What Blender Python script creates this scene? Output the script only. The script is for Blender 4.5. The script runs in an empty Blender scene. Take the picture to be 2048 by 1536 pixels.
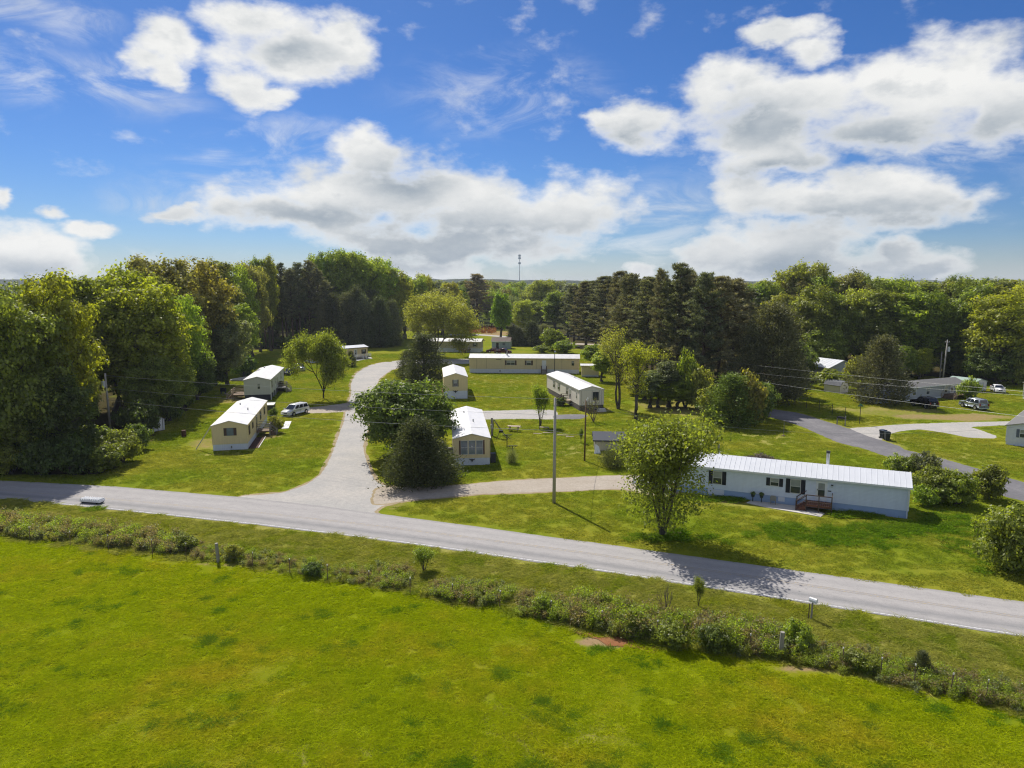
import bpy, bmesh, math, random
import numpy as np
from mathutils import Vector, Matrix

random.seed(7)
R = math.radians
SC = bpy.context.scene
COL = SC.collection

# ------------------------------------------------------------------ camera
FPX, HORV, CAMH = 1420.0, 572.0, 21.0           # focal length in pixels of the 2048 px wide photograph, horizon row, height (m)
PITCH = math.atan((768 - HORV) / FPX)
cam_d = bpy.data.cameras.new('camera')
cam = bpy.data.objects.new('camera', cam_d)
COL.objects.link(cam)
cam.location = (0, 0, CAMH)
cam.rotation_euler = (math.pi / 2 - PITCH, 0, 0)
cam_d.sensor_fit = 'HORIZONTAL'
cam_d.sensor_width = 36.0
cam_d.lens = 36.0 * FPX / 2048.0
cam_d.clip_start = 0.5
cam_d.clip_end = 30000
SC.camera = cam

# ------------------------------------------------------------------ light, exposure
SUN_AZ = math.atan2(-0.46, 0.89)                # direction the sun stands in, from +Y towards +X
SUN_EL = R(48)
sun_d = bpy.data.lights.new('sun', 'SUN')
sun_d.energy = 3.9
sun_d.angle = R(0.5)
sun_d.color = (1.0, 0.955, 0.88)
sun = bpy.data.objects.new('sun', sun_d)
COL.objects.link(sun)
sdir = Vector((math.sin(SUN_AZ) * math.cos(SUN_EL), math.cos(SUN_AZ) * math.cos(SUN_EL), math.sin(SUN_EL)))
sun.rotation_euler = sdir.to_track_quat('Z', 'Y').to_euler()
sun.location = (-40, 80, 120)
vs = SC.view_settings
vs.view_transform = 'Standard'
vs.look = 'None'
vs.exposure = 0.6
vs.gamma = 1.0
vs.use_curve_mapping = False
SC.render.engine = 'CYCLES'
SC.cycles.max_bounces = 8
SC.cycles.diffuse_bounces = 4
SC.cycles.glossy_bounces = 2
SC.cycles.transmission_bounces = 4
SC.cycles.transparent_max_bounces = 6
SC.cycles.volume_bounces = 0
SC.cycles.use_denoising = True
SC.cycles.denoising_prefilter = 'NONE'
SC.cycles.use_adaptive_sampling = False
SC.cycles.filter_width = 1.2
SC.cycles.sample_clamp_indirect = 4.0

_c, _s = math.cos(PITCH), math.sin(PITCH)
def at(u, v, z=0.0):
    """the point of the level z that the photograph shows at pixel (u, v)"""
    dx = (u - 1024) / FPX; yy = -(v - 768) / FPX
    dy = _c + yy * _s; dz = -_s + yy * _c
    t = (z - CAMH) / dz
    return Vector((dx * t, dy * t, z))
def height_at(v, p):
    yy = -(v - 768) / FPX
    return CAMH + (-_s + yy * _c) * p.y / (_c + yy * _s)
def metres(px, p):
    return px * (p.y * _c + (CAMH - p.z) * _s) / FPX

# ------------------------------------------------------------------ node helpers
def lin(r, g, b):
    f = lambda x: (x / 255 / 12.92) if x / 255 <= 0.04045 else ((x / 255 + 0.055) / 1.055) ** 2.4
    return (f(r), f(g), f(b), 1)
class NT:
    def __init__(s, tree):
        s.t = tree
    def n(s, typ, **kw):
        nd = s.t.nodes.new(typ)
        for k, v in kw.items():
            setattr(nd, k, v)
        return nd
    def set(s, sock, v):
        if isinstance(v, bpy.types.NodeSocket):
            s.t.links.new(v, sock)
        elif v is not None:
            sock.default_value = v
    def math(s, op, a, b=None, c=None, clamp=False):
        nd = s.n('ShaderNodeMath', operation=op, use_clamp=clamp)
        s.set(nd.inputs[0], a); s.set(nd.inputs[1], b)
        if c is not None: s.set(nd.inputs[2], c)
        return nd.outputs[0]
    def vmath(s, op, a, b=None, c=None):
        nd = s.n('ShaderNodeVectorMath', operation=op)
        s.set(nd.inputs[0], a)
        if b is not None: s.set(nd.inputs[1], b)
        if c is not None: s.set(nd.inputs[2], c)
        return nd.outputs['Value' if op in ('LENGTH', 'DOT_PRODUCT') else 'Vector']
    def noise(s, vec, scale, detail=4, rough=0.55, dist=0.0, out='Fac'):
        nd = s.n('ShaderNodeTexNoise')
        s.set(nd.inputs['Vector'], vec)
        nd.inputs['Scale'].default_value = scale
        nd.inputs['Detail'].default_value = detail
        nd.inputs['Roughness'].default_value = rough
        nd.inputs['Distortion'].default_value = dist
        return nd.outputs[out]
    def ramp(s, fac, stops, interp='LINEAR'):
        nd = s.n('ShaderNodeValToRGB')
        cr = nd.color_ramp
        cr.interpolation = interp
        while len(cr.elements) < len(stops): cr.elements.new(0.5)
        for e, (p, c) in zip(cr.elements, stops):
            e.position = p
            e.color = c if hasattr(c, '__len__') else (c, c, c, 1)
        s.set(nd.inputs[0], fac)
        return nd.outputs[0]
    def mix(s, fac, a, b, blend='MIX'):
        nd = s.n('ShaderNodeMix', data_type='RGBA', blend_type=blend)
        s.set(nd.inputs[0], fac); s.set(nd.inputs[6], a); s.set(nd.inputs[7], b)
        return nd.outputs[2]
    def maprange(s, v, a, b, c=0.0, d=1.0, smooth=True):
        nd = s.n('ShaderNodeMapRange', interpolation_type='SMOOTHSTEP' if smooth else 'LINEAR')
        s.set(nd.inputs[0], v)
        for i, x in zip((1, 2, 3, 4), (a, b, c, d)): s.set(nd.inputs[i], x)
        return nd.outputs[0]

def new_mat(name):
    m = bpy.data.materials.new(name)
    m.use_nodes = True
    t = NT(m.node_tree)
    for nd in list(m.node_tree.nodes): m.node_tree.nodes.remove(nd)
    out = t.n('ShaderNodeOutputMaterial')
    return m, t, out
def principled(t, out, col, rough, metal=0.0, spec=0.4):
    p = t.n('ShaderNodeBsdfPrincipled')
    t.set(p.inputs['Base Color'], col); t.set(p.inputs['Roughness'], rough)
    p.inputs['Metallic'].default_value = metal
    p.inputs['Specular IOR Level'].default_value = spec
    t.t.links.new(p.outputs[0], out.inputs[0])
    return p
def bump(t, p, h, strength, dist):
    b = t.n('ShaderNodeBump')
    b.inputs['Strength'].default_value = strength
    b.inputs['Distance'].default_value = dist
    t.set(b.inputs['Height'], h)
    t.t.links.new(b.outputs[0], p.inputs['Normal'])

# ------------------------------------------------------------------ sky: Nishita light, cumulus and cirrus by direction
def sky_dir(u, v):
    x = (u - 1024) / FPX; yy = -(v - 768) / FPX
    dy = _c + yy * _s; dz = -_s + yy * _c
    return math.atan2(x, dy), math.atan2(dz, math.hypot(x, dy))
W = bpy.data.worlds.new('World')
SC.world = W
W.use_nodes = True
for nd in list(W.node_tree.nodes): W.node_tree.nodes.remove(nd)
w = NT(W.node_tree)
wout = w.n('ShaderNodeOutputWorld')
nish = w.n('ShaderNodeTexSky', sky_type='NISHITA')
nish.sun_disc = False
nish.sun_elevation = SUN_EL
nish.sun_rotation = SUN_AZ
nish.altitude = 200
nish.air_density = 1.0
nish.dust_density = 0.4
nish.ozone_density = 2.5
hs = w.n('ShaderNodeHueSaturation')
hs.inputs['Hue'].default_value = 0.508
hs.inputs['Saturation'].default_value = 1.28
hs.inputs['Value'].default_value = 0.52
w.t.links.new(nish.outputs[0], hs.inputs['Color'])
bg_sky = w.n('ShaderNodeBackground')
bg_sky.inputs[1].default_value = 0.10
D = w.n('ShaderNodeTexCoord').outputs['Generated']
sep = w.n('ShaderNodeSeparateXYZ'); w.t.links.new(D, sep.inputs[0])
az = w.math('ARCTAN2', sep.outputs[0], sep.outputs[1])
el = w.math('ARCSINE', sep.outputs[2])
w.t.links.new(w.mix(1.0, hs.outputs[0], w.ramp(w.maprange(el, 0.0, 0.5, 0, 1, False), [(0.0, (.58, .72, 1.08, 1)), (0.12, (.58, .77, 1.12, 1)), (0.3, (.56, .80, 1.14, 1)), (0.7, (.62, .84, 1.08, 1)), (1.0, (.8, .9, 1.05, 1))]), 'MULTIPLY'), bg_sky.inputs[0])
cmb = w.n('ShaderNodeCombineXYZ'); w.set(cmb.inputs[0], az); w.set(cmb.inputs[1], el)
nv = w.vmath('MULTIPLY', D, (1.0, 1.0, 1.9))
warp = w.noise(nv, 9.0, 5, 0.6, 0.0, 'Color')
P = w.vmath('MULTIPLY_ADD', warp, (0.085, 0.06, 0), cmb.outputs[0])
P = w.vmath('ADD', P, (-0.0425, -0.03, 0))
CLOUDS = [  # pixel centre and half size of each puff of the cumulus
    (335, 80, 62, 62), (300, 125, 55, 36), (340, 150, 40, 36), (520, 50, 90, 55), (590, 110, 150, 68), (695, 85, 62, 66), (480, 165, 52, 45), (540, 190, 70, 26),
    (735, 320, 85, 62), (690, 400, 190, 72), (850, 400, 150, 85), (960, 430, 230, 75), (1130, 430, 130, 68), (560, 430, 130, 48), (900, 490, 280, 44), (345, 420, 66, 20), (840, 540, 150, 30),
    (1480, 170, 95, 66), (1560, 68, 70, 26), (1625, 110, 52, 36), (1620, 190, 160, 66), (1760, 180, 110, 62), (1905, 150, 120, 96), (2015, 220, 90, 90), (1560, 255, 190, 66), (1750, 265, 210, 50),
    (1265, 250, 80, 44), (1210, 240, 36, 28), (1540, 320, 150, 46), (1490, 385, 80, 40), (1740, 370, 170, 42), (1860, 395, 170, 50), (1640, 400, 190, 46), (1940, 405, 66, 44),
    (1440, 490, 72, 66), (1560, 495, 170, 60), (1640, 525, 260, 44), (1795, 505, 60, 36), (1860, 540, 90, 28), (1280, 545, 32, 28),
    (40, 505, 130, 56), (110, 525, 90, 36), (0, 390, 26, 28), (105, 415, 40, 20), (190, 455, 66, 20),
]
def blob_field(P, blobs, k):
    f = None
    for (u, v, ru, rv) in blobs:
        a, e = sky_dir(u, v)
        a2, _e = sky_dir(u + ru, v); _a, e2 = sky_dir(u, v - rv)
        sa, se = 1 / abs(a2 - a), 1 / abs(e2 - e)
        q = w.vmath('LENGTH', w.vmath('MULTIPLY_ADD', P, (sa, se, 0), (-a * sa, -e * se, 0)))
        f = q if f is None else w.math('SMOOTH_MIN', f, q, k)
    return f
F1 = blob_field(P, CLOUDS, 0.25)
fb = w.noise(nv, 14.0, 9, 0.56)
fb2 = w.noise(w.vmath('ADD', nv, (3.1, 1.7, 0.4)), 8.0, 8, 0.60)
# billows: how much thicker the cloud is a little higher up, towards the sun
fbu = w.noise(w.vmath('ADD', nv, (-0.010, 0.0, 0.028)), 14.0, 6, 0.56)
# the rest of the sky dome carries the same broken cumulus, from noise alone
outside = w.maprange(w.math('ABSOLUTE', az), 0.66, 0.95)
outside = w.math('MAXIMUM', outside, w.maprange(el, 0.37, 0.55))
gen = w.math('MULTIPLY', w.maprange(w.noise(nv, 3.4, 4, 0.5), 0.47, 0.62), outside)
dens = w.math('SUBTRACT', 1.10, F1)
dens = w.math('MAXIMUM', dens, w.math('SUBTRACT', w.math('MULTIPLY', gen, 0.8), 0.35))
dens = w.math('MULTIPLY_ADD', w.math('SUBTRACT', fb, 0.5), 2.3, dens)
alpha = w.math('POWER', w.maprange(dens, -0.22, 0.60), 0.85)
# thin veils
cn = w.noise(w.vmath('MULTIPLY', D, (2.2, 2.2, 6.0)), 3.6, 9, 0.64, 0.9)
veil = w.math('MULTIPLY', w.maprange(cn, 0.40, 0.74), 0.60)
CIR = [(1010, 195, 220, 95), (150, 160, 260, 70), (280, 165, 130, 70), (90, 30, 160, 40), (590, 285, 140, 60), (430, 300, 60, 30), (1330, 420, 140, 80), (1000, 560, 420, 45), (1900, 300, 220, 90), (330, 400, 120, 40), (300, 520, 220, 36), (1250, 500, 200, 70), (480, 370, 200, 55), (1650, 330, 300, 120), (1950, 480, 120, 60)]
F2 = blob_field(P, CIR, 0.5)
veil = w.math('MULTIPLY', veil, w.math('MAXIMUM', w.maprange(F2, 1.3, 0.2), w.math('MULTIPLY', outside, 0.5)))
veil = w.math('MAXIMUM', veil, w.math('MULTIPLY', w.maprange(el, 0.07, 0.0), 0.30))
alpha = w.math('MAXIMUM', alpha, veil)
# grey undersides
DARK = [(800, 370, 70, 40), (1000, 475, 320, 44), (880, 510, 280, 34), (1500, 240, 130, 36), (1580, 260, 120, 36), (1800, 270, 200, 34), (1790, 440, 250, 34), (1660, 430, 150, 28), (1560, 540, 210, 40), (1800, 550, 180, 30), (40, 550, 140, 28), (560, 105, 70, 18), (1720, 500, 130, 30), (1960, 270, 100, 40), (1250, 270, 70, 20), (620, 440, 160, 22), (1540, 340, 120, 22)]
F3 = blob_field(P, DARK, 0.9)
shade = w.maprange(w.math('MULTIPLY_ADD', w.math('SUBTRACT', fb2, 0.5), 2.4, F3), 2.6, -0.5)
shade = w.math('MULTIPLY', shade, w.maprange(dens, 0.0, 0.8))
bil = w.maprange(w.math('SUBTRACT', fbu, fb), -0.06, 0.16, 0.0, 0.40, False)
shade = w.math('MAXIMUM', shade, w.math('MULTIPLY', bil, w.maprange(dens, 0.1, 0.9)))
shade = w.math('MAXIMUM', shade, w.math('MULTIPLY', w.maprange(fb2, 0.58, 0.34), 0.30))
ccol = w.mix(shade, lin(253, 253, 251), lin(156, 170, 184))
bg_cloud = w.n('ShaderNodeBackground')
w.t.links.new(ccol, bg_cloud.inputs[0])
bg_cloud.inputs[1].default_value = 0.61
mx = w.n('ShaderNodeMixShader')
w.set(mx.inputs[0], alpha)
w.t.links.new(bg_sky.outputs[0], mx.inputs[1]); w.t.links.new(bg_cloud.outputs[0], mx.inputs[2])
w.t.links.new(mx.outputs[0], wout.inputs[0])
try:
    W.cycles.sampling_method = 'MANUAL'; W.cycles.sample_map_resolution = 512
except Exception:
    pass

# ------------------------------------------------------------------ object helpers
def tag(o, label=None, cat=None, group=None, kind=None):
    if label: o['label'] = label
    if cat: o['category'] = cat
    if group: o['group'] = group
    if kind: o['kind'] = kind
    return o
def thing(name, label, cat, loc=(0, 0, 0), rotz=0.0, group=None):
    o = bpy.data.objects.new(name, None)
    o.empty_display_size = 0.2
    COL.objects.link(o)
    o.location = loc; o.rotation_euler = (0, 0, rotz)
    return tag(o, label, cat, group)
def link_mesh(name, me, parent=None, loc=(0, 0, 0), rot=(0, 0, 0)):
    o = bpy.data.objects.new(name, me)
    COL.objects.link(o)
    if parent is not None: o.parent = parent
    o.location = loc; o.rotation_euler = rot
    return o
def children(o):
    return list(o.children)
def copy_tree(o, loc, rotz, label=None, group=None, scale=None):
    def cp(x, parent):
        c = x.copy(); COL.objects.link(c)
        if parent is not None: c.parent = parent
        for ch in x.children: cp(ch, c)
        return c
    r = cp(o, None)
    r.location = loc; r.rotation_euler = (0, 0, rotz)
    if scale is not None: r.scale = scale
    if label: r['label'] = label
    if group: r['group'] = group
    return r
class MB:
    """collects boxes, tubes and faces and links them as one mesh"""
    def __init__(s): s.v = []; s.f = []
    def face(s, pts):
        b = len(s.v); s.v += [tuple(p) for p in pts]; s.f.append(tuple(range(b, b + len(pts)))); return s
    def box(s, x0, x1, y0, y1, z0, z1):
        b = len(s.v)
        s.v += [(x, y, z) for z in (z0, z1) for y in (y0, y1) for x in (x0, x1)]
        s.f += [tuple(b + i for i in q) for q in ((0, 2, 3, 1), (4, 5, 7, 6), (0, 1, 5, 4), (2, 6, 7, 3), (0, 4, 6, 2), (1, 3, 7, 5))]
        return s
    def hexa(s, bot, top):
        b = len(s.v); s.v += [tuple(p) for p in bot] + [tuple(p) for p in top]
        n = len(bot)
        s.f.append(tuple(b + i for i in range(n - 1, -1, -1))); s.f.append(tuple(b + n + i for i in range(n)))
        for i in range(n):
            j = (i + 1) % n
            s.f.append((b + i, b + j, b + n + j, b + n + i))
        return s
    def prism(s, poly, axis, a, c):
        """poly of 2-D points extruded along an axis from a to c"""
        f = {'x': lambda p, t: (t, p[0], p[1]), 'y': lambda p, t: (p[0], t, p[1]), 'z': lambda p, t: (p[0], p[1], t)}[axis]
        return s.hexa([f(p, a) for p in poly], [f(p, c) for p in poly])
    def tube(s, pts, radii, sides=8, caps=True):
        pts = [Vector(p) for p in pts]
        if not hasattr(radii, '__len__'): radii = [radii] * len(pts)
        b = len(s.v)
        for i, p in enumerate(pts):
            d = (pts[min(i + 1, len(pts) - 1)] - pts[max(i - 1, 0)])
            if d.length < 1e-9: d = Vector((0, 0, 1))
            d.normalize()
            a = d.cross(Vector((0, 0, 1)))
            if a.length < 1e-3: a = Vector((1, 0, 0))
            a.normalize(); c = d.cross(a)
            for k in range(sides):
                t = 2 * math.pi * k / sides
                s.v.append(tuple(p + a * (radii[i] * math.cos(t)) + c * (radii[i] * math.sin(t))))
        for i in range(len(pts) - 1):
            for k in range(sides):
                k2 = (k + 1) % sides
                s.f.append((b + i * sides + k, b + i * sides + k2, b + (i + 1) * sides + k2, b + (i + 1) * sides + k))
        if caps:
            s.f.append(tuple(b + k for k in range(sides - 1, -1, -1)))
            e = b + (len(pts) - 1) * sides
            s.f.append(tuple(e + k for k in range(sides)))
        return s
    def mesh(s, name, mat, smooth=False):
        me = bpy.data.meshes.new(name)
        me.from_pydata(s.v, [], s.f)
        bm = bmesh.new(); bm.from_mesh(me)
        bmesh.ops.recalc_face_normals(bm, faces=bm.faces)
        bm.to_mesh(me); bm.free()
        if mat: me.materials.append(mat)
        if smooth: me.polygons.foreach_set('use_smooth', [True] * len(me.polygons))
        return me
    def build(s, name, mat, parent=None, smooth=False, loc=(0, 0, 0), rot=(0, 0, 0)):
        return link_mesh(name, s.mesh(name, mat, smooth), parent, loc, rot)
def quad_mesh(name, V, mat, quads=None, smooth=False):
    """numpy vertices (4 per face unless quads given) as one mesh"""
    me = bpy.data.meshes.new(name)
    V = np.asarray(V, np.float32).reshape(-1, 3)
    if quads is None: quads = np.arange(len(V), dtype=np.int32).reshape(-1, 4)
    quads = np.asarray(quads, np.int32)
    n = len(quads); k = quads.shape[1]
    me.vertices.add(len(V)); me.vertices.foreach_set('co', V.ravel())
    me.loops.add(n * k); me.loops.foreach_set('vertex_index', quads.ravel())
    me.polygons.add(n)
    me.polygons.foreach_set('loop_start', np.arange(0, n * k, k, dtype=np.int32))
    me.polygons.foreach_set('loop_total', np.full(n, k, np.int32))
    if smooth: me.polygons.foreach_set('use_smooth', np.ones(n, bool))
    me.update(calc_edges=True)
    if mat: me.materials.append(mat)
    return me

# ------------------------------------------------------------------ plain materials
def paint(name, col, rough=0.6, var=0.12, scale=3.0, dirt=0.0, metal=0.0, bumpd=0.0, spec=0.35, streak=False):
    m, t, out = new_mat(name)
    tc = t.n('ShaderNodeTexCoord').outputs['Object']
    v = tc if not streak else t.vmath('MULTIPLY', tc, (2.0, 2.0, 0.25))
    nz = t.noise(v, scale, 6, 0.6)
    c = col if len(col) == 4 else (*col, 1)
    lo = tuple(x * (1 - var) for x in c[:3]) + (1,)
    hi = tuple(min(1, x * (1 + var)) for x in c[:3]) + (1,)
    cc = t.mix(nz, lo, hi)
    if dirt:
        d = t.noise(t.vmath('MULTIPLY', tc, (1.2, 1.2, 0.5)), 2.2, 8, 0.7)
        cc = t.mix(t.maprange(d, 0.5, 0.75, 0, dirt), cc, (0.11, 0.095, 0.07, 1))
    p = principled(t, out, cc, t.maprange(nz, 0.3, 0.7, max(0.03, rough - 0.1), min(1, rough + 0.1)), metal, spec)
    if bumpd: bump(t, p, t.noise(tc, scale * 6, 4, 0.6), 0.5, bumpd)
    return m
def siding(name, col, period, vertical=True, depth=0.012, dirt=0.12):
    """ribbed or lapped cladding: fine relief on the wall geometry"""
    m, t, out = new_mat(name)
    tc = t.n('ShaderNodeTexCoord').outputs['Object']
    sp = t.n('ShaderNodeSeparateXYZ'); t.t.links.new(tc, sp.inputs[0])
    if vertical: co = t.math('ADD', sp.outputs[0], sp.outputs[1])
    else: co = sp.outputs[2]
    fr = t.math('FRACT', t.math('DIVIDE', co, period))
    if vertical: h = t.maprange(t.math('ABSOLUTE', t.math('SUBTRACT', fr, 0.5)), 0.36, 0.44)
    else: h = t.math('SUBTRACT', 1.0, fr)
    nz = t.noise(t.vmath('MULTIPLY', tc, (1.5, 1.5, 0.35)), 1.6, 7, 0.65)
    c = t.mix(nz, tuple(x * 0.86 for x in col[:3]) + (1,), tuple(min(1, x * 1.10) for x in col[:3]) + (1,))
    c = t.mix(t.maprange(t.noise(tc, 2.7, 8, 0.72), 0.55, 0.8, 0, dirt), c, (0.12, 0.10, 0.07, 1))
    groove = t.maprange(fr, 0.0, 0.10, 1.0, 0.0) if not vertical else t.maprange(fr, 0.0, 0.06, 1, 0)
    c = t.mix(t.math('MULTIPLY', groove, 0.30), c, tuple(x * 0.5 for x in col[:3]) + (1,))
    p = principled(t, out, c, 0.5)
    bump(t, p, h, 0.9, depth)
    return m
def glass(name, col=(0.03, 0.04, 0.05), rough=0.06):
    m, t, out = new_mat(name)
    tc = t.n('ShaderNodeTexCoord').outputs['Object']
    c = t.mix(t.noise(tc, 1.3, 2, 0.5), (*[x * 0.6 for x in col], 1), (*[x * 1.5 for x in col], 1))
    p = principled(t, out, c, rough, 0, 0.8)
    return m
M = {}
M['roof_white'] = paint('roof_white', (0.68, 0.665, 0.66), 0.45, 0.06, 1.2, dirt=0.10)
M['roof_metal'] = paint('roof_metal', (0.64, 0.65, 0.675), 0.38, 0.05, 0.8, dirt=0.05)
M['roof_grey'] = paint('roof_grey', (0.16, 0.155, 0.15), 0.85, 0.25, 2.5, bumpd=0.01)
M['roof_dark'] = paint('roof_dark', (0.10, 0.105, 0.12), 0.8, 0.3, 2.5, dirt=0.3, bumpd=0.01)
M['roof_brown'] = paint('roof_brown', (0.16, 0.12, 0.10), 0.85, 0.4, 1.5, bumpd=0.01)
M['roof_green'] = paint('roof_green', (0.33, 0.42, 0.36), 0.5, 0.12, 1.5)
M['roof_old'] = paint('roof_old', (0.55, 0.53, 0.50), 0.5, 0.2, 1.5, dirt=0.5)
M['tan'] = siding('siding_tan', (0.76, 0.61, 0.34, 1), 0.30)
M['tan_worn'] = siding('siding_tan_worn', (0.72, 0.59, 0.35, 1), 0.40, dirt=0.2)
M['cream'] = siding('siding_cream', (0.55, 0.49, 0.36, 1), 0.30)
M['beige'] = siding('siding_beige', (0.74, 0.675, 0.60, 1), 0.40)
M['greywall'] = siding('siding_grey', (0.60, 0.60, 0.55, 1), 0.13, vertical=False)
M['bluewall'] = siding('siding_blue', (0.72, 0.77, 0.85, 1), 0.125, vertical=False, depth=0.02, dirt=0.05)
M['greybluewall'] = siding('siding_greyblue', (0.36, 0.38, 0.42, 1), 0.2, vertical=False)
M['whitewall'] = siding('siding_white', (0.72, 0.73, 0.76, 1), 0.18, vertical=False, dirt=0.06)
M['metalwall'] = siding('siding_metal', (0.52, 0.53, 0.50, 1), 0.35)
M['skirt_white'] = siding('skirt_white', (0.70, 0.73, 0.78, 1), 0.22, dirt=0.18)
M['skirt_stained'] = siding('skirt_stained', (0.66, 0.69, 0.74, 1), 0.18, dirt=0.75)
M['skirt_blue'] = paint('skirt_blue', (0.34, 0.45, 0.64), 0.7, 0.12, 1.5, dirt=0.12)
M['skirt_dark'] = paint('skirt_dark', (0.045, 0.045, 0.06), 0.7, 0.3)
M['skirt_stone'] = paint('skirt_stone', (0.10, 0.085, 0.08), 0.85, 0.5, 4.0, bumpd=0.03)
M['white'] = paint('white_paint', (0.78, 0.78, 0.78), 0.5, 0.05)
M['offwhite'] = paint('offwhite_paint', (0.62, 0.60, 0.55), 0.6, 0.1, dirt=0.2)
M['black'] = paint('black_paint', (0.012, 0.012, 0.014), 0.5, 0.3)
M['navy'] = paint('navy_paint', (0.016, 0.018, 0.028), 0.55, 0.2)
M['maroon'] = paint('maroon_paint', (0.075, 0.018, 0.018), 0.55, 0.2)
M['brownpaint'] = paint('brown_paint', (0.085, 0.052, 0.04), 0.6, 0.2)
M['greyblue'] = paint('greyblue_paint', (0.13, 0.15, 0.19), 0.6, 0.2)
M['glass'] = glass('window_glass')
M['glass_light'] = glass('curtained_glass', (0.30, 0.31, 0.30), 0.15)
M['glass_blue'] = glass('blue_glass', (0.13, 0.17, 0.22), 0.1)
M['wood_red'] = paint('stained_wood', (0.15, 0.062, 0.036), 0.75, 0.35, 5.0, bumpd=0.004)
M['wood_brown'] = paint('weathered_wood', (0.17, 0.115, 0.075), 0.85, 0.4, 5.0, bumpd=0.004)
M['wood_pale'] = paint('pale_wood', (0.42, 0.34, 0.25), 0.85, 0.3, 5.0, bumpd=0.004)
M['wood_grey'] = paint('grey_wood', (0.28, 0.26, 0.23), 0.9, 0.3, 6.0, bumpd=0.006, streak=True)
M['pole_grey'] = paint('pole_wood', (0.40, 0.37, 0.325), 0.9, 0.3, 6.0, bumpd=0.006, streak=True)
M['pole_brown'] = paint('pole_brown_wood', (0.15, 0.09, 0.045), 0.9, 0.45, 3.0, bumpd=0.006, streak=True)
M['metal_grey'] = paint('grey_metal', (0.55, 0.58, 0.62), 0.45, 0.1, metal=0.4)
M['steel'] = paint('galvanised_steel', (0.55, 0.56, 0.57), 0.4, 0.1, metal=0.6)
M['rust'] = paint('rusty_metal', (0.085, 0.035, 0.02), 0.85, 0.5, 5.0)
M['wire'] = paint('wire_metal', (0.42, 0.42, 0.40), 0.4, 0.1, metal=0.2)
M['dark_metal'] = paint('dark_metal', (0.05, 0.05, 0.05), 0.6, 0.3, metal=0.2)
M['concrete'] = paint('concrete', (0.52, 0.49, 0.45), 0.9, 0.15, 2.0, dirt=0.3, bumpd=0.006)
M['concrete_pale'] = paint('pale_concrete', (0.66, 0.65, 0.66), 0.9, 0.1, 2.0)
M['mulch'] = paint('mulch', (0.07, 0.03, 0.018), 0.95, 0.6, 9.0, bumpd=0.03)
M['plastic_grey'] = paint('grey_plastic', (0.24, 0.23, 0.21), 0.6, 0.1)
M['bin_green'] = paint('bin_plastic', (0.012, 0.022, 0.022), 0.45, 0.2)
M['bin_blue'] = paint('bin_lid_plastic', (0.03, 0.05, 0.09), 0.4, 0.2)
M['tyre'] = paint('tyre_rubber', (0.012, 0.012, 0.012), 0.85, 0.2)
M['rim'] = paint('wheel_rim', (0.50, 0.51, 0.53), 0.35, 0.1, metal=0.7)
M['car_white'] = paint('car_white', (0.78, 0.79, 0.81), 0.22, 0.03, spec=0.6)
M['car_silver'] = paint('car_silver', (0.46, 0.50, 0.54), 0.25, 0.05, metal=0.35, spec=0.6)
M['car_black'] = paint('car_black', (0.012, 0.013, 0.016), 0.18, 0.1, spec=0.7)
M['car_navy'] = paint('car_navy', (0.016, 0.02, 0.045), 0.2, 0.1, spec=0.7)
M['car_maroon'] = paint('car_maroon', (0.10, 0.010, 0.012), 0.22, 0.1, spec=0.6)
M['car_glass'] = glass('car_glass', (0.012, 0.016, 0.022), 0.04)
M['lamp_glass'] = glass('lamp_glass', (0.6, 0.6, 0.6), 0.1)
M['tail_red'] = paint('tail_red', (0.30, 0.012, 0.012), 0.2, 0.1)
M['red'] = paint('red_paint', (0.30, 0.05, 0.03), 0.6, 0.2)
M['cloth_white'] = paint('white_cloth', (0.66, 0.62, 0.60), 0.9, 0.1)
M['pot'] = paint('dark_pot', (0.04, 0.05, 0.045), 0.7, 0.2)
M['bare_twigs'] = paint('bare_twigs', (0.16, 0.125, 0.10), 0.95, 0.4, 4.0)

def bark(name, a, b):
    m, t, out = new_mat(name)
    tc = t.n('ShaderNodeTexCoord').outputs['Object']
    nz = t.noise(t.vmath('MULTIPLY', tc, (4, 4, 0.8)), 3.0, 6, 0.65)
    p = principled(t, out, t.mix(nz, (*a, 1), (*b, 1)), 0.95, 0, 0.1)
    bump(t, p, nz, 0.8, 0.05)
    return m
M['bark_grey'] = bark('bark_grey', (0.05, 0.042, 0.033), (0.15, 0.13, 0.105))
M['bark_dark'] = bark('bark_dark', (0.022, 0.018, 0.014), (0.075, 0.06, 0.045))
M['bark_pine'] = bark('bark_pine', (0.05, 0.033, 0.024), (0.16, 0.11, 0.08))

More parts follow.
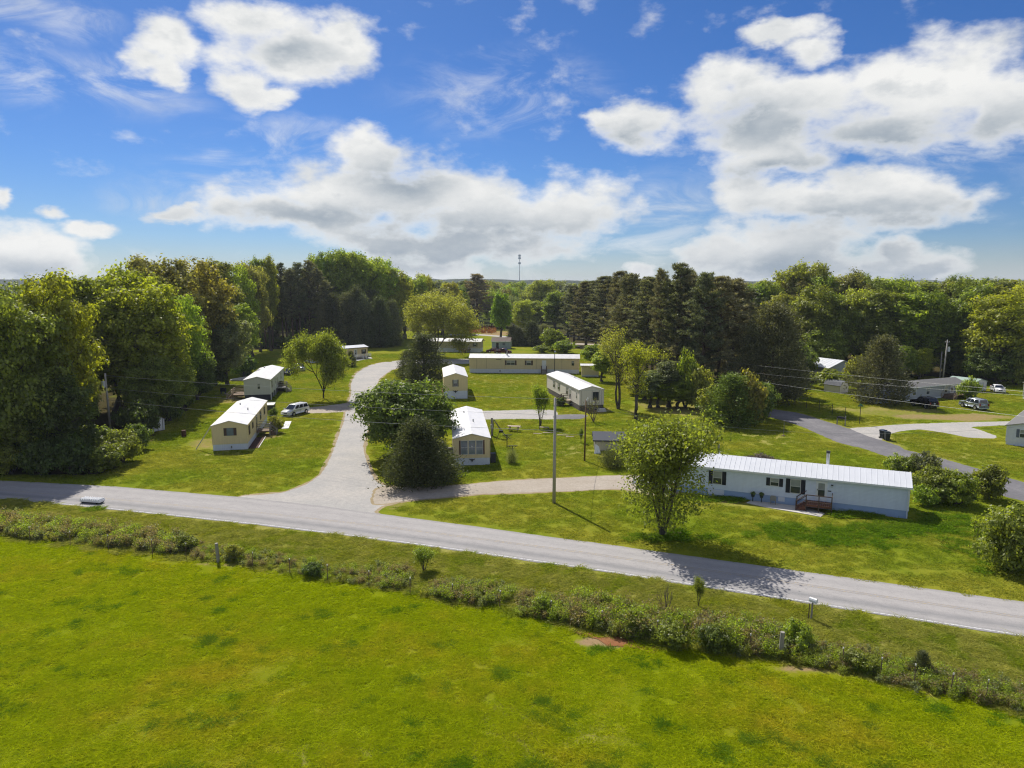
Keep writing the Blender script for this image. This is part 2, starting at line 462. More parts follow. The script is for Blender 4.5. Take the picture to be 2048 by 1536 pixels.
def leafmat(name, transl=0.45, var=0.5, hue=(0.55, 0.25)):
    """leaf cards; the tree's own object colour is the leaf colour, varied from clump to clump"""
    m, t, out = new_mat(name)
    oi = t.n('ShaderNodeObjectInfo')
    tc = t.n('ShaderNodeTexCoord').outputs['Object']
    geo = t.n('ShaderNodeNewGeometry')
    big = t.noise(tc, 0.55, 3, 0.6)
    isl = geo.outputs['Random Per Island']
    v = t.math('ADD', t.math('MULTIPLY', big, 0.7), t.math('MULTIPLY', isl, 0.5))
    v = t.maprange(v, 0.25, 0.95, 1 - var, 1 + var, False)
    col = t.mix(1.0, oi.outputs['Color'], v, 'MULTIPLY')
    # some leaves yellower, some greyer
    yel = t.mix(1.0, col, (1.22, 1.12, 0.60, 1), 'MULTIPLY')
    col = t.mix(t.maprange(t.noise(tc, 1.7, 2, 0.5), 0.42, 0.72, 0, 0.75), col, yel)
    d = t.n('ShaderNodeBsdfDiffuse'); t.set(d.inputs[0], col)
    tr = t.n('ShaderNodeBsdfTranslucent')
    t.set(tr.inputs[0], t.mix(1.0, col, (1.35, 1.35, 0.6, 1), 'MULTIPLY'))
    ms = t.n('ShaderNodeMixShader'); ms.inputs[0].default_value = transl
    t.t.links.new(d.outputs[0], ms.inputs[1]); t.t.links.new(tr.outputs[0], ms.inputs[2])
    g = t.n('ShaderNodeBsdfGlossy'); g.inputs['Roughness'].default_value = 0.45
    g.inputs[0].default_value = (0.5, 0.5, 0.45, 1)
    m2 = t.n('ShaderNodeMixShader'); m2.inputs[0].default_value = 0.05
    t.t.links.new(ms.outputs[0], m2.inputs[1]); t.t.links.new(g.outputs[0], m2.inputs[2])
    t.t.links.new(m2.outputs[0], out.inputs[0])
    return m
M['leaf'] = leafmat('broad_leaves', 0.60)
M['needle'] = leafmat('needles', 0.28, 0.55)
# ------------------------------------------------------------------ ground
rng = np.random.default_rng(11)
def vnoise(x, y, seed=0):
    """smooth value noise, numpy"""
    xi = np.floor(x).astype(np.int64); yi = np.floor(y).astype(np.int64)
    fx = x - xi; fy = y - yi
    fx = fx * fx * (3 - 2 * fx); fy = fy * fy * (3 - 2 * fy)
    def h(a, b):
        n = (a * 374761393 + b * 668265263 + seed * 974634777) & 0x7fffffff
        n = ((n ^ (n >> 13)) * 1274126177) & 0x7fffffff
        return ((n ^ (n >> 16)) & 0xffff) / 65535.0
    return (h(xi, yi) * (1 - fx) + h(xi + 1, yi) * fx) * (1 - fy) + (h(xi, yi + 1) * (1 - fx) + h(xi + 1, yi + 1) * fx) * fy
FENCE_PX = [(-400, 1040), (0, 1075), (217, 1098), (435, 1122), (600, 1150), (740, 1170), (907, 1200), (1060, 1232), (1203, 1262), (1330, 1290), (1440, 1302), (1560, 1316), (1690, 1345), (1830, 1378), (1970, 1408), (2048, 1424), (2500, 1500)]
FENCE = [at(u, v) for u, v in FENCE_PX]
NEAR_PX = [(-500, 952), (-200, 979), (0, 998), (170, 1014), (350, 1033), (520, 1051), (700, 1073), (860, 1094), (1020, 1117), (1180, 1140), (1340, 1165), (1520, 1192), (1700, 1221), (1880, 1249), (2048, 1275), (2300, 1315), (2700, 1380)]
FAR_PX = [(-500, 925), (-200, 946), (0, 961), (150, 969), (230, 973), (330, 982), (480, 994), (640, 1012), (790, 1032), (930, 1050), (1100, 1074), (1250, 1094), (1400, 1115), (1560, 1137), (1720, 1159), (1880, 1181), (2048, 1204), (2300, 1240), (2700, 1300)]
def poly_y(pts, x):
    return np.interp(x, [p.x for p in pts], [p.y for p in pts])
def resample(pts, n):
    P_ = np.array([(p.x, p.y) for p in pts]); d = np.r_[0, np.cumsum(np.hypot(*np.diff(P_, axis=0).T))]
    t = np.linspace(0, d[-1], n)
    return np.c_[np.interp(t, d, P_[:, 0]), np.interp(t, d, P_[:, 1])]
def axis_coords(lo, a, b, hi, fine, mid):
    far_l = [-9000, -5000, -3000, -1800, -1200, -800, -550, -400, -300]; far_h = [-x for x in reversed(far_l)]
    return np.array(sorted(set([x for x in far_l if x < lo] + list(np.arange(lo, a, mid)) + list(np.arange(a, b, fine)) + list(np.arange(b, hi, mid)) + [x for x in far_h if x > hi])))
gx = axis_coords(-250, -78, 102, 260, 0.75, 4.0)
gy = np.array(sorted(set([-600, -200, -80, -20] + list(np.arange(0, 24, 3.0)) + list(np.arange(24, 150, 0.75)) + list(np.arange(150, 330, 2.5)) + [340, 380, 440, 520, 650, 850, 1200, 1700, 2500, 4000, 6500, 10000, 15000])))
GX, GY = np.meshgrid(gx, gy)
def disc(u, v, ru, rv, soft=0.6):
    """soft elliptical patch of ground cover, given where the photograph shows it"""
    p = at(u, v); a = metres(ru, p); b = abs(at(u, v - rv).y - at(u, v + rv).y) / 2
    d = np.hypot((GX - p.x) / max(a, .3), (GY - p.y) / max(b, .3))
    d = d + (vnoise(GX * 0.35, GY * 0.35, 5) - 0.5) * 0.9
    return np.clip((1.25 - d) / soft, 0, 1)
def inside(px):
    P_ = [at(u, v) for u, v in px]
    res = np.zeros(GX.shape, bool); n = len(P_)
    for i in range(n):
        a, b = P_[i], P_[(i + 1) % n]
        c = ((a.y > GY) != (b.y > GY)) & (GX < (b.x - a.x) * (GY - a.y) / (b.y - a.y + 1e-12) + a.x)
        res ^= c
    return res.astype(float)
fy_ = poly_y(FENCE, GX) + (vnoise(GX * 0.4, GY * 0.4, 3) - 0.5) * 1.0
field = np.clip((fy_ - GY) / 0.9, 0, 1)
ny_ = poly_y(NEAR_PX_ := [at(u, v) for u, v in NEAR_PX], GX)
verge = ((GY >= fy_) & (GY < ny_ + 1)).astype(float)
dry = 0.55 * verge + 0.5 * verge * (vnoise(GX * 0.25, GY * 0.25, 8) > 0.55)
for a in [(1380, 830, 150, 30), (1500, 870, 120, 25), (1650, 835, 130, 25), (1150, 905, 90, 30), (1010, 745, 120, 40), (470, 905, 140, 20), (800, 780, 40, 40), (1450, 1010, 200, 14), (600, 1030, 200, 10), (900, 735, 60, 16), (1790, 890, 120, 30), (1950, 915, 100, 22), (700, 1500, 240, 40), (1000, 1500, 300, 60), (1000, 1420, 120, 40), (560, 720, 60, 12), (1700, 815, 90, 12), (990, 665, 60, 6)]:
    dry = np.maximum(dry, 0.7 * disc(*a, soft=1.0))
soil = np.zeros_like(GX)
for a, k in [((1225, 1282, 74, 14), 1.0), ((1420, 1308, 30, 6), .6), ((1640, 1335, 90, 5), .7), ((1860, 1388, 130, 6), .55), ((445, 1128, 50, 6), .5), ((1350, 815, 90, 20), .45), ((1790, 825, 110, 14), .42), ((1900, 834, 120, 9), .62), ((1850, 822, 60, 6), .5), ((1620, 1018, 30, 8), .7), ((1470, 1004, 60, 5), .7), ((410, 885, 40, 12), .5), ((550, 870, 30, 8), .55), ((995, 667, 40, 5), .7), ((660, 930, 12, 50), .35), ((800, 1000, 30, 18), .45), ((1185, 820, 40, 6), .55), ((470, 800, 30, 10), .5), ((705, 900, 20, 60), .3)]:
    soil = np.maximum(soil, k * disc(*a))
fd = np.abs(fy_ - 0.5 - GY)
soil = np.maximum(soil, 0.40 * np.clip(1 - fd / 0.5, 0, 1) * (vnoise(GX * 0.3, GY * 0, 9) > 0.35))
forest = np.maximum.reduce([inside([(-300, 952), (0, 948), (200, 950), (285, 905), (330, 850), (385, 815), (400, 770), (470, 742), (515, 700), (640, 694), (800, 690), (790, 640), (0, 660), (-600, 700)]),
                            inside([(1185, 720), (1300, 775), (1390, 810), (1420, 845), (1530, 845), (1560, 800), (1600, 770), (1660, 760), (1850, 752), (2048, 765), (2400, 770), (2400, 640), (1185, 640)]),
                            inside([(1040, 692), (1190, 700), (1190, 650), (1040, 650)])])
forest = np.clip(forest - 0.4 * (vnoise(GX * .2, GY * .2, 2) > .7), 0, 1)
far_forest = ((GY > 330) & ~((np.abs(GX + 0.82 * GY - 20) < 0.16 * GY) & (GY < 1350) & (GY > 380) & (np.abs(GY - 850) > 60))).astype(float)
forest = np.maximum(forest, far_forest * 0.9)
dark_clump = np.zeros_like(GX)
clump_spots = []
while len(clump_spots) < 150:
    u, v = random.uniform(-150, 2150), random.uniform(1085, 1560)
    p = at(u, v)
    if p.y > poly_y(FENCE, p.x) - 1.0: continue
    if random.random() > 0.35 + 0.65 * float(vnoise(np.array([p.x * 0.15]), np.array([p.y * 0.15]), 21)[0]): continue
    clump_spots.append((p.x, p.y, random.uniform(0.3, 0.95) ** 1.8 + .12))
for x, y, r in clump_spots:
    d = np.hypot((GX - x) / (r * 1.4), (GY - y) / r)
    dark_clump = np.maximum(dark_clump, np.clip(1.3 - d, 0, 1))
GZ = field * (vnoise(GX * 0.22, GY * 0.22, 4) - 0.5) * 0.14 * np.clip((fy_ - GY) / 4, 0, 1)
V = np.stack([GX, GY, GZ], -1).reshape(-1, 3)
nx_, nyy = len(gx), len(gy)
idx = np.arange(nx_ * nyy).reshape(nyy, nx_)
Q = np.stack([idx[:-1, :-1], idx[:-1, 1:], idx[1:, 1:], idx[1:, :-1]], -1).reshape(-1, 4)
def grass_cols(t, pos):
    """the three grass colours that the sheet and the blades share"""
    n1 = t.noise(pos, 0.10, 5, 0.6)
    n2 = t.noise(pos, 0.9, 6, 0.65)
    n3 = t.noise(pos, 6.0, 4, 0.7)
    k = t.math('ADD', t.math('MULTIPLY', n2, 0.55), t.math('MULTIPLY', n3, 0.45))
    fieldc = t.mix(t.maprange(t.math('ADD', n1, t.math('MULTIPLY', t.noise(pos, 0.45, 4, 0.6), 0.35)), 0.60, 0.92), (0.230, 0.275, 0.008, 1), (0.285, 0.268, 0.024, 1))
    fieldc = t.mix(t.maprange(k, 0.3, 0.7), t.mix(1.0, fieldc, (0.84, 0.88, 0.85, 1), 'MULTIPLY'), t.mix(1.0, fieldc, (1.14, 1.12, 1.1, 1), 'MULTIPLY'))
    lawn = t.mix(t.maprange(n1, 0.36, 0.64), (0.150, 0.190, 0.014, 1), (0.215, 0.215, 0.026, 1))
    lawn = t.mix(t.maprange(k, 0.3, 0.7), t.mix(1.0, lawn, (0.70, 0.78, 0.75, 1), 'MULTIPLY'), t.mix(1.0, lawn, (1.25, 1.18, 1.05, 1), 'MULTIPLY'))
    dryc = t.mix(t.maprange(k, 0.34, 0.66), (0.200, 0.200, 0.040, 1), (0.33, 0.29, 0.095, 1))
    return fieldc, lawn, dryc, k
m, t, out = new_mat('ground_cover')
pos = t.n('ShaderNodeNewGeometry').outputs['Position']
at_ = t.n('ShaderNodeAttribute', attribute_name='cover')
sp_ = t.n('ShaderNodeSeparateColor'); t.t.links.new(at_.outputs['Color'], sp_.inputs[0])
at2 = t.n('ShaderNodeAttribute', attribute_name='cover_more')
sp2 = t.n('ShaderNodeSeparateColor'); t.t.links.new(at2.outputs['Color'], sp2.inputs[0])
fieldc, lawnc, dryc, kk = grass_cols(t, pos)
c = t.mix(sp_.outputs[0], lawnc, t.mix(1.0, fieldc, (.72, .72, .72, 1), 'MULTIPLY'))
edge = t.noise(pos, 1.6, 5, 0.7)
soft = lambda a: t.maprange(t.math('ADD', a, t.math('MULTIPLY', t.math('SUBTRACT', edge, 0.5), 0.9)), 0.25, 0.8)
c = t.mix(t.math('MULTIPLY', soft(sp_.outputs[1]), 0.8), c, dryc)
c = t.mix(t.math('MULTIPLY', soft(sp2.outputs[1]), 0.5), c, (0.055, 0.115, 0.012, 1))
soilc = t.mix(t.noise(pos, 2.5, 6, 0.7), (0.22, 0.145, 0.07, 1), (0.36, 0.26, 0.15, 1))
c = t.mix(soft(sp_.outputs[2]), c, soilc)
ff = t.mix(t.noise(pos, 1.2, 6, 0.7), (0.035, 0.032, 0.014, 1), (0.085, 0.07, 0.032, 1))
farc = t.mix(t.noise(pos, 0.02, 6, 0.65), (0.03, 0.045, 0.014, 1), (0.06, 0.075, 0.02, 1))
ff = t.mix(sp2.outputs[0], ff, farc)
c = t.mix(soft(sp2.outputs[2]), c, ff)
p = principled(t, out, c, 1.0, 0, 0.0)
bump(t, p, t.math('ADD', kk, t.noise(pos, 14.0, 3, 0.7)), 0.7, 0.05)
ground_me = quad_mesh('ground', V, m, Q, True)
def col_attr(me, name, a, b, c):
    ca = me.color_attributes.new(name, 'FLOAT_COLOR', 'POINT')
    arr = np.stack([a, b, c, np.ones_like(a)], -1).astype(np.float32).reshape(-1)
    ca.data.foreach_set('color', arr)
col_attr(ground_me, 'cover', field, np.clip(dry, 0, 1), np.clip(soil, 0, 1))
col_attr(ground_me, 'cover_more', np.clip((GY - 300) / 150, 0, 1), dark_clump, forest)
tag(link_mesh('ground', ground_me), 'grassy ground of the mobile home park, hayfield and lawns', kind='structure')

# roads: sheets with ragged edges, each a few millimetres above the one below
def road_mat(name, base, worn, speck, gravel=False):
    m, t, out = new_mat(name)
    pos = t.n('ShaderNodeNewGeometry').outputs['Position']
    n1 = t.noise(pos, 0.25, 6, 0.65)
    n2 = t.noise(pos, 22.0 if gravel else 40.0, 3, 0.7)
    n3 = t.noise(pos, 2.2, 7, 0.7)
    c = t.mix(t.maprange(n1, 0.3, 0.7), base, worn)
    c = t.mix(t.maprange(n3, 0.35, 0.7, 0, 0.5), c, tuple(x * 0.72 for x in base[:3]) + (1,))
    c = t.mix(t.maprange(n2, 0.35, 0.7, 0, speck), c, tuple(x * 0.5 for x in base[:3]) + (1,))
    p = principled(t, out, c, 0.95, 0, 0.04)
    bump(t, p, t.math('ADD', n2, t.math('MULTIPLY', n3, 0.6 if gravel else 0.1)), 0.8, 0.05 if gravel else 0.008)
    return m
def lane_mat():
    """worn county asphalt: paler wheel tracks run along the lanes"""
    m, t, out = new_mat('county_asphalt')
    pos = t.n('ShaderNodeNewGeometry').outputs['Position']
    uv = t.n('ShaderNodeAttribute', attribute_name='lane')
    spu = t.n('ShaderNodeSeparateColor'); t.t.links.new(uv.outputs['Color'], spu.inputs[0])
    ac = spu.outputs[0]
    n1 = t.noise(pos, 0.35, 6, 0.65); n2 = t.noise(pos, 45.0, 3, 0.7)
    long_ = t.n('ShaderNodeCombineXYZ'); t.set(long_.inputs[0], t.math('MULTIPLY', ac, 9.0)); t.set(long_.inputs[1], t.math('MULTIPLY', spu.outputs[1], 60))
    ns = t.noise(long_.outputs[0], 2.0, 6, 0.65)
    tr = t.ramp(ac, [(0.0, 0.25), (0.13, 0.75), (0.25, 0.2), (0.40, 0.85), (0.52, 0.75), (0.62, 0.9), (0.78, 0.7), (0.9, 0.9), (1.0, 0.45)])
    f = t.math('ADD', t.math('MULTIPLY', tr, 0.62), t.math('ADD', t.math('MULTIPLY', ns, 0.42), t.math('MULTIPLY', n1, 0.25)))
    c = t.mix(t.maprange(f, 0.35, 1.1, 0, 1, False), (0.225, 0.222, 0.222, 1), (0.46, 0.430, 0.410, 1))
    c = t.mix(t.maprange(n2, 0.4, 0.7, 0, 0.35), c, (0.12, 0.12, 0.125, 1))
    crack = t.noise(pos, 0.8, 9, 0.75)
    c = t.mix(t.maprange(t.math('ABSOLUTE', t.math('SUBTRACT', crack, 0.5)), 0.0, 0.008, 0.35, 0), c, (0.06, 0.06, 0.06, 1))
    p = principled(t, out, c, 0.95, 0, 0.05)
    bump(t, p, n2, 0.6, 0.008)
    return m
M['asphalt_county'] = lane_mat()
M['asphalt_grey'] = road_mat('park_asphalt', (0.17, 0.165, 0.175, 1), (0.25, 0.24, 0.245, 1), 0.4)
M['gravel'] = road_mat('pale_gravel', (0.43, 0.415, 0.395, 1), (0.54, 0.50, 0.455, 1), 0.55, True)
M['gravel_brown'] = road_mat('brown_gravel', (0.42, 0.36, 0.29, 1), (0.50, 0.44, 0.37, 1), 0.5, True)
M['dusty_margin'] = road_mat('dusty_margin', (0.34, 0.27, 0.16, 1), (0.42, 0.34, 0.22, 1), 0.5, True)
def strip(name, near, far, z, mat, n=160, m_=14, label=None, jit=0.12, lane=False):
    A = resample(near, n); B = resample(far, n)
    ja = (np.array([vnoise(np.array([i * 0.9]), np.array([0.5]), 31)[0] for i in range(n)]) - .5) * 2 * jit
    jb = (np.array([vnoise(np.array([i * 0.9]), np.array([7.5]), 33)[0] for i in range(n)]) - .5) * 2 * jit
    d = B - A; L = np.hypot(d[:, 0], d[:, 1])[:, None]; u = d / L
    A = A + u * ja[:, None]; B = B + u * jb[:, None]
    T = np.linspace(0, 1, m_)
    Vv = A[:, None, :] * (1 - T)[None, :, None] + B[:, None, :] * T[None, :, None]
    Vv = np.concatenate([Vv, np.full(Vv.shape[:2] + (1,), z)], -1)
    ii = np.arange(n * m_).reshape(n, m_)
    q = np.stack([ii[:-1, :-1], ii[1:, :-1], ii[1:, 1:], ii[:-1, 1:]], -1).reshape(-1, 4)
    me = quad_mesh(name, Vv, mat, q)
    if lane:
        col_attr(me, 'lane', np.tile(T, n), np.repeat(np.linspace(0, 1, n), m_), np.zeros(n * m_))
    o = link_mesh(name, me)
    return tag(o, label, kind='structure')
NEAR = [at(u, v) for u, v in NEAR_PX]; FAR = [at(u, v) for u, v in FAR_PX]
strip('road', NEAR, FAR, 0.016, M['asphalt_county'], 200, 24, 'two lane grey county road running across the picture', 0.07, True)
def worn_line(name, off0, off1, mat, label):
    A = resample(NEAR, 240); B = resample(FAR, 240)
    d = B - A; L = np.hypot(d[:, 0], d[:, 1])[:, None]; u = d / L
    a = A + d * 0 + u * (off0 if off0 >= 0 else (L + off0)); b = A + u * (off1 if off1 >= 0 else (L + off1))
    Vv = np.stack([a, b], 1); Vv = np.concatenate([Vv, np.full(Vv.shape[:2] + (1,), 0.021)], -1)
    ii = np.arange(480).reshape(240, 2)
    q = np.stack([ii[:-1, 0], ii[1:, 0], ii[1:, 1], ii[:-1, 1]], -1)
    return tag(link_mesh(name, quad_mesh(name, Vv, mat, q)), label, kind='structure')
def linemat(name, col, keep):
    m, t, out = new_mat(name)
    pos = t.n('ShaderNodeNewGeometry').outputs['Position']
    f = t.maprange(t.noise(pos, 6.0, 6, 0.75), keep, keep + 0.2)
    principled(t, out, t.mix(f, (0.27, 0.255, 0.25, 1), col), 0.8)
    return m
worn_line('road_edge_line', 0.22, 0.34, linemat('worn_white_line', (0.62, 0.62, 0.62, 1), 0.36), 'worn white edge line of the county road')
A_, B_ = resample(NEAR, 2), None
M['yellow_line'] = linemat('worn_yellow_line', (0.42, 0.32, 0.17, 1), 0.45)
worn_line('road_centre_line', 3.02, 3.12, M['yellow_line'], 'worn yellow centre line of the county road')
worn_line('road_centre_line', 3.28, 3.38, M['yellow_line'], 'worn yellow centre line of the county road')
from mathutils.geometry import tessellate_polygon
PATCHES = []
def patch(name, px, z, mat, label, jit=0.07, step=0.5, fringe=0.0):
    PATCHES.append([at(u, v) for u, v in px])
    pts = [at(u, v) for u, v in px]
    ring = []
    n = len(pts)
    for i in range(n):   # smooth closed spline through the outline, then small irregularities
        p0, p1, p2, p3 = pts[i - 1], pts[i], pts[(i + 1) % n], pts[(i + 2) % n]
        k = max(2, int((p2 - p1).length / step))
        for j in range(k):
            s = j / k
            q = p1 * (1 - s) + p2 * s
            c = 0.5 * ((2 * p1) + (p2 - p0) * s + (2 * p0 - 5 * p1 + 4 * p2 - p3) * s * s + (3 * p1 - p0 - 3 * p2 + p3) * s ** 3)
            q = q.lerp(c, 0.6)
            q.x += random.uniform(-jit, jit); q.y += random.uniform(-jit, jit) * 1.3; q.z = z
            ring.append(q)
    if fringe:   # a dry, dusty margin under the edge of the drive
        out_ = []
        nr = len(ring)
        for i in range(nr):
            d = ring[(i + 3) % nr] - ring[i - 3]
            nrm = Vector((d.y, -d.x, 0)).normalized()
            out_.append(ring[i] + nrm * fringe * (.3 + 1.4 * float(vnoise(np.array([i * .22]), np.array([2.5]), 17)[0])))
        area = sum(a_.x * b_.y - b_.x * a_.y for a_, b_ in zip(ring, ring[1:] + ring[:1]))
        if area < 0: out_ = [q * 2 - o2 for q, o2 in zip(ring, out_)]
        for q in out_: q.z = z - .003
        me2 = bpy.data.meshes.new('drive_margin'); me2.from_pydata([tuple(q) for q in out_], [], [tuple(t_) for t_ in tessellate_polygon([out_])]); me2.materials.append(M['dusty_margin']); me2.update()
        for pl in me2.polygons:
            if pl.normal.z < 0: pl.flip()
        tag(link_mesh('drive_margin', me2), 'dusty dry margin of the ' + label, kind='structure')
    tri = tessellate_polygon([ring])
    mb = MB(); mb.v = [tuple(q) for q in ring]; mb.f = [tuple(t_) for t_ in tri]
    me = bpy.data.meshes.new(name); me.from_pydata(mb.v, [], mb.f); me.materials.append(mat); me.update()
    for pl in me.polygons:
        if pl.normal.z < 0: pl.flip()
    return tag(link_mesh(name, me), label, kind='structure')
patch('gravel_drive', [(478, 994), (560, 986), (612, 969), (642, 948), (660, 918), (676, 875), (688, 843), (690, 832), (693, 815), (702, 790), (702, 768), (712, 748), (738, 731), (770, 724), (800, 725), (803, 733), (780, 742), (760, 757), (752, 775), (752, 800), (742, 830), (735, 862), (726, 895), (738, 935), (752, 962), (790, 980), (820, 990), (800, 1002), (765, 1012), (748, 1024), (760, 1030), (700, 1022), (600, 1009)], 0.008, M['gravel'], 'pale gravel drive curving up between the homes', fringe=.45)
patch('gravel_driveway', [(760, 975), (870, 974), (1000, 963), (1130, 956), (1240, 951), (1330, 955), (1390, 972), (1330, 992), (1240, 978), (1120, 983), (950, 989), (830, 1000), (750, 1008)], 0.012, M['gravel_brown'], 'brown gravel driveway running behind the front pole', fringe=.35)
patch('gravel_spur', [(702, 806), (650, 812), (615, 816), (612, 826), (650, 826), (700, 822)], 0.012, M['gravel_brown'], 'short gravel spur to the white minivan')
patch('gravel_lane', [(745, 828), (850, 822), (950, 822), (1010, 821), (1080, 819), (1112, 822), (1112, 838), (1050, 838), (950, 839), (850, 841), (740, 846)], 0.012, M['gravel'], 'gravel lane behind the tan home with three windows')
patch('paved_pad', [(1108, 831), (1135, 829), (1165, 829), (1176, 832), (1160, 838), (1125, 839), (1108, 838)], 0.016, M['asphalt_grey'], 'grey paved pad beside the cream home', 0.08)
patch('back_lane', [(785, 722), (850, 719), (940, 718), (940, 727), (850, 728), (790, 731)], 0.012, M['gravel'], 'gravel lane behind the small tan home')
patch('far_lane', [(900, 668), (960, 668.5), (1020, 673), (1018, 675.5), (960, 671), (900, 670.5)], 0.012, M['gravel'], 'far pale lane beyond the blue grey shed', 0.1)
patch('far_lane', [(1120, 685), (1170, 687), (1215, 689), (1215, 692), (1170, 690), (1120, 688)], 0.012, M['gravel_brown'], 'far pale lane under the pines', 0.1)
patch('park_road', [(1480, 800), (1545, 818), (1600, 827), (1672, 849), (1718, 864), (1765, 881), (1800, 893), (1812, 900), (1883, 917), (1951, 936), (2048, 965), (2200, 1008), (2200, 1052), (2048, 1003), (1998, 989), (1900, 954), (1806, 924), (1769, 912), (1727, 897), (1676, 885), (1600, 852), (1540, 834), (1470, 812)], 0.010, M['asphalt_grey'], 'asphalt park road shaded by the pines', 0.1)
patch('gravel_entrance', [(1700, 857), (1740, 854), (1800, 849), (1910, 845), (2011, 843), (2120, 842), (2120, 852), (2011, 851), (1943, 854), (1960, 860), (1992, 872), (1988, 877), (1937, 875), (1890, 866), (1840, 859), (1800, 863), (1776, 869), (1762, 880), (1730, 870)], 0.014, M['gravel'], 'pale gravel drive leading to the vehicles')

M['clay'] = road_mat('red_clay', (0.30, 0.13, 0.06, 1), (0.36, 0.19, 0.09, 1), 0.5, True)
patch('clay_patch', [(1150, 1261), (1190, 1266), (1235, 1276), (1290, 1293), (1330, 1302), (1280, 1303), (1235, 1297), (1195, 1282)], 0.03, M['clay'], 'bare red clay patch at the field fence', jit=.22)
# far hills
def hills(name, y0, depth, hmax, hmin, x0, x1, seed, col, label):
    xs = np.linspace(x0, x1, 160); ys = np.linspace(0, 1, 14)
    X_, Y_ = np.meshgrid(xs, ys)
    prof = np.sin(np.pi * np.clip(Y_, 0, 1)) ** 1.0
    hh = hmin + (hmax - hmin) * vnoise(X_ / 900 + 3.3, Y_ * 0 + seed, seed)
    tops = (vnoise(X_ / 26, Y_ * 30, seed + 1) - .5) * 12 + (vnoise(X_ / 9, Y_ * 60, seed + 2) - .5) * 6
    Z_ = prof * (hh + tops) - 0.5
    Vv = np.stack([X_, y0 + Y_ * depth, Z_], -1)
    ii = np.arange(160 * 14).reshape(14, 160)
    q = np.stack([ii[:-1, :-1], ii[:-1, 1:], ii[1:, 1:], ii[1:, :-1]], -1).reshape(-1, 4)
    m, t, out = new_mat(name + '_canopy')
    pos = t.n('ShaderNodeNewGeometry').outputs['Position']
    n = t.noise(pos, 0.045, 8, 0.7)
    pp = principled(t, out, t.mix(t.maprange(n, .35, .65), (col[0] * .6, col[1] * .6, col[2] * .7, 1), (*col, 1)), 1.0, 0, 0.0)
    bump(t, pp, n, 1.0, 14.0)
    return tag(link_mesh(name, quad_mesh(name, Vv, m, q, True)), label, kind='structure')
hills('hills', 2200, 900, 52, 34, -3600, 3600, 4, (0.05, 0.065, 0.022), 'wooded ridge on the horizon')
hills('hills', 4000, 1400, 60, 48, -5200, 5200, 9, (0.05, 0.065, 0.03), 'far blue wooded ridge on the horizon')
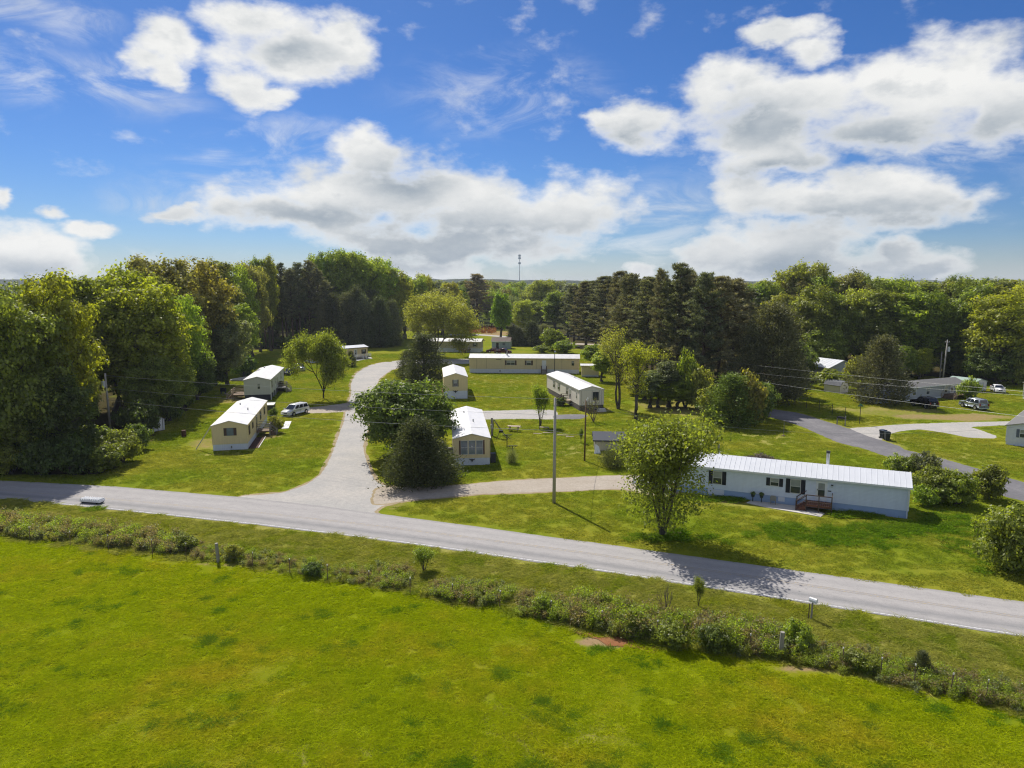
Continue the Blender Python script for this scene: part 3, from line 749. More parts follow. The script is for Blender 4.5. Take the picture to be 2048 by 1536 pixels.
#HOMES
# ------------------------------------------------------------------ mobile homes
class Home:
    """a mobile home; local y runs from the front end along the length, x across"""
    def __init__(s, name, label, cat, x, y, yaw, L, W, eave, peak, skirt, wallm, skirtm, roofm, group=None, over=0.10, trim=None, rib=None, skirt_in=0.02, floor_z=0.0):
        s.r = thing(name, label, cat, (x, y, 0), R(yaw), group)
        s.L, s.W, s.e, s.p, s.sk = L, W, eave, peak, skirt
        h = W / 2
        # walls with the two gables
        mb = MB()
        prof = [(-h, skirt), (h, skirt), (h, eave), (0, peak - 0.03), (-h, eave)]
        mb.prism(prof, 'y', 0, L)
        mb.build('wall', wallm, s.r)
        if skirtm:
            MB().box(-h + skirt_in, h - skirt_in, skirt_in, L - skirt_in, -0.05, skirt - 0.003).build('skirting', skirtm, s.r)
        # roof: two slopes with thickness, a ridge cap and an eave lip
        o = over; th = 0.07
        sl = (peak - eave) / h
        rm = MB()
        ez = eave - sl * o + 0.01
        rm.prism([(-h - o, ez), (0, peak + 0.01), (h + o, ez), (h + o, ez + th), (0, peak + 0.01 + th), (-h - o, ez + th)], 'y', -o, L + o)
        s.roof = rm.build('roof', roofm, s.r)
        s.roofz = lambda x: peak + 0.01 + th - sl * abs(x)
        tm = trim or wallm
        fm = MB()
        for sx in (-1, 1):
            fm.box(sx * (h + o) - (0.02 if sx < 0 else 0), sx * (h + o) + (0.02 if sx > 0 else 0), -o, L + o, ez - 0.10, ez + th - 0.004)
        fm.build('eave_trim', tm, s.r)
        for sx in (-1, 1):
            for yy in (0, L):
                c = MB().box(sx * h - 0.035, sx * h + 0.035, yy - 0.035, yy + 0.035, skirt, eave - 0.05)
                c.build('corner_trim', tm, s.r)
        for yy in (-0.012, L - 0.013):
            MB().box(-h, h, yy, yy + 0.025, eave - 0.16, eave - 0.08).build('gable_trim', tm, s.r)
        if rib:
            me = None
            k = int(L / rib)
            for i in range(k + 1):
                y_ = -o + 0.05 + i * (L + 2 * o - 0.1) / k
                if me is None:
                    q = MB()
                    for sx in (-1, 1):
                        a_, c_ = Vector((sx * (h + o), 0, ez + th)), Vector((0, 0, peak + 0.01 + th))
                        q.hexa([a_ + Vector((0, -.018, 0)), a_ + Vector((0, .018, 0)), c_ + Vector((0, .018, 0)), c_ + Vector((0, -.018, 0))],
                               [a_ + Vector((0, -.010, .024)), a_ + Vector((0, .010, .024)), c_ + Vector((0, .010, .024)), c_ + Vector((0, -.010, .024))])
                    me = q.mesh('roof_rib', roofm)
                link_mesh('roof_rib', me, s.roof, (0, y_, 0))
    def slab(s, mb, side, s0, s1, z0, z1, d0, d1):
        """box on a wall: F front end, B back end, R/L long sides; s along the wall, d outwards"""
        h = s.W / 2
        if side == 'F': mb.box(-h + s0, -h + s1, -d1, -d0, z0, z1)
        elif side == 'B': mb.box(-h + s0, -h + s1, s.L + d0, s.L + d1, z0, z1)
        elif side == 'R': mb.box(h + d0, h + d1, s0, s1, z0, z1)
        else: mb.box(-h - d1, -h - d0, s0, s1, z0, z1)
        return mb
    def window(s, side, c, w, z0, z1, frame, shutter=None, sw=0.32, pane=None, sashes=1, label=None, mull=0):
        a, b = c - w / 2, c + w / 2
        f = 0.05
        mb = MB()
        s.slab(mb, side, a - f, a, z0 - f, z1 + f, 0.0, 0.05); s.slab(mb, side, b, b + f, z0 - f, z1 + f, 0.0, 0.05)
        s.slab(mb, side, a, b, z1, z1 + f, 0.0, 0.05); s.slab(mb, side, a, b, z0 - f, z0, 0.0, 0.05)
        win = mb.build('window', frame, s.r)
        if label: win['label'] = label
        n = mull + 1
        for i in range(n):
            p0 = a + (b - a) * i / n; p1 = a + (b - a) * (i + 1) / n
            if i: s.slab(MB(), side, p0 - 0.03, p0 + 0.03, z0, z1, 0.002, 0.045).build('mullion', frame, win)
            s.slab(MB(), side, p0, p1, (z0 + z1) / 2, z1, 0.0015, 0.012).build('pane', pane or M['glass_light'], win)
            s.slab(MB(), side, p0, p1, z0, (z0 + z1) / 2, 0.0015, 0.022).build('pane', M['glass'] if pane is None else pane, win)
        if sashes: s.slab(MB(), side, a, b, (z0 + z1) / 2 - 0.02, (z0 + z1) / 2 + 0.02, 0.002, 0.04).build('sash', frame, win)
        if shutter:
            for q0, q1 in ((a - f - sw, a - f - 0.004), (b + f + 0.004, b + f + sw)):
                s.slab(MB(), side, q0, q1, z0 - f, z1 + f, 0.0, 0.035).build('shutter', shutter, s.r)
        return win
    def door(s, side, c, w, z0, z1, mat, frame, pane=True, handle=-1):
        a, b = c - w / 2, c + w / 2
        mb = MB(); f = 0.07
        s.slab(mb, side, a - f, a, z0, z1 + f, 0, 0.05); s.slab(mb, side, b, b + f, z0, z1 + f, 0, 0.05); s.slab(mb, side, a, b, z1, z1 + f, 0, 0.05)
        mb.build('door_frame', frame, s.r)
        d = s.slab(MB(), side, a, b, z0, z1, 0.001, 0.03).build('door', mat, s.r)
        if pane:
            s.slab(MB(), side, a + 0.14, b - 0.14, z0 + 1.05, z1 - 0.14, 0.028, 0.036).build('pane', M['glass_light'], d)
            s.slab(MB(), side, a + 0.14, b - 0.14, z0 + 0.35, z0 + 1.03, 0.028, 0.036).build('pane', M['glass'], d)
        hx = b - 0.08 if handle > 0 else a + 0.08
        s.slab(MB(), side, hx - 0.025, hx + 0.025, z0 + 0.95, z0 + 1.1, 0.03, 0.08).build('handle', M['dark_metal'], d)
        return d
    def batten(s, side, c, mat, w=0.05):
        return s.slab(MB(), side, c - w / 2, c + w / 2, s.sk, s.e - 0.14, 0.0, 0.012).build('wall_seam', mat, s.r)
    def post(s, side, c, z0, z1, d=0.05, r=0.06, mat=None):
        return s.slab(MB(), side, c - r, c + r, z0, z1, d, d + 2 * r).build('post', mat or M['white'], s.r)
    def pt(s, x, y, z=0.0):
        a = s.r.rotation_euler.z
        return Vector((s.r.location.x + x * math.cos(a) - y * math.sin(a), s.r.location.y + x * math.sin(a) + y * math.cos(a), z))
    def vent(s, y, x, r=0.10, hgt=0.35, mat=None):
        z = s.roofz(x) - 0.03
        MB().tube([(x, y, z), (x, y, z + hgt)], r, 10).build('roof_vent', mat or M['steel'], s.r)

def deck(name, label, home, side, s0, s1, depth, top, mat, railm, steps=None, steps_dir='out', rails=True, lattice=False, group=None, n_rail=3):
    """wooden landing on a long side of a home (a thing of its own): boards, posts, rails and steps"""
    h = home.W / 2
    sg = 1 if side == 'R' else -1
    o = thing(name, label, 'porch deck' if depth > 1.3 else 'steps', home.pt(sg * (h + 0.02), s0, 0), home.r.rotation_euler.z, group)
    # local: x outwards times sg, y along
    X = lambda a, b: (min(sg * a, sg * b), max(sg * a, sg * b))
    wd = s1 - s0
    nb = max(4, int(wd / 0.16))
    me = MB().box(*X(0, depth), 0.0, wd / nb - 0.012, top - 0.04, top).mesh('board', mat)
    for i in range(nb): link_mesh('board', me, o, (0, i * wd / nb, 0))
    fr = MB()
    x0, x1 = X(0, depth)
    fr.box(x0, x1, 0.0, 0.04, top - 0.22, top - 0.043).box(x0, x1, wd - 0.04, wd, top - 0.22, top - 0.043)
    xo = X(depth - 0.04, depth)
    fr.box(xo[0], xo[1], 0.042, wd - 0.042, top - 0.22, top - 0.043)
    fr.build('frame', mat, o)
    pm = MB().box(-0.045, 0.045, -0.045, 0.045, 0, top + (0.95 if rails else -0.05)).mesh('post', railm)
    ys = [0.05, wd - 0.05] if wd < 2.2 else [0.05, wd / 2, wd - 0.05]
    for y_ in ys: link_mesh('post', pm, o, (sg * (depth + 0.045), y_, 0))
    if rails and steps and steps_dir == 'out':
        run, n = 0.27, steps
        for yy in (wd / 2 - .56, wd / 2 + .56):
            MB().tube([(sg * (depth + .05), yy, top + .92), (sg * (depth + .1 + n * run), yy, .95)], 0.05, 4).build('rail', railm, o)
            MB().tube([(sg * (depth + .05), yy, top + .45), (sg * (depth + .1 + n * run), yy, .45)], 0.04, 4).build('rail', railm, o)
            MB().box(sg * (depth + .1 + n * run) - .045, sg * (depth + .1 + n * run) + .045, yy - .045, yy + .045, 0, 1.0).build('post', railm, o)
            MB().box(sg * (depth + .05) - .045, sg * (depth + .05) + .045, yy - .045, yy + .045, 0, top + .95).build('post', railm, o)
        for zz in np.linspace(top + 0.28, top + 0.92, n_rail):
            for yy in (0.0, wd - 0.06): MB().box(*X(0.05, depth), yy, yy + 0.06, zz - 0.035, zz + 0.035).build('rail', railm, o)
            for ya, yb in ((.05, wd / 2 - .6), (wd / 2 + .6, wd - .05)):
                if yb - ya > .2: MB().box(*X(depth + .01, depth + .08), ya, yb, zz - 0.035, zz + 0.035).build('rail', railm, o)
    elif rails:
        rr = X(depth + 0.0, depth + 0.09)
        for zz in np.linspace(top + 0.28, top + 0.92, n_rail):
            lo = 0.05
            hi = wd - 0.05
            MB().box(rr[0] + .01, rr[1] - .01, lo + .045, hi - .045, zz - 0.035, zz + 0.035).build('rail', railm, o)
            for yy, skip in ((0.0, steps and steps_dir == 'near'), (wd - 0.06, steps and steps_dir == 'far')):
                if skip: continue
                MB().box(*X(0.05, depth), yy, yy + 0.06, zz - 0.035, zz + 0.035).build('rail', railm, o)
    if steps:
        n = steps
        run = 0.27
        for i in range(n):
            z1 = top - (i + 1) * top / (n + 1)
            if steps_dir == 'out':
                MB().box(*X(depth + 0.1 + i * run, depth + 0.1 + (i + 1) * run - 0.004), wd / 2 - 0.5, wd / 2 + 0.5, 0, z1).build('step', mat, o)
            elif steps_dir == 'far':
                MB().box(*X(0.1, depth), wd + i * run + 0.003, wd + (i + 1) * run, 0, z1).build('step', mat, o)
            else:
                MB().box(*X(0.1, depth), -(i + 1) * run, -i * run - 0.003, 0, z1).build('step', mat, o)
        if steps_dir in ('far', 'near') and rails:
            s_ = 1 if steps_dir == 'far' else -1
            base = wd if s_ > 0 else 0
            yA, yB = base, base + s_ * (n * run)
            for xx in ((depth + 0.045,) if depth < 1.3 and not lattice else (depth + 0.045, 0.08)):
                MB().tube([(sg * xx, yA, top + 0.92), (sg * xx, yB, 0.95)], 0.04, 4).build('rail', railm, o)
                MB().tube([(sg * xx, yA, top + 0.4), (sg * xx, yB, 0.45)], 0.03, 4).build('rail', railm, o)
                MB().box(sg * xx - .045, sg * xx + .045, yB - .045, yB + .045, 0, 1.0).build('post', railm, o)
    return o
def emblem(home, c, z, wsp, mat):
    """black eagle plaque with spread wings fixed to the skirting"""
    h = home.W / 2
    out = [(0, -.16), (.05, -.3), (.10, -.28), (.06, -.12), (.14, -.04), (.30, .02), (.42, .12), (.5, .26), (.42, .22), (.34, .2), (.25, .14), (.14, .14), (.07, .12), (.04, .22), (0, .26),
           (-.04, .22), (-.07, .12), (-.14, .14), (-.25, .14), (-.34, .2), (-.42, .22), (-.5, .26), (-.42, .12), (-.30, .02), (-.14, -.04), (-.06, -.12), (-.10, -.28), (-.05, -.3)]
    MB().prism([(-h + c + x * wsp, z + y * wsp) for x, y in out], 'y', -0.06, -0.02).build('eagle_plaque', mat, home.r)

# tan home in the left foreground
hA = Home('mobile_home', 'tan mobile home with white skirting beside the red mulch bed, nearest on the left', 'mobile home', -36.38, 89.74, 11.9, 19.9, 4.27, 3.22, 3.80, 0.78, M['tan'], M['skirt_white'], M['roof_white'], over=0.12)
hA.window('F', 2.2, 0.74, 1.95, 2.85, M['greyblue'], M['brownpaint'], 0.36, M['glass_blue'], label='front window with curtain between brown shutters')
hA.window('R', 1.9, 0.55, 1.65, 2.75, M['brownpaint'], M['brownpaint'], 0.3)
hA.window('R', 4.9, 0.5, 1.9, 2.6, M['brownpaint'], M['brownpaint'], 0.25)
hA.window('R', 12.6, 0.7, 1.7, 2.7, M['brownpaint'], M['brownpaint'], 0.3)
hA.window('R', 16.8, 0.7, 1.7, 2.7, M['brownpaint'], M['brownpaint'], 0.3)
hA.door('R', 8.6, 0.9, 0.85, 2.85, M['white'], M['brownpaint'])
hA.slab(MB(), 'F', 2.22, 2.36, 0.25, 0.55, 0.0, 0.12).build('tap_box', M['plastic_grey'], hA.r)
hA.vent(9.5, 0.9); hA.vent(14.0, -0.8)
q0 = Vector((-2.3, 0.1, 3.1)); q1 = Vector((-4.4, 1.2, 0.06))
a = hA.r.rotation_euler.z
MB().tube([q0, q1], 0.07, 8).build('drain_pipe', M['offwhite'], hA.r)
deck('entry_deck', 'small weathered deck with white bench rail beside the nearest tan home', hA, 'R', 7.9, 10.2, 1.7, 0.8, M['wood_brown'], M['wood_grey'], 3, 'out')
bed = MB().prism([(2.16, 0.3), (3.35, 0.3), (3.35, 7.2), (2.16, 7.2)], 'z', 0.004, 0.07).build('mulch_bed', M['mulch'])
bed.location = hA.r.location; bed.rotation_euler = hA.r.rotation_euler
tag(bed, 'long red brown mulch bed along the nearest tan home', kind='structure')
edg = MB().box(3.38, 3.46, 0.2, 7.4, 0, 0.13).build('edging_board', M['offwhite'])
edg.location = hA.r.location; edg.rotation_euler = hA.r.rotation_euler
tag(edg, 'white edging board along the red mulch bed', 'edging')
# grey home behind it
hB = Home('mobile_home', 'pale grey mobile home standing on dark skirting behind the nearest tan home', 'mobile home', -47.25, 130.3, 10.8, 20.0, 4.6, 3.76, 4.32, 1.0, M['greywall'], M['skirt_dark'], M['roof_white'], trim=M['offwhite'], over=0.15)
hB.window('F', 2.6, 0.42, 2.1, 3.05, M['offwhite'], None)
hB.window('R', 2.6, 0.55, 2.0, 3.2, M['offwhite'], M['black'], 0.25)
hB.window('R', 7.6, 0.9, 2.0, 3.2, M['offwhite'], None)
hB.window('R', 15.5, 0.9, 2.0, 3.2, M['offwhite'], None)
hB.door('R', 10.4, 0.9, 1.05, 3.05, M['white'], M['offwhite'])
hB.post('R', 0.1, 0, 3.4, 0.05, 0.06); hB.post('R', 3.6, 0, 3.4, 0.05, 0.05); hB.post('R', 6.4, 0, 3.4, 0.05, 0.05)
hB.vent(16.5, -1.0, 0.16, 0.35)
deck('side_deck', 'dark ramshackle deck with steps on the left of the pale grey home', hB, 'L', 0.6, 4.6, 2.4, 1.0, M['wood_brown'], M['wood_pale'], 4, 'out')
deck('side_steps', 'dark step landing on the drive side of the pale grey home', hB, 'R', 9.4, 11.4, 1.6, 1.0, M['wood_grey'], M['wood_grey'], 3, 'out')
# far home behind the lawn tree
hC = Home('mobile_home', 'far tan mobile home at the end of the curving drive with a blue white roof', 'mobile home', -43.95, 209.6, 135.9, 18.5, 4.27, 3.3, 3.80, 0.7, M['tan'], M['skirt_white'], M['roof_metal'], trim=M['navy'], over=0.25)
hC.door('L', 4.2, 0.9, 0.75, 2.75, M['white'], M['white'])
hC.window('L', 1.4, 0.9, 1.4, 2.6, M['brownpaint'], M['brownpaint'], 0.3)
hC.window('L', 9.0, 0.9, 1.5, 2.6, M['brownpaint'], M['brownpaint'], 0.3)
deck('porch_landing', 'low dark porch on posts in front of the far tan home', hC, 'L', 0.4, 5.6, 2.2, 0.65, M['wood_grey'], M['white'], 2, 'out', rails=True)
# tan home with the three front windows
hD = Home('mobile_home', 'tan mobile home with three tall front windows and a stained white skirting', 'mobile home', -4.73, 81.9, 5.5, 19.3, 4.27, 3.21, 3.76, 0.88, M['tan'], M['skirt_stained'], M['roof_white'], over=0.12)
for c, w_ in ((1.24, 0.74), (2.15, 0.72), (3.04, 0.74)):
    hD.window('F', c, w_, 1.35, 2.95, M['offwhite'], None, pane=M['glass_blue'])
for c in (0.73, 3.55):
    hD.slab(MB(), 'F', c - 0.08, c + 0.08, 1.3, 3.0, 0, 0.04).build('shutter', M['maroon'], hD.r)
for c in (0.35, 3.9): hD.batten('F', c, M['tan'])
emblem(hD, 2.15, 0.62, 0.75, M['black'])
MB().prism([(-.09, 0), (0, -.1), (.09, 0), (0, .1)], 'y', -0.06, -0.03).build('window_star', M['white'], hD.r, loc=(0.0, 0, 2.28))
hD.vent(8.0, 0.5); hD.vent(14.5, -0.5, 0.08, 0.3)
hD.window('R', 3.0, 0.8, 1.6, 2.7, M['offwhite'], M['maroon'], 0.3)
hD.window('R', 9.0, 0.8, 1.6, 2.7, M['offwhite'], M['maroon'], 0.3)
hD.slab(MB(), 'R', 0.9, 1.7, 0.0, 1.1, 0.15, 0.75).build('air_conditioner', M['dark_metal'], hD.r)
deck('side_deck', 'pale railed deck on the left of the home with three front windows', hD, 'L', 1.2, 6.2, 2.6, 0.85, M['wood_grey'], M['wood_pale'], 3, 'far')
# small tan home behind it
hE = Home('mobile_home', 'small tan mobile home on tall white skirting with one shuttered front window', 'mobile home', -10.55, 131.95, 6.4, 15.0, 4.4, 4.10, 4.80, 1.50, M['tan'], M['skirt_white'], M['roof_white'], over=0.1)
hE.window('F', 2.15, 0.62, 2.35, 3.55, M['offwhite'], M['black'], 0.2)
emblem(hE, 2.15, 1.35, 0.95, M['black'])
hE.batten('F', 1.0, M['tan']); hE.batten('F', 3.3, M['tan'])
hE.window('R', 4, 0.8, 2.3, 3.4, M['offwhite'], M['black'], 0.25)
deck('side_deck', 'brown wooden deck on the left of the small tan home', hE, 'L', 0.5, 4.2, 2.0, 1.35, M['wood_red'], M['wood_red'], 4, 'out')
# long tan home across the lawn
hF = Home('mobile_home', 'long tan mobile home lying broadside across the middle lawn', 'mobile home', 16.4, 172.6, 86.0, 26.7, 4.27, 3.64, 4.42, 0.98, M['tan_worn'], M['skirt_white'], M['roof_white'], over=0.15)
hF.window('L', 16.6, 1.9, 2.0, 3.05, M['offwhite'], M['brownpaint'], 0.42, mull=1)
hF.window('L', 12.2, 1.0, 2.0, 3.05, M['offwhite'], M['brownpaint'], 0.42)
hF.window('L', 1.55, 0.5, 2.0, 3.0, M['brownpaint'], None)
hF.door('L', 8.5, 0.9, 1.0, 3.1, M['white'], M['white'], pane=False)
hF.slab(MB(), 'L', 18.9, 20.2, 3.28, 3.42, 0, 0.03).build('wall_vent', M['brownpaint'], hF.r)
for c in (18.0, 22.5, 25.0, 10.4, 4.2, 6.0): hF.batten('L', c, M['brownpaint'], 0.035)
hF.vent(17.6, -0.6, 0.16, 0.9, M['plastic_grey'])
deck('entry_steps', 'narrow entry steps with dark posts at the long tan home', hF, 'L', 7.8, 9.2, 1.0, 0.95, M['wood_grey'], M['brownpaint'], 4, 'out')
hF.slab(MB(), 'L', 19.0, 19.4, 0.4, 0.6, 0.0, 0.03).build('skirting_vent', M['black'], hF.r)
# cream home seen at an angle
hG = Home('mobile_home', 'cream mobile home with a railed stair on its long side and dark stone skirting', 'mobile home', 13.55, 119.3, 11.7, 22.1, 4.27, 3.55, 4.12, 0.92, M['beige'], M['skirt_stone'], M['roof_white'], trim=M['offwhite'], over=0.12)
hG.window('L', 16.6, 0.9, 1.7, 3.0, M['offwhite'], M['brownpaint'], 0.25)
hG.window('L', 13.2, 0.95, 1.7, 3.0, M['offwhite'], M['brownpaint'], 0.25)
hG.window('L', 7.6, 0.8, 1.8, 3.0, M['offwhite'], M['brownpaint'], 0.25)
hG.window('L', 1.8, 0.45, 1.9, 2.9, M['offwhite'], None)
hG.door('L', 5.7, 0.9, 1.0, 3.0, M['white'], M['offwhite'])
hG.window('F', 2.85, 0.95, 1.75, 3.1, M['skirt_stone'], None, pane=M['glass'], mull=1)
for c in (0.3, 2.2, 3.5, 3.9): hG.batten('F', c, M['brownpaint'], 0.03)
hG.vent(12.0, 0.6)
deck('entry_stair', 'wooden stair with dark handrails against the cream home', hG, 'L', 5.0, 6.8, 1.3, 1.02, M['wood_pale'], M['brownpaint'], 5, 'out')
MB().prism([(0, 0), (1.6, 0), (1.4, .45), (.3, .5)], 'y', -.5, .5).build('tarp_bundle', M['cloth_white'], None, loc=hG.pt(0.6, -1.1, 0.0))
tag(bpy.data.objects['tarp_bundle'], 'white tarp bundle lying against the dark skirting of the cream home', 'tarp')
# pale blue home, right foreground
hH = Home('mobile_home', 'long pale blue mobile home with a ribbed white metal roof behind the road', 'mobile home', 36.9, 64.3, 65.5, 21.3, 4.27, 2.97, 3.78, 0.72, M['bluewall'], M['skirt_blue'], M['roof_metal'], trim=M['white'], over=0.22, rib=0.46)
hH.window('L', 16.9, 0.80, 1.30, 2.55, M['offwhite'], M['navy'], 0.40)
hH.window('L', 11.5, 0.72, 1.75, 2.45, M['offwhite'], M['navy'], 0.36)
hH.window('L', 9.6, 0.85, 1.25, 2.55, M['offwhite'], M['navy'], 0.40)
hH.door('L', 7.3, 0.86, 0.80, 2.62, M['white'], M['white'], True, 1)
hH.slab(MB(), 'L', 6.33, 6.47, 2.20, 2.36, 0, 0.12).build('porch_light', M['lamp_glass'], hH.r)
hH.slab(MB(), 'L', 6.30, 6.50, 2.362, 2.44, 0, 0.14).build('porch_light_cap', M['black'], hH.r)
hH.slab(MB(), 'L', 6.45, 6.75, 1.75, 1.84, 0, 0.02).build('number_plate', M['black'], hH.r)
hH.slab(MB(), 'L', 10.5, 11.1, 0.25, 0.70, 0.0, 0.03).build('skirting_patch', M['whitewall'], hH.r)
hH.slab(MB(), 'L', 16.2, 17.8, 0.16, 0.70, 0.0, 0.03).build('skirting_patch', M['whitewall'], hH.r)
hH.slab(MB(), 'L', 0.06, 0.14, 0.05, 2.85, 0.02, 0.11).build('downspout', M['white'], hH.r)
hH.slab(MB(), 'F', 4.1, 4.2, 0.05, 2.85, 0.03, 0.12).build('downspout', M['white'], hH.r)
MB().tube([(1.0, 6.9, 3.2), (1.0, 6.9, 4.75)], 0.15, 12).build('chimney_pipe', M['steel'], hH.r)
MB().tube([(1.0, 6.9, 4.76), (1.0, 6.9, 4.98)], 0.19, 12).build('chimney_cap', M['dark_metal'], hH.r)
hH.vent(17.2, 0.9, 0.07, 0.5)
deck('entry_deck', 'red stained wooden deck with steps at the door of the pale blue home', hH, 'L', 6.3, 8.6, 1.5, 0.70, M['wood_red'], M['brownpaint'], 3, 'far', n_rail=2)
pad = MB().prism([(-4.9, 7.2), (-3.7, 6.9), (-2.3, 8.6), (-2.3, 13.6), (-3.3, 13.9), (-4.0, 12.0), (-4.5, 9.0)], 'z', 0.004, 0.05).build('patio', M['concrete'])
pad.location = hH.r.location; pad.rotation_euler = hH.r.rotation_euler
tag(pad, 'concrete patio along the pale blue home', kind='structure')
# far white home behind the spreading tree
hI = Home('mobile_home', 'white mobile home with a rusty pale roof half hidden behind the big olive tree', 'mobile home', -9.8, 227.9, 80, 20.0, 4.6, 3.5, 4.2, 1.3, M['cream'], M['skirt_white'], M['roof_old'], over=0.5)
hI.window('L', 1.6, 0.8, 1.9, 3.0, M['offwhite'], M['black'], 0.3)
hI.window('L', 5.6, 0.8, 1.9, 3.0, M['offwhite'], M['black'], 0.3)
deck('porch_landing', 'shaded porch with posts on the far white home', hI, 'L', 3.0, 6.5, 2.0, 1.0, M['wood_brown'], M['wood_brown'], 4, 'out')
# long grey home on the right
hK = Home('mobile_home', 'long grey mobile home with a dark shingle roof behind the black vehicle', 'mobile home', 64.75, 127.8, -66.2, 23.5, 4.27, 2.55, 3.35, 0.35, M['greybluewall'], M['skirt_white'], M['roof_grey'], trim=M['white'], over=0.25)
for c, w_ in ((9.5, 0.8), (13.2, 0.9), (18.2, 0.9), (21.6, 0.9)):
    hK.window('R', c, w_, 1.0, 2.15, M['white'], None)
hK.door('R', 19.9, 0.9, 0.75, 2.2, M['white'], M['white'])
hK.window('F', 2.1, 0.8, 1.1, 2.1, M['white'], None)
deck('porch_deck', 'brown porch deck with stairs in front of the long grey home', hK, 'R', 17.8, 23.3, 2.4, 0.8, M['wood_brown'], M['wood_pale'], 3, 'near')
# white home at the right edge
hP = Home('mobile_home', 'white mobile home with a blue shuttered end window at the right edge', 'mobile home', 67.6, 91.6, -43, 16.0, 4.27, 2.60, 3.15, 0.45, M['whitewall'], M['skirt_white'], M['roof_grey'], trim=M['white'], over=0.2)
hP.window('F', 1.9, 0.8, 1.2, 2.2, M['white'], M['greyblue'], 0.36)
# cream home cut by the right edge
hP2 = Home('mobile_home', 'cream mobile home end cut by the picture edge behind the silver wagon', 'mobile home', 96.6, 130.0, -78, 16.0, 4.27, 3.1, 3.5, 0.5, M['beige'], M['skirt_white'], M['roof_white'], over=0.15)
hP2.window('R', 3.0, 0.8, 1.4, 2.4, M['white'], None)
# far house with a metal roof on the right
hL = Home('house', 'grey house with a shiny metal roof half hidden by the dark pines on the right', 'house', 73.0, 156.0, 22, 14.0, 7.6, 3.3, 4.7, 0.4, M['greybluewall'], M['skirt_stone'], M['roof_metal'], over=0.45, rib=0.9)
hL.window('F', 1.6, 1.0, 1.4, 2.6, M['white'], None)
hL.window('F', 5.6, 1.0, 1.4, 2.6, M['white'], None)

# ------------------------------------------------------------------ sheds
def shed(name, label, x, y, yaw, L, W, eave, peak, wallm, roofm, door_side='F', doorm=None, trim=None, over=0.12, base=0.08):
    h = Home(name, label, 'shed', x, y, yaw, L, W, eave, peak, base, wallm, M['skirt_stone'], roofm, trim=trim or wallm, over=over)
    return h
# dark roofed shed by the clipped bush: the ridge runs across the view
p0, p1 = at(1199, 906), at(1249, 903)
s1 = shed('garden_shed', 'cream shed with a dark patched roof behind the clipped bush', p1.x, p1.y + 1.3, 86, 3.7, 2.6, 1.55, 2.25, M['cream'], M['roof_dark'], trim=M['skirt_dark'], over=0.28)
s1.slab(MB(), 'B', 0.55, 1.55, 0.1, 1.5, 0.0, 0.03).build('door', M['offwhite'], s1.r)
lb_ = MB().prism([(0, 0), (.85, 0), (.7, .9), (.3, 1.25)], 'y', -.03, .03).build('leaning_board', M['white'], None, loc=(p0.x - 0.75, p0.y - 0.5, 0), rot=(R(-18), 0, R(8)))
tag(lb_, 'white board leaning on the left end of the cream shed', 'board')
# small white shed under the left trees
s2 = shed('garden_shed', 'small white shed with double doors in the shade of the left trees', -51.6, 101.6, 58, 2.6, 2.0, 1.75, 2.35, M['whitewall'], M['roof_brown'], trim=M['white'])
for c in (0.62, 1.38):
    d_ = s2.slab(MB(), 'F', c - 0.33, c + 0.33, 0.15, 1.7, 0, 0.04).build('door', M['white'], s2.r)
    s2.slab(MB(), 'F', c - 0.04, c + 0.04, 0.8, 1.0, 0.04, 0.06).build('handle', M['black'], d_)
for c in (0.26, 1.0, 1.74): s2.slab(MB(), 'F', c - 0.03, c + 0.03, 0.12, 1.8, 0, 0.05).build('door_trim', M['black'], s2.r)
# lean-to at the end of the long tan home
p0, p1 = at(1167, 752), at(1198, 754)
s3 = shed('storage_shed', 'flat roofed tan shed standing at the right end of the long tan home', p1.x, p1.y + 1.6, 86, 3.9, 3.2, 2.65, 2.85, M['tan_worn'], M['roof_white'], over=0.35)
s3.slab(MB(), 'L', 0.0, 3.9, 0.08, 0.5, 0.0, 0.02).build('base_board', M['offwhite'], s3.r)
# blue grey shed in the distance
p0, p1 = at(985, 697), at(1018, 698)
s4 = shed('garden_shed', 'blue grey shed with a rusty brown roof behind the maroon car', p1.x + 0.6, p1.y + 2.2, 84, 6.2, 4.2, 2.6, 3.7, paint('shed_bluegrey', (0.28, 0.34, 0.39), 0.7, 0.15), M['roof_brown'], trim=M['white'], over=0.25)
s4.door('L', 4.3, 0.95, 0.15, 2.15, M['navy'], M['white'], pane=False)
s4.window('L', 2.1, 0.8, 1.3, 2.0, M['black'], None, pane=M['glass_blue'])
# gambrel shed and white shed on the right
def gambrel(name, label, x, y, yaw, L, W, wallh, peak, wallm, roofm):
    r = thing(name, label, 'shed', (x, y, 0), R(yaw))
    h = W / 2
    k = (0.62 * h, wallh + 0.68 * (peak - wallh))
    MB().prism([(-h, 0), (h, 0), (h, wallh), (k[0], k[1]), (0, peak), (-k[0], k[1]), (-h, wallh)], 'y', 0, L).build('wall', wallm, r)
    t = 0.06; o = 0.12
    MB().prism([(-h - o, wallh - .1), (-k[0] - .02, k[1]), (0, peak + .01), (k[0] + .02, k[1]), (h + o, wallh - .1), (h + o, wallh - .1 + t), (k[0] + .06, k[1] + t), (0, peak + .01 + t), (-k[0] - .06, k[1] + t), (-h - o, wallh - .1 + t)], 'y', -o, L + o).build('roof', roofm, r)
    for c in (-0.45, 0.45):
        MB().box(c - .42, c + .42, -.035, 0.0, 0.1, 1.75).build('door', wallm, r)
    return r
g = at(1688, 786)
gambrel('barn_shed', 'cream barn roofed shed standing behind the dark pine with grey trim', g.x, g.y, 30, 3.6, 2.6, 1.5, 2.35, M['beige'], M['roof_dark'])
g = at(1590, 791)
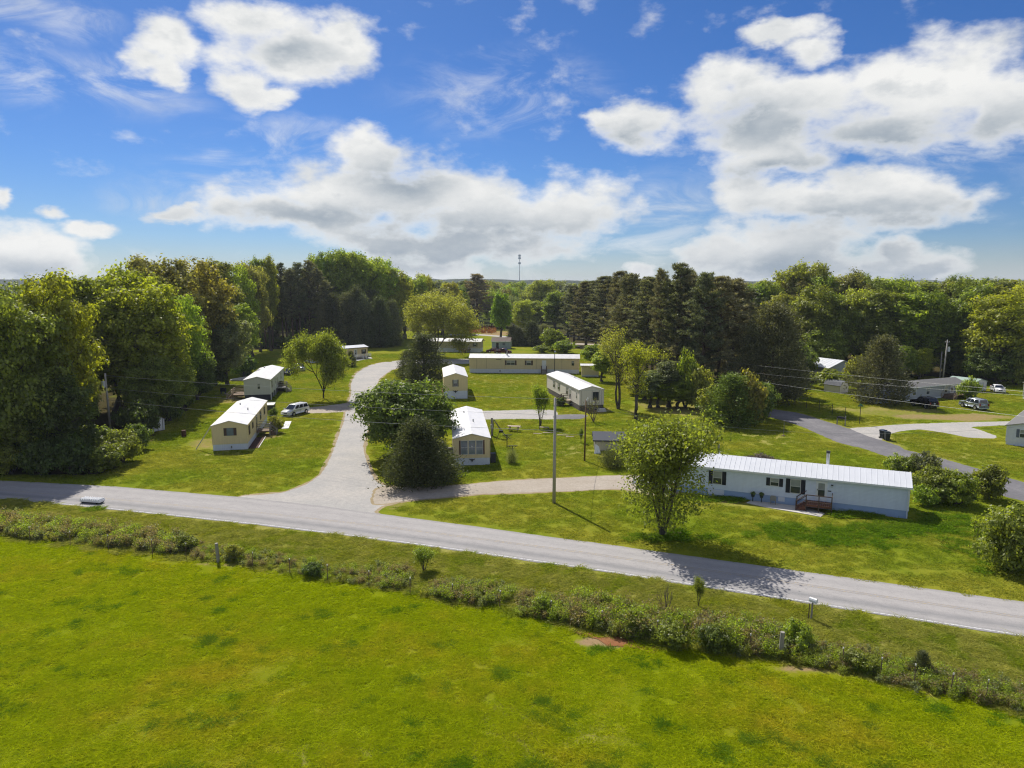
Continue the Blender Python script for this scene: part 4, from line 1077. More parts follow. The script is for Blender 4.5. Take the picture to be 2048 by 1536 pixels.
s5 = shed('garden_shed', 'white shed half hidden behind the dark pines left of the park road', g.x - 2.2, g.y + 1.5, 80, 2.6, 2.4, 2.05, 2.1, M['whitewall'], M['roof_metal'], trim=M['white'], over=0.05)
s5.r.location.x += 3.2
s5.slab(MB(), 'L', 0.5, 1.4, 0.1, 1.8, 0, 0.03).build('door', M['white'], s5.r)
g = at(1972, 785)
s6 = shed('metal_garage', 'pale green roofed metal garage behind the long grey home', g.x - 0.4, g.y + 1.2, -60 + 90, 5.5, 4.4, 1.95, 2.5, M['metalwall'], M['roof_green'], over=0.1)
s6.slab(MB(), 'F', 0.6, 3.4, 0.05, 1.8, 0, 0.03).build('roller_door', M['greybluewall'], s6.r)
for c in (0.5, 3.6): s6.batten('F', c, M['offwhite'], 0.1)
#TREES
# ------------------------------------------------------------------ vegetation prototypes
def unit(a):
    return a / np.maximum(np.linalg.norm(a, axis=-1, keepdims=True), 1e-9)
def sphere(n, g):
    return unit(g.normal(size=(n, 3)))
def cards(c, nrm, size, aspect, g, along=None):
    """diamond leaf cards round the points c"""
    n = len(c)
    nrm = unit(nrm)
    if along is None: along = g.normal(size=(n, 3))
    t = unit(np.cross(nrm, unit(along)) + 1e-6)
    b = unit(np.cross(t, nrm))
    s = size[:, None] if hasattr(size, '__len__') else size
    return np.stack([c - b * s * 0.5, c + t * s * 0.5 * aspect + nrm * s * 0.06, c + b * s * 0.5, c - t * s * 0.5 * aspect + nrm * s * 0.06], 1)
def tubes_mesh(name, tubes, mat, sides=6):
    mb = MB()
    for pts, rad in tubes: mb.tube(pts, rad, sides, caps=False)
    return mb.mesh(name, mat, True)
def curve_pts(a, b, g, sag=0.12, n=4):
    a, b = np.array(a, float), np.array(b, float)
    L = np.linalg.norm(b - a); k = g.normal(size=3) * L * 0.06
    out = []
    for i in range(n + 1):
        t = i / n
        p = a * (1 - t) + b * t + k * math.sin(math.pi * t)
        p[2] += sag * L * math.sin(math.pi * t) * 0.5
        out.append(Vector(p))
    return out
class Proto: pass
def finish(name, V, tubes, leafm, barkm):
    pr = Proto()
    pr.name = name
    V = np.concatenate(V).reshape(-1, 4, 3)
    pr.crown = quad_mesh('crown', V, leafm)
    pr.trunk = tubes_mesh('trunk', tubes, barkm)
    c = V.mean(1)
    pr.h = float(np.percentile(c[:, 2], 99.7))
    pr.r = float(np.percentile(np.hypot(c[:, 0], c[:, 1]), 97.5))
    return pr
def broadleaf(seed, h, r, zlow, nl, per, leaf, stems=1, lobe=(0.26, 0.42), flat=0.8, top=1.0, bark_=None, spreadlow=0.9, droop=0.0):
    """lobed crown: lobes on an ellipsoid, each with sub-clumps of leaf cards and gaps between them"""
    g = np.random.default_rng(seed)
    zc = (h + zlow) / 2; b = (h - zlow) / 2
    V, tubes = [], []
    # lobe centres spread evenly (best of several candidates)
    cen = []
    while len(cen) < nl:
        best, bd = None, -1
        for _ in range(10):
            d = sphere(1, g)[0]
            rad = g.uniform(0.42, 0.76) if g.random() > 0.2 else g.uniform(0.0, 0.4)
            q = d * np.array([r, r, b]) * rad
            t = (q[2] + b) / (2 * b)
            q[:2] *= (spreadlow + (top - spreadlow) * t)
            dist = min([np.linalg.norm(q - x) for x, _ in cen], default=9)
            if dist > bd: best, bd = q, dist
        lr = r * g.uniform(*lobe)
        cen.append((best, lr))
    base = np.array([0, 0, 0.0])
    fork = np.array([g.normal() * .03 * r, g.normal() * .03 * r, zlow + 0.12 * (h - zlow)])
    tr = 0.02 * h + 0.03
    if stems == 1:
        tubes.append((curve_pts(base, fork, g, 0, 4), [tr * 1.35, tr * 1.05, tr * .95, tr * .88, tr * .8]))
        tubes.append((curve_pts(fork, (0, 0, h * 0.86), g, 0, 5), [tr * .8, tr * .6, tr * .45, tr * .3, tr * .2, tr * .08]))
    for i, (q, lr) in enumerate(cen):
        p = q + np.array([0, 0, zc])
        if stems > 1:
            s0 = np.array([math.cos(i * 2.4), math.sin(i * 2.4), 0]) * tr * 0.9
            mid = s0 * 3 + (p * np.array([.45, .45, 1])) * np.array([1, 1, .55])
            if i < stems * 2:
                tubes.append(([Vector(s0), Vector(s0 * 1.8 + mid * .3), Vector(mid), Vector(p)], [tr * .75, tr * .6, tr * .42, tr * .12]))
        else:
            zz = np.clip(p[2] - g.uniform(.15, .4) * np.hypot(p[0], p[1]) - .05 * h, zlow * .8, h * .8)
            k = (zz - fork[2]) / max(h * .86 - fork[2], .1)
            st = fork + (np.array([0, 0, h * .86]) - fork) * max(k, 0) if k > 0 else np.array([fork[0], fork[1], zz])
            tubes.append((curve_pts(st, p, g, -0.1, 4), [tr * .42, tr * .32, tr * .24, tr * .16, tr * .05]))
        n = int(per * (lr / (r * 0.34)) ** 2)
        ns = 16
        d = sphere(ns, g); d[:, 2] = d[:, 2] * 0.9 + 0.12
        sc = d * lr * g.uniform(.55, 1.0, (ns, 1))
        pick = g.integers(0, ns, n)
        off = g.normal(size=(n, 3)) * lr * 0.2
        loc = sc[pick] + off
        loc[:, 2] *= flat
        loc[:, 2] -= droop * np.hypot(loc[:, 0], loc[:, 1])
        nrm = unit(loc) * .7 + unit(off) * .5 + np.array([0, 0, .45]) + g.normal(size=(n, 3)) * .45
        V.append(cards(p + loc, nrm, leaf * g.uniform(.6, 1.25, n), .68, g))
        # twigs to the sub-clumps
        for j in range(0, ns, 4):
            tubes.append(([Vector(p), Vector(p + sc[j] * np.array([1, 1, flat]))], [tr * .07, tr * .02]))
    return V, tubes
def pine(seed, h, r, zlow, nb, per, bare=True):
    g = np.random.default_rng(seed)
    V, tubes = [], []
    lean = g.normal(size=2) * 0.015 * h
    ax = lambda z: np.array([lean[0] * (z / h) ** 1.5, lean[1] * (z / h) ** 1.5, z])
    tr = 0.011 * h + 0.05
    tubes.append(([Vector(ax(h * t)) for t in (0, .2, .4, .6, .8, .98)], [tr * 1.2, tr, tr * .85, tr * .65, tr * .4, tr * .06]))
    for i in range(nb):
        t = ((i + g.random()) / nb) ** 0.85
        z = zlow + (h - zlow) * t
        prof = (min(1, .5 + 2.2 * t)) * (1 - t ** 2.2) ** .7
        L = r * prof * g.uniform(.55, 1.1) + 0.35
        a = i * 2.399 + g.normal() * .4
        rise = g.uniform(.05, .35) + .55 * t
        st = ax(z); en = st + np.array([math.cos(a) * L, math.sin(a) * L, L * rise])
        tubes.append((curve_pts(st, en, g, -.12, 3), [tr * .28 * (1 - .6 * t), tr * .2, tr * .12, tr * .03]))
        nc = max(2, int(2 + L * 1.5))
        for k in range(nc):
            f = .35 + .65 * (k + g.random()) / nc
            c = st + (en - st) * f + g.normal(size=3) * np.array([.4, .4, .25]) * (0.25 + L * .16)
            cr = g.uniform(.38, .75)
            n = int(per * cr / .55)
            d = sphere(n, g); d[:, 2] = d[:, 2] * .7 + .25
            V.append(cards(c + d * cr * g.uniform(.35, 1, (n, 1)) * np.array([1.15, 1.15, .75]), np.cross(d, g.normal(size=(n, 3))), g.uniform(.38, .7, n), .26, g, along=d))
    for i in range(10 if bare else 3):   # dead stubs below the crown
        z = zlow * g.uniform(.45, 1); a = g.uniform(0, 6.3); L = g.uniform(.6, 1.8)
        st = ax(z)
        tubes.append(([Vector(st), Vector(st + np.array([math.cos(a) * L, math.sin(a) * L, -.1 * L]))], [tr * .13, tr * .03]))
    return V, tubes
def cedar(seed, h, r, nclump, per, leaf=.36, low=0.0, blunt=.75):
    """dense evergreen: branch tips round a blunt cone"""
    g = np.random.default_rng(seed)
    V, tubes = [], []
    tr = .018 * h + .05
    tubes.append(([Vector((0, 0, z * h)) for z in (0, .3, .6, .95)], [tr * 1.2, tr * .9, tr * .5, tr * .05]))
    for i in range(nclump):
        t = (i + g.random()) / nclump
        t = t ** 1.25
        z = low * h + (1 - low) * h * t
        prof = min(1, .72 + t * 1.6) * (1 - t) ** blunt
        a = i * 2.399 + g.normal() * .3
        lump = 1 + .22 * math.sin(a * 3 + seed) + .15 * math.sin(a * 5 + z * 1.3)
        L = (r * prof * lump) * g.uniform(.5, 1.06) + .12
        c = np.array([math.cos(a) * L, math.sin(a) * L, z + .12 * L])
        out = unit(np.array([math.cos(a), math.sin(a), .55]))
        if i % 3 == 0: tubes.append(([Vector((0, 0, max(.05, z - .25 * L))), Vector(c)], [tr * .22, tr * .03]))
        n = per
        s = .10 * r + .24
        off = g.normal(size=(n, 3)) * s * np.array([.8, .8, .62]) + out * (g.random((n, 1)) - .35) * s * 2.0
        V.append(cards(c + off, np.cross(out + g.normal(size=(n, 3)) * .4, g.normal(size=(n, 3))), leaf * g.uniform(.6, 1.3, n), .38, g, along=out + g.normal(size=(n, 3)) * .5))
    return V, tubes
def branching(seed, h, r, stems, levels, kids, per, leaf, spread=.55, start=.0, up=.35, leafspread=.5, trunk_h=0.0):
    """open tree grown from repeated forks, leaves at the twigs"""
    g = np.random.default_rng(seed)
    V, tubes = [], []
    tr = .012 * h + .025
    def grow(p, d, L, rad, lev):
        bend = unit(d + g.normal(size=3) * .12 + np.array([0, 0, up * .25]))
        m_ = p + d * L * .5; e = m_ + bend * L * .5
        tubes.append(([Vector(p), Vector(m_), Vector(e)], [rad, rad * .82, rad * .62]))
        if lev <= 1:
            n = per if lev == 0 else per // 2
            f = g.random((n, 1)) ** .7
            c = p + (e - p) * (.15 + .95 * f) + g.normal(size=(n, 3)) * leafspread * np.array([1, 1, .7])
            V.append(cards(c, g.normal(size=(n, 3)) * .8 + np.array([0, 0, .6]) + bend * .3, leaf * g.uniform(.6, 1.3, n), .62, g))
        if lev == 0: return
        k = kids + (1 if g.random() < .4 else 0)
        ph = g.uniform(0, 6.3)
        for i in range(k):
            a = ph + i * 6.283 / k + g.normal() * .3
            side = unit(np.cross(bend, [math.cos(a), math.sin(a), .1]))
            nd = unit(bend + side * spread * g.uniform(.6, 1.3) + np.array([0, 0, up]) * .5)
            q = p + (e - p) * g.uniform(.62, 1.0) if i else e
            grow(q, nd, L * g.uniform(.62, .82), rad * .55, lev - 1)
    L0 = h * .36
    b0 = np.array([0, 0, 0.0])
    if trunk_h > 0:
        e = np.array([g.normal() * .02 * h, g.normal() * .02 * h, trunk_h])
        tubes.append((curve_pts((0, 0, 0), e, g, 0, 3), [tr * 1.5, tr * 1.3, tr * 1.2, tr * 1.1])); b0 = e
        L0 = (h - trunk_h) * .40
    for i in range(stems):
        a = i * 6.283 / stems + g.normal() * .3
        tilt = g.uniform(.25, .6) * r / (h * .42) if i else .08
        d = unit(np.array([math.cos(a) * tilt, math.sin(a) * tilt, 1]))
        grow(b0 + np.array([math.cos(a), math.sin(a), 0]) * tr * .6 * (stems > 1), d, L0 * g.uniform(.85, 1.1), tr * (.85 if stems > 1 else 1.0), levels)
    return V, tubes
LF, ND = M['leaf'], M['needle']
PROTO = {}
def add(key, VT, leafm, barkm): PROTO.setdefault(key, []).append(finish(key, VT[0], VT[1], leafm, barkm))
for s_ in range(4): add('oak', broadleaf(20 + s_, 20, 7.5, 1.2, 52, 760, .46, lobe=(.20, .34), top=.8), LF, M['bark_grey'])
for s_ in range(3): add('poplar', broadleaf(40 + s_, 24, 5.2, 3.5, 46, 540, .46, lobe=(.22, .38), top=.6, spreadlow=1.0, flat=1.05), LF, M['bark_grey'])
for s_ in range(3): add('pine', pine(60 + s_, 26, 4.0, 9.5, 62, 34), ND, M['bark_pine'])
for s_ in range(2): add('big_pine', pine(70 + s_, 26, 5.0, 5.0, 86, 40), ND, M['bark_pine'])
for s_ in range(2): add('cedar', cedar(80 + s_, 10, 3.6, 230, 62), ND, M['bark_dark'])
add('cedar_bush', cedar(85, 6.4, 3.6, 320, 70, .30, 0.0, .95), ND, M['bark_dark'])
add('wide_pine', cedar(88, 20, 9.0, 420, 75, .62, .06, .55), ND, M['bark_pine'])
add('maple', broadleaf(90, 9.2, 5.6, .0, 84, 760, .30, lobe=(.19, .30), top=.9), LF, M['bark_grey'])
add('spread', branching(92, 18, 11, 4, 4, 3, 90, .38, .80, up=.10, leafspread=.80, trunk_h=2.2), LF, M['bark_grey'])
vA = branching(97, 10, 2.0, 6, 3, 3, 80, .25, .42, up=.36, leafspread=.55)
vB = broadleaf(98, 7.0, 4.3, .1, 78, 120, .24, lobe=(.18, .30), top=.85, spreadlow=1.05, flat=1.0)
vC = broadleaf(99, 9.7, 2.9, 3.6, 60, 120, .24, lobe=(.22, .34), top=.75, spreadlow=1.0, flat=1.0)
add('vase', (vA[0] + vB[0] + vC[0], vA[1]), LF, M['bark_grey'])
add('lawn_tree', branching(99, 10, 5, 4, 3, 3, 190, .31, .75, up=.12, leafspread=.60, trunk_h=1.0), LF, M['bark_dark'])
for s_ in range(2): 
    tA = branching(103 + s_, 13, 3, 1, 3, 3, 70, .26, .6, up=.25, leafspread=.55, trunk_h=3.6)
    tB = broadleaf(106 + s_, 12.6, 2.9, 3.0, 40, 80, .27, lobe=(.22, .34), top=.7, flat=1.0)
    add('thin', (tA[0] + tB[0], tA[1] + tB[1]), LF, M['bark_grey'])
for s_ in range(3): add('shrub', broadleaf(110 + s_, 3.0, 2.2, .1, 16, 330, .24, stems=4, lobe=(.26, .42), top=.8), LF, M['bark_grey'])
add('bright_bush', broadleaf(116, 4.2, 3.6, .1, 34, 560, .24, stems=5, lobe=(.22, .34), top=.8, flat=.85), LF, M['bark_grey'])
add('hedge', cedar(118, 2.0, 1.7, 150, 60, .16, 0.0, .28), LF, M['bark_dark'])
add('slim_sapling', branching(120, 5.2, 1.0, 4, 2, 3, 120, .17, .30, up=.6, leafspread=.32), LF, M['bark_grey'])
add('bare_shrub', branching(122, 3.4, 2.0, 5, 2, 3, 4, .10, .45, up=.4, leafspread=.15), LF, M['bare_twigs'])

# colours of the foliage, linear
GREEN = {'yellow': (.330, .355, .034), 'bright': (.275, .355, .042), 'mid': (.235, .278, .046), 'deep': (.150, .210, .045), 'olive': (.295, .305, .064), 'brownish': (.225, .240, .072),
         'pine': (.205, .215, .125), 'pinebrown': (.250, .236, .146), 'cedar': (.095, .112, .050), 'cedarbrown': (.155, .158, .084), 'pale': (.320, .345, .125), 'grey': (.220, .250, .125), 'dead': (.250, .205, .120)}
g_tree = np.random.default_rng(5)
def plant(key, name, label, cat, u, vb, vt=None, wpx=None, col='mid', group=None, h=None, r=None, pos=None, var=None, jitter=.12):
    """one tree: an Empty at its foot with a trunk and a crown; height and spread as the photograph shows them"""
    p = at(u, vb) if pos is None else Vector(pos)
    H_ = h if h is not None else max(.4, height_at(vt, p))
    R_ = r if r is not None else metres(wpx, p) / 2
    prs = PROTO[key]
    pr = prs[int(g_tree.integers(0, len(prs)))] if var is None else prs[var]
    o = thing(name, label, cat, (p.x, p.y, 0), float(g_tree.uniform(0, 6.28)), group)
    o.scale = (R_ / pr.r, R_ / pr.r, H_ / pr.h)
    link_mesh('trunk', pr.trunk, o)
    c = link_mesh('crown', pr.crown, o)
    k = GREEN[col]
    j = 1 + jitter * g_tree.normal(); j2 = 1 + jitter * .5 * g_tree.normal()
    c.color = (max(.01, k[0] * j * j2), max(.01, k[1] * j), max(.004, k[2] * j), 1)
    return o
T = plant
# --- single trees that the photograph sets apart
T('vase', 'lawn_tree', 'bright green young tree forking low beside the county road before the pale blue home', 'tree', 1325, 1073, 834, 184, 'mid', jitter=0)
T('maple', 'round_tree', 'dense round dark green tree between the gravel drive and the home with three windows', 'tree', 812, 912, 762, 192, 'deep', jitter=0)
T('cedar_bush', 'cedar_tree', 'bushy blackish cedar in front of the round green tree', 'tree', 838, 968, 838, 152, 'cedar', jitter=0)
T('cedar_bush', 'cedar_tree', 'smaller blackish cedar against the left deck of the home with three windows', 'tree', 880, 952, 880, 70, 'cedar', jitter=0)
T('spread', 'spreading_tree', 'wide olive tree standing over the far white home', 'tree', 866, 716, 586, 172, 'olive', jitter=0)
T('cedar', 'cedar_tree', 'dark cedar beneath the wide olive tree behind the small tan home', 'tree', 848, 764, 668, 98, 'cedar', jitter=0, var=0)
T('cedar', 'cedar_tree', 'low dark cedar shoulder on the left of the taller cedar by the back lane', 'tree', 815, 757, 700, 46, 'cedar', jitter=0, var=1)
T('lawn_tree', 'lawn_tree', 'open green tree with three dark trunks on the lawn left of the curving drive', 'tree', 647, 797, 664, 128, 'mid', jitter=0)
T('thin', 'slender_tree', 'slender tree with a dark straight trunk right of the cream home', 'tree', 1236, 818, 652, 92, 'olive', jitter=0, var=0)
T('thin', 'slender_tree', 'slender green tree with a grey trunk nearer the lawn by the dark shed', 'tree', 1271, 839, 683, 92, 'yellow', jitter=0, var=1)
T('wide_pine', 'pine_tree', 'very broad blackish pine overhanging the park road', 'tree', 1540, 808, 608, 158, 'cedarbrown', jitter=0)
T('cedar', 'evergreen_bush', 'olive evergreen bush at the left end of the park road', 'tree', 1462, 850, 748, 122, 'deep', jitter=0)
T('cedar', 'pine_tree', 'broad dark pine in front of the long grey home', 'tree', 1761, 806, 672, 118, 'cedarbrown', jitter=0, var=1)
T('oak', 'round_tree', 'big round bright tree behind the transformer pole on the right', 'tree', 1890, 747, 628, 172, 'bright', jitter=0)
T('oak', 'tall_tree', 'tall yellow green tree with a bare trunk at the right edge behind the cream home', 'tree', 1995, 764, 588, 140, 'yellow', jitter=0)
T('slim_sapling', 'sapling', 'slim bright sapling beside the gravel lane', 'sapling', 1081, 852, 766, 36, 'bright', jitter=0)
T('bare_shrub', 'bare_shrub', 'leafless many stemmed shrub in front of the cream home', 'shrub', 1187, 843, 792, 50, 'olive', jitter=0)
T('slim_sapling', 'sapling', 'tiny dark sapling on the lawn left of the brown pole', 'sapling', 1162, 886, 856, 12, 'deep', jitter=0)
T('hedge', 'clipped_bush', 'dense clipped bush in front of the dark roofed shed', 'bush', 1228, 934, 896, 64, 'cedar', jitter=0)
T('shrub', 'forsythia_bush', 'yellowish bush at the end of the mulch bed', 'bush', 553, 865, 832, 30, 'olive', jitter=0)
T('hedge', 'grass_tussock', 'grey green tussock beneath the clothesline post', 'ornamental grass', 1023, 926, 897, 26, 'grey', jitter=0)
T('bright_bush', 'leafy_bush', 'large yellow green bush at the right edge beside the county road', 'bush', 2022, 1140, 1012, 138, 'mid', jitter=0)
for u, vb, vt, wd, c_, lb in [(1862, 1002, 935, 80, 'mid', 'leafy bush in the thicket by the park road, left of centre'), (1912, 1008, 945, 90, 'bright', 'leafy bush in the middle of the thicket by the park road'),
                              (1975, 998, 930, 70, 'mid', 'feathery bush at the right end of the thicket by the park road'), (1815, 968, 912, 70, 'mid', 'leafy bush behind the right end of the pale blue home'),
                              (1850, 975, 905, 60, 'grey', 'thin grey green bush rising behind the thicket'), (1790, 945, 908, 44, 'bright', 'small bush peeping over the ribbed metal roof'), (1848, 1010, 970, 50, 'bright', 'low bush touching the end wall of the pale blue home')]:
    T('shrub', 'leafy_bush', lb, 'bush', u, vb, vt, wd, c_)
T('slim_sapling', 'sapling', 'bright green sapling on the road verge by the field fence', 'sapling', 848, 1143, 1092, 44, 'bright', jitter=0)
T('cedar', 'cedar_sapling', 'small dark cedar on the fence line at the lower right', 'bush', 1842, 1352, 1302, 44, 'cedar', jitter=0)
T('slim_sapling', 'tall_weed', 'tall thin weed standing above the roadside at the right', 'weed', 1397, 1215, 1153, 22, 'mid', jitter=0)
T('bare_shrub', 'bare_shrub', 'reddish bare shrub on the roadside bank', 'shrub', 1332, 1232, 1165, 44, 'brownish', jitter=0)
T('shrub', 'leafy_bush', 'yellow green bush beside the roadside mailbox post', 'bush', 1590, 1296, 1240, 70, 'bright', jitter=0)
T('shrub', 'porch_bush', 'light green bush at the right end of the long grey home', 'bush', 1938, 800, 754, 42, 'bright', jitter=0)
T('shrub', 'dark_bush', 'dark bush beside the cream home end stair', 'bush', 1122, 812, 795, 22, 'deep', jitter=0)
T('cedar', 'dark_bush', 'small black evergreen near the far tan home', 'bush', 702, 733, 702, 22, 'cedar', jitter=0)
T('cedar', 'dark_bush', 'dark bush beside the steps of the pale grey home', 'bush', 563, 782, 762, 20, 'cedar', jitter=0)
T('shrub', 'dark_bush', 'dark bush by the deck of the nearest tan home', 'bush', 548, 838, 816, 20, 'deep', jitter=0)
T('shrub', 'leafy_bush', 'bushes under the far house with the metal roof', 'bush', 1660, 778, 738, 90, 'mid', jitter=0)
T('shrub', 'leafy_bush', 'yellowish bush left of the broad dark pine', 'bush', 1712, 772, 712, 50, 'olive', jitter=0)
for u, vb, vt, wd, lb in [(632, 694, 636, 48, 'small pale tree before the dark forest edge, left one'), (712, 693, 640, 44, 'small pale tree behind the far tan home')]:
    T('thin', 'small_tree', lb, 'tree', u, vb, vt, wd, 'pale', jitter=0)
for u, vb, vt, wd, c_, lb in [(1428, 842, 772, 66, 'mid', 'leafy bush on the left flank of the olive evergreen bush'), (1492, 848, 744, 84, 'olive', 'yellowish bush between the olive evergreen bush and the very broad pine'),
                              (1515, 838, 765, 70, 'deep', 'dark bush under the left boughs of the very broad pine'), (1450, 842, 790, 60, 'olive', 'low olive bush in front of the olive evergreen bush')]:
    T('shrub', 'leafy_bush', lb, 'bush', u, vb, vt, wd, c_)
# --- left grove
grove = [(52, 935, 604, 180, 'mid'), (120, 915, 552, 158, 'yellow'), (232, 826, 550, 180, 'yellow'), (302, 832, 572, 170, 'yellow'), (358, 805, 596, 115, 'bright'), (8, 905, 664, 140, 'mid'), (95, 872, 572, 160, 'mid'),
         (326, 785, 518, 170, 'brownish'), (404, 770, 524, 145, 'olive'), (190, 826, 556, 156, 'mid'), (262, 820, 538, 160, 'yellow'), (386, 790, 640, 80, 'bright'), (110, 840, 562, 150, 'deep'), (-60, 900, 654, 150, 'yellow'), (40, 850, 600, 150, 'yellow'),
         (350, 772, 542, 140, 'brownish'), (-110, 930, 692, 160, 'mid')]
for i, (u, vb, vt, wd, c_) in enumerate(grove):
    lab = {0: 'leftmost big tree in the grove by the county road', 1: 'yellow green tree topping the middle of the left grove', 3: 'sunlit tree on the right side of the left grove', 7: 'tall brownish tree rising behind the left grove', 5: 'tree cut by the left picture edge',
           4: 'right corner tree of the left grove beside the lawn', 8: 'olive crowned tree behind the right corner of the grove', 2: 'yellow green tree behind the transformer pole in the left grove', 11: 'small bright tree hugging the right edge of the left grove'}.get(i, 'tree among the dense crowns of the left grove')
    T('oak', 'broadleaf_tree', lab, 'tree', u, vb, vt, wd, c_, 'trees of the grove on the left')
T('oak', 'dogwood_tree', 'grey green tree with pale blossoms on the right of the left grove', 'tree', 455, 770, 612, 96, 'grey', 'trees of the grove on the left', jitter=0)
T('poplar', 'broadleaf_tree', 'light green tree just behind the grey green blossoming tree', 'tree', 485, 745, 610, 70, 'bright', 'trees of the grove on the left', jitter=0)
for i, (u, vb, vt, wd, c_) in enumerate([(25, 948, 890, 70, 'mid'), (85, 950, 880, 80, 'deep'), (150, 950, 872, 90, 'deep'), (205, 945, 890, 80, 'mid'), (245, 925, 862, 80, 'mid'), (190, 915, 852, 80, 'deep'), (270, 900, 850, 60, 'deep'), (120, 925, 850, 100, 'mid'), (285, 868, 800, 70, 'deep'),
                                         (340, 842, 780, 70, 'deep'), (370, 815, 760, 60, 'deep'), (-20, 950, 880, 80, 'mid'), (395, 795, 750, 60, 'deep'), (430, 772, 728, 60, 'deep'), (488, 756, 706, 60, 'deep'), (250, 856, 815, 50, 'deep'), (60, 915, 820, 100, 'deep')]):
    T('shrub', 'undergrowth_shrub', 'shrub in the shaded undergrowth of the left grove', 'shrub', u, vb, vt, wd, c_, 'undergrowth at the foot of the left grove')
for i, (u, vb, vt, wd, c_) in enumerate([(55, 938, 770, 130, 'mid'), (126, 935, 750, 124, 'deep'), (285, 850, 735, 80, 'mid'), (316, 846, 716, 100, 'mid'), (345, 828, 706, 90, 'mid'), (-15, 940, 780, 130, 'deep'), (395, 800, 700, 80, 'deep'), (95, 905, 720, 130, 'mid'), (155, 868, 706, 78, 'mid')]):
    T('oak', 'understory_tree', 'low leafy tree filling the shaded front of the left grove', 'tree', u, vb, vt, wd, c_, 'understory trees of the left grove')
# --- forest behind the lawn on the left
ORD = 'first second third fourth fifth sixth seventh eighth ninth tenth eleventh twelfth thirteenth fourteenth'.split()
def stand(rows, key, name, label, group, cols, cat='tree', ordinal=None):
    rank = {r: i for i, r in enumerate(sorted(rows))}
    for (u, vb, vt, wd) in rows:
        k = key if isinstance(key, str) else random.choice(key)
        T(k, name, ordinal % ORD[rank[(u, vb, vt, wd)]] if ordinal else label, cat, u + random.uniform(-4, 4), vb + random.uniform(-2, 2), vt + random.uniform(-3, 3), wd * random.uniform(.9, 1.1), random.choice(cols), group)
stand([(445, 735, 526, 90), (480, 722, 536, 80), (505, 712, 530, 70), (425, 722, 530, 90)], ['oak', 'poplar'], 'broadleaf_tree', 'broadleaf tree between the left grove and the dark pine stand', 'trees behind the left grove', ['yellow', 'olive', 'brownish'])
stand([(518, 705, 516, 44), (540, 700, 514, 40), (500, 706, 545, 50)], 'poplar', 'poplar_tree', 'tall bright tree peaking left of the dark pine stand', 'bright trees beside the pine stand', ['bright', 'yellow'])
stand([(528, 698, 540, 44), (548, 697, 528, 46), (566, 696, 528, 44), (585, 696, 540, 50), (604, 695, 528, 54), (622, 695, 524, 56), (640, 694, 540, 56), (575, 693, 550, 50), (612, 692, 548, 54), (655, 693, 560, 52), (535, 692, 560, 46), (595, 690, 540, 50)], 'pine', 'pine_tree', 'straight pine in the dark stand behind the left lawn', 'pines of the dark stand on the left', ['pine', 'cedarbrown', 'pinebrown'], ordinal='%s straight pine from the left in the dark stand behind the left lawn')
stand([(640, 686, 516, 70), (668, 686, 506, 84), (700, 685, 506, 90), (732, 685, 510, 90), (760, 684, 522, 80), (786, 682, 540, 80), (812, 678, 552, 70), (838, 676, 556, 60), (715, 680, 516, 80), (775, 676, 534, 70), (680, 690, 560, 60)], ['poplar', 'oak'], 'broadleaf_tree', 'fresh green broadleaf tree in the rounded wood right of the dark pine stand', 'fresh green wood behind the left lawn', ['bright', 'mid', 'bright', 'yellow'], ordinal='%s crown from the left in the fresh green wood right of the pine stand')
stand([(668, 694, 590, 56), (700, 694, 584, 60), (732, 693, 592, 60), (762, 693, 590, 56), (788, 690, 598, 50), (652, 695, 600, 50), (715, 692, 575, 60), (745, 690, 580, 56)], 'cedar', 'evergreen_tree', 'dark evergreen at the edge of the wood behind the far tan home', 'evergreens along the wood edge', ['cedar', 'pine', 'cedarbrown'], ordinal='%s evergreen from the left along the wood edge behind the far tan home')
stand([(850, 672, 552, 46), (836, 668, 575, 50), (880, 668, 575, 50), (905, 664, 568, 46), (862, 664, 565, 46), (890, 662, 566, 40), (920, 660, 572, 44)], ['oak', 'poplar'], 'broadleaf_tree', 'distant broadleaf tree over the wide olive tree', 'distant trees over the olive tree', ['yellow', 'mid', 'brownish', 'deep'])
stand([(520 + 18 * i, 684, 560 + (i % 3) * 8, 60) for i in range(9)], ['oak', 'poplar'], 'broadleaf_tree', 'shaded broadleaf tree behind the trunks of the dark pine stand', 'trees behind the pine stand', ['deep', 'mid'])
stand([(512 + 19 * i, 694, 662 + (i % 2) * 8, 44) for i in range(9)], ['shrub', 'cedar'], 'understory_shrub', 'dark shrub between the trunks of the pine stand', 'undergrowth of the pine stand', ['deep', 'cedar'], 'shrub')
stand([(880 + 26 * i, 630 + (i % 3) * 6, 563 + (i * 5) % 9, 60) for i in range(13)], ['oak', 'poplar'], 'broadleaf_tree', 'distant broadleaf tree around the foot of the radio mast', 'distant trees around the mast', ['mid', 'deep', 'brownish', 'grey', 'bright'])
stand([(1180 + 32 * i, 650, 564 + (i * 5) % 7, 54) for i in range(10)], ['oak', 'big_pine'], 'background_tree', 'distant tree behind the tall pine group', 'distant trees behind the pines', ['mid', 'deep', 'pine'])
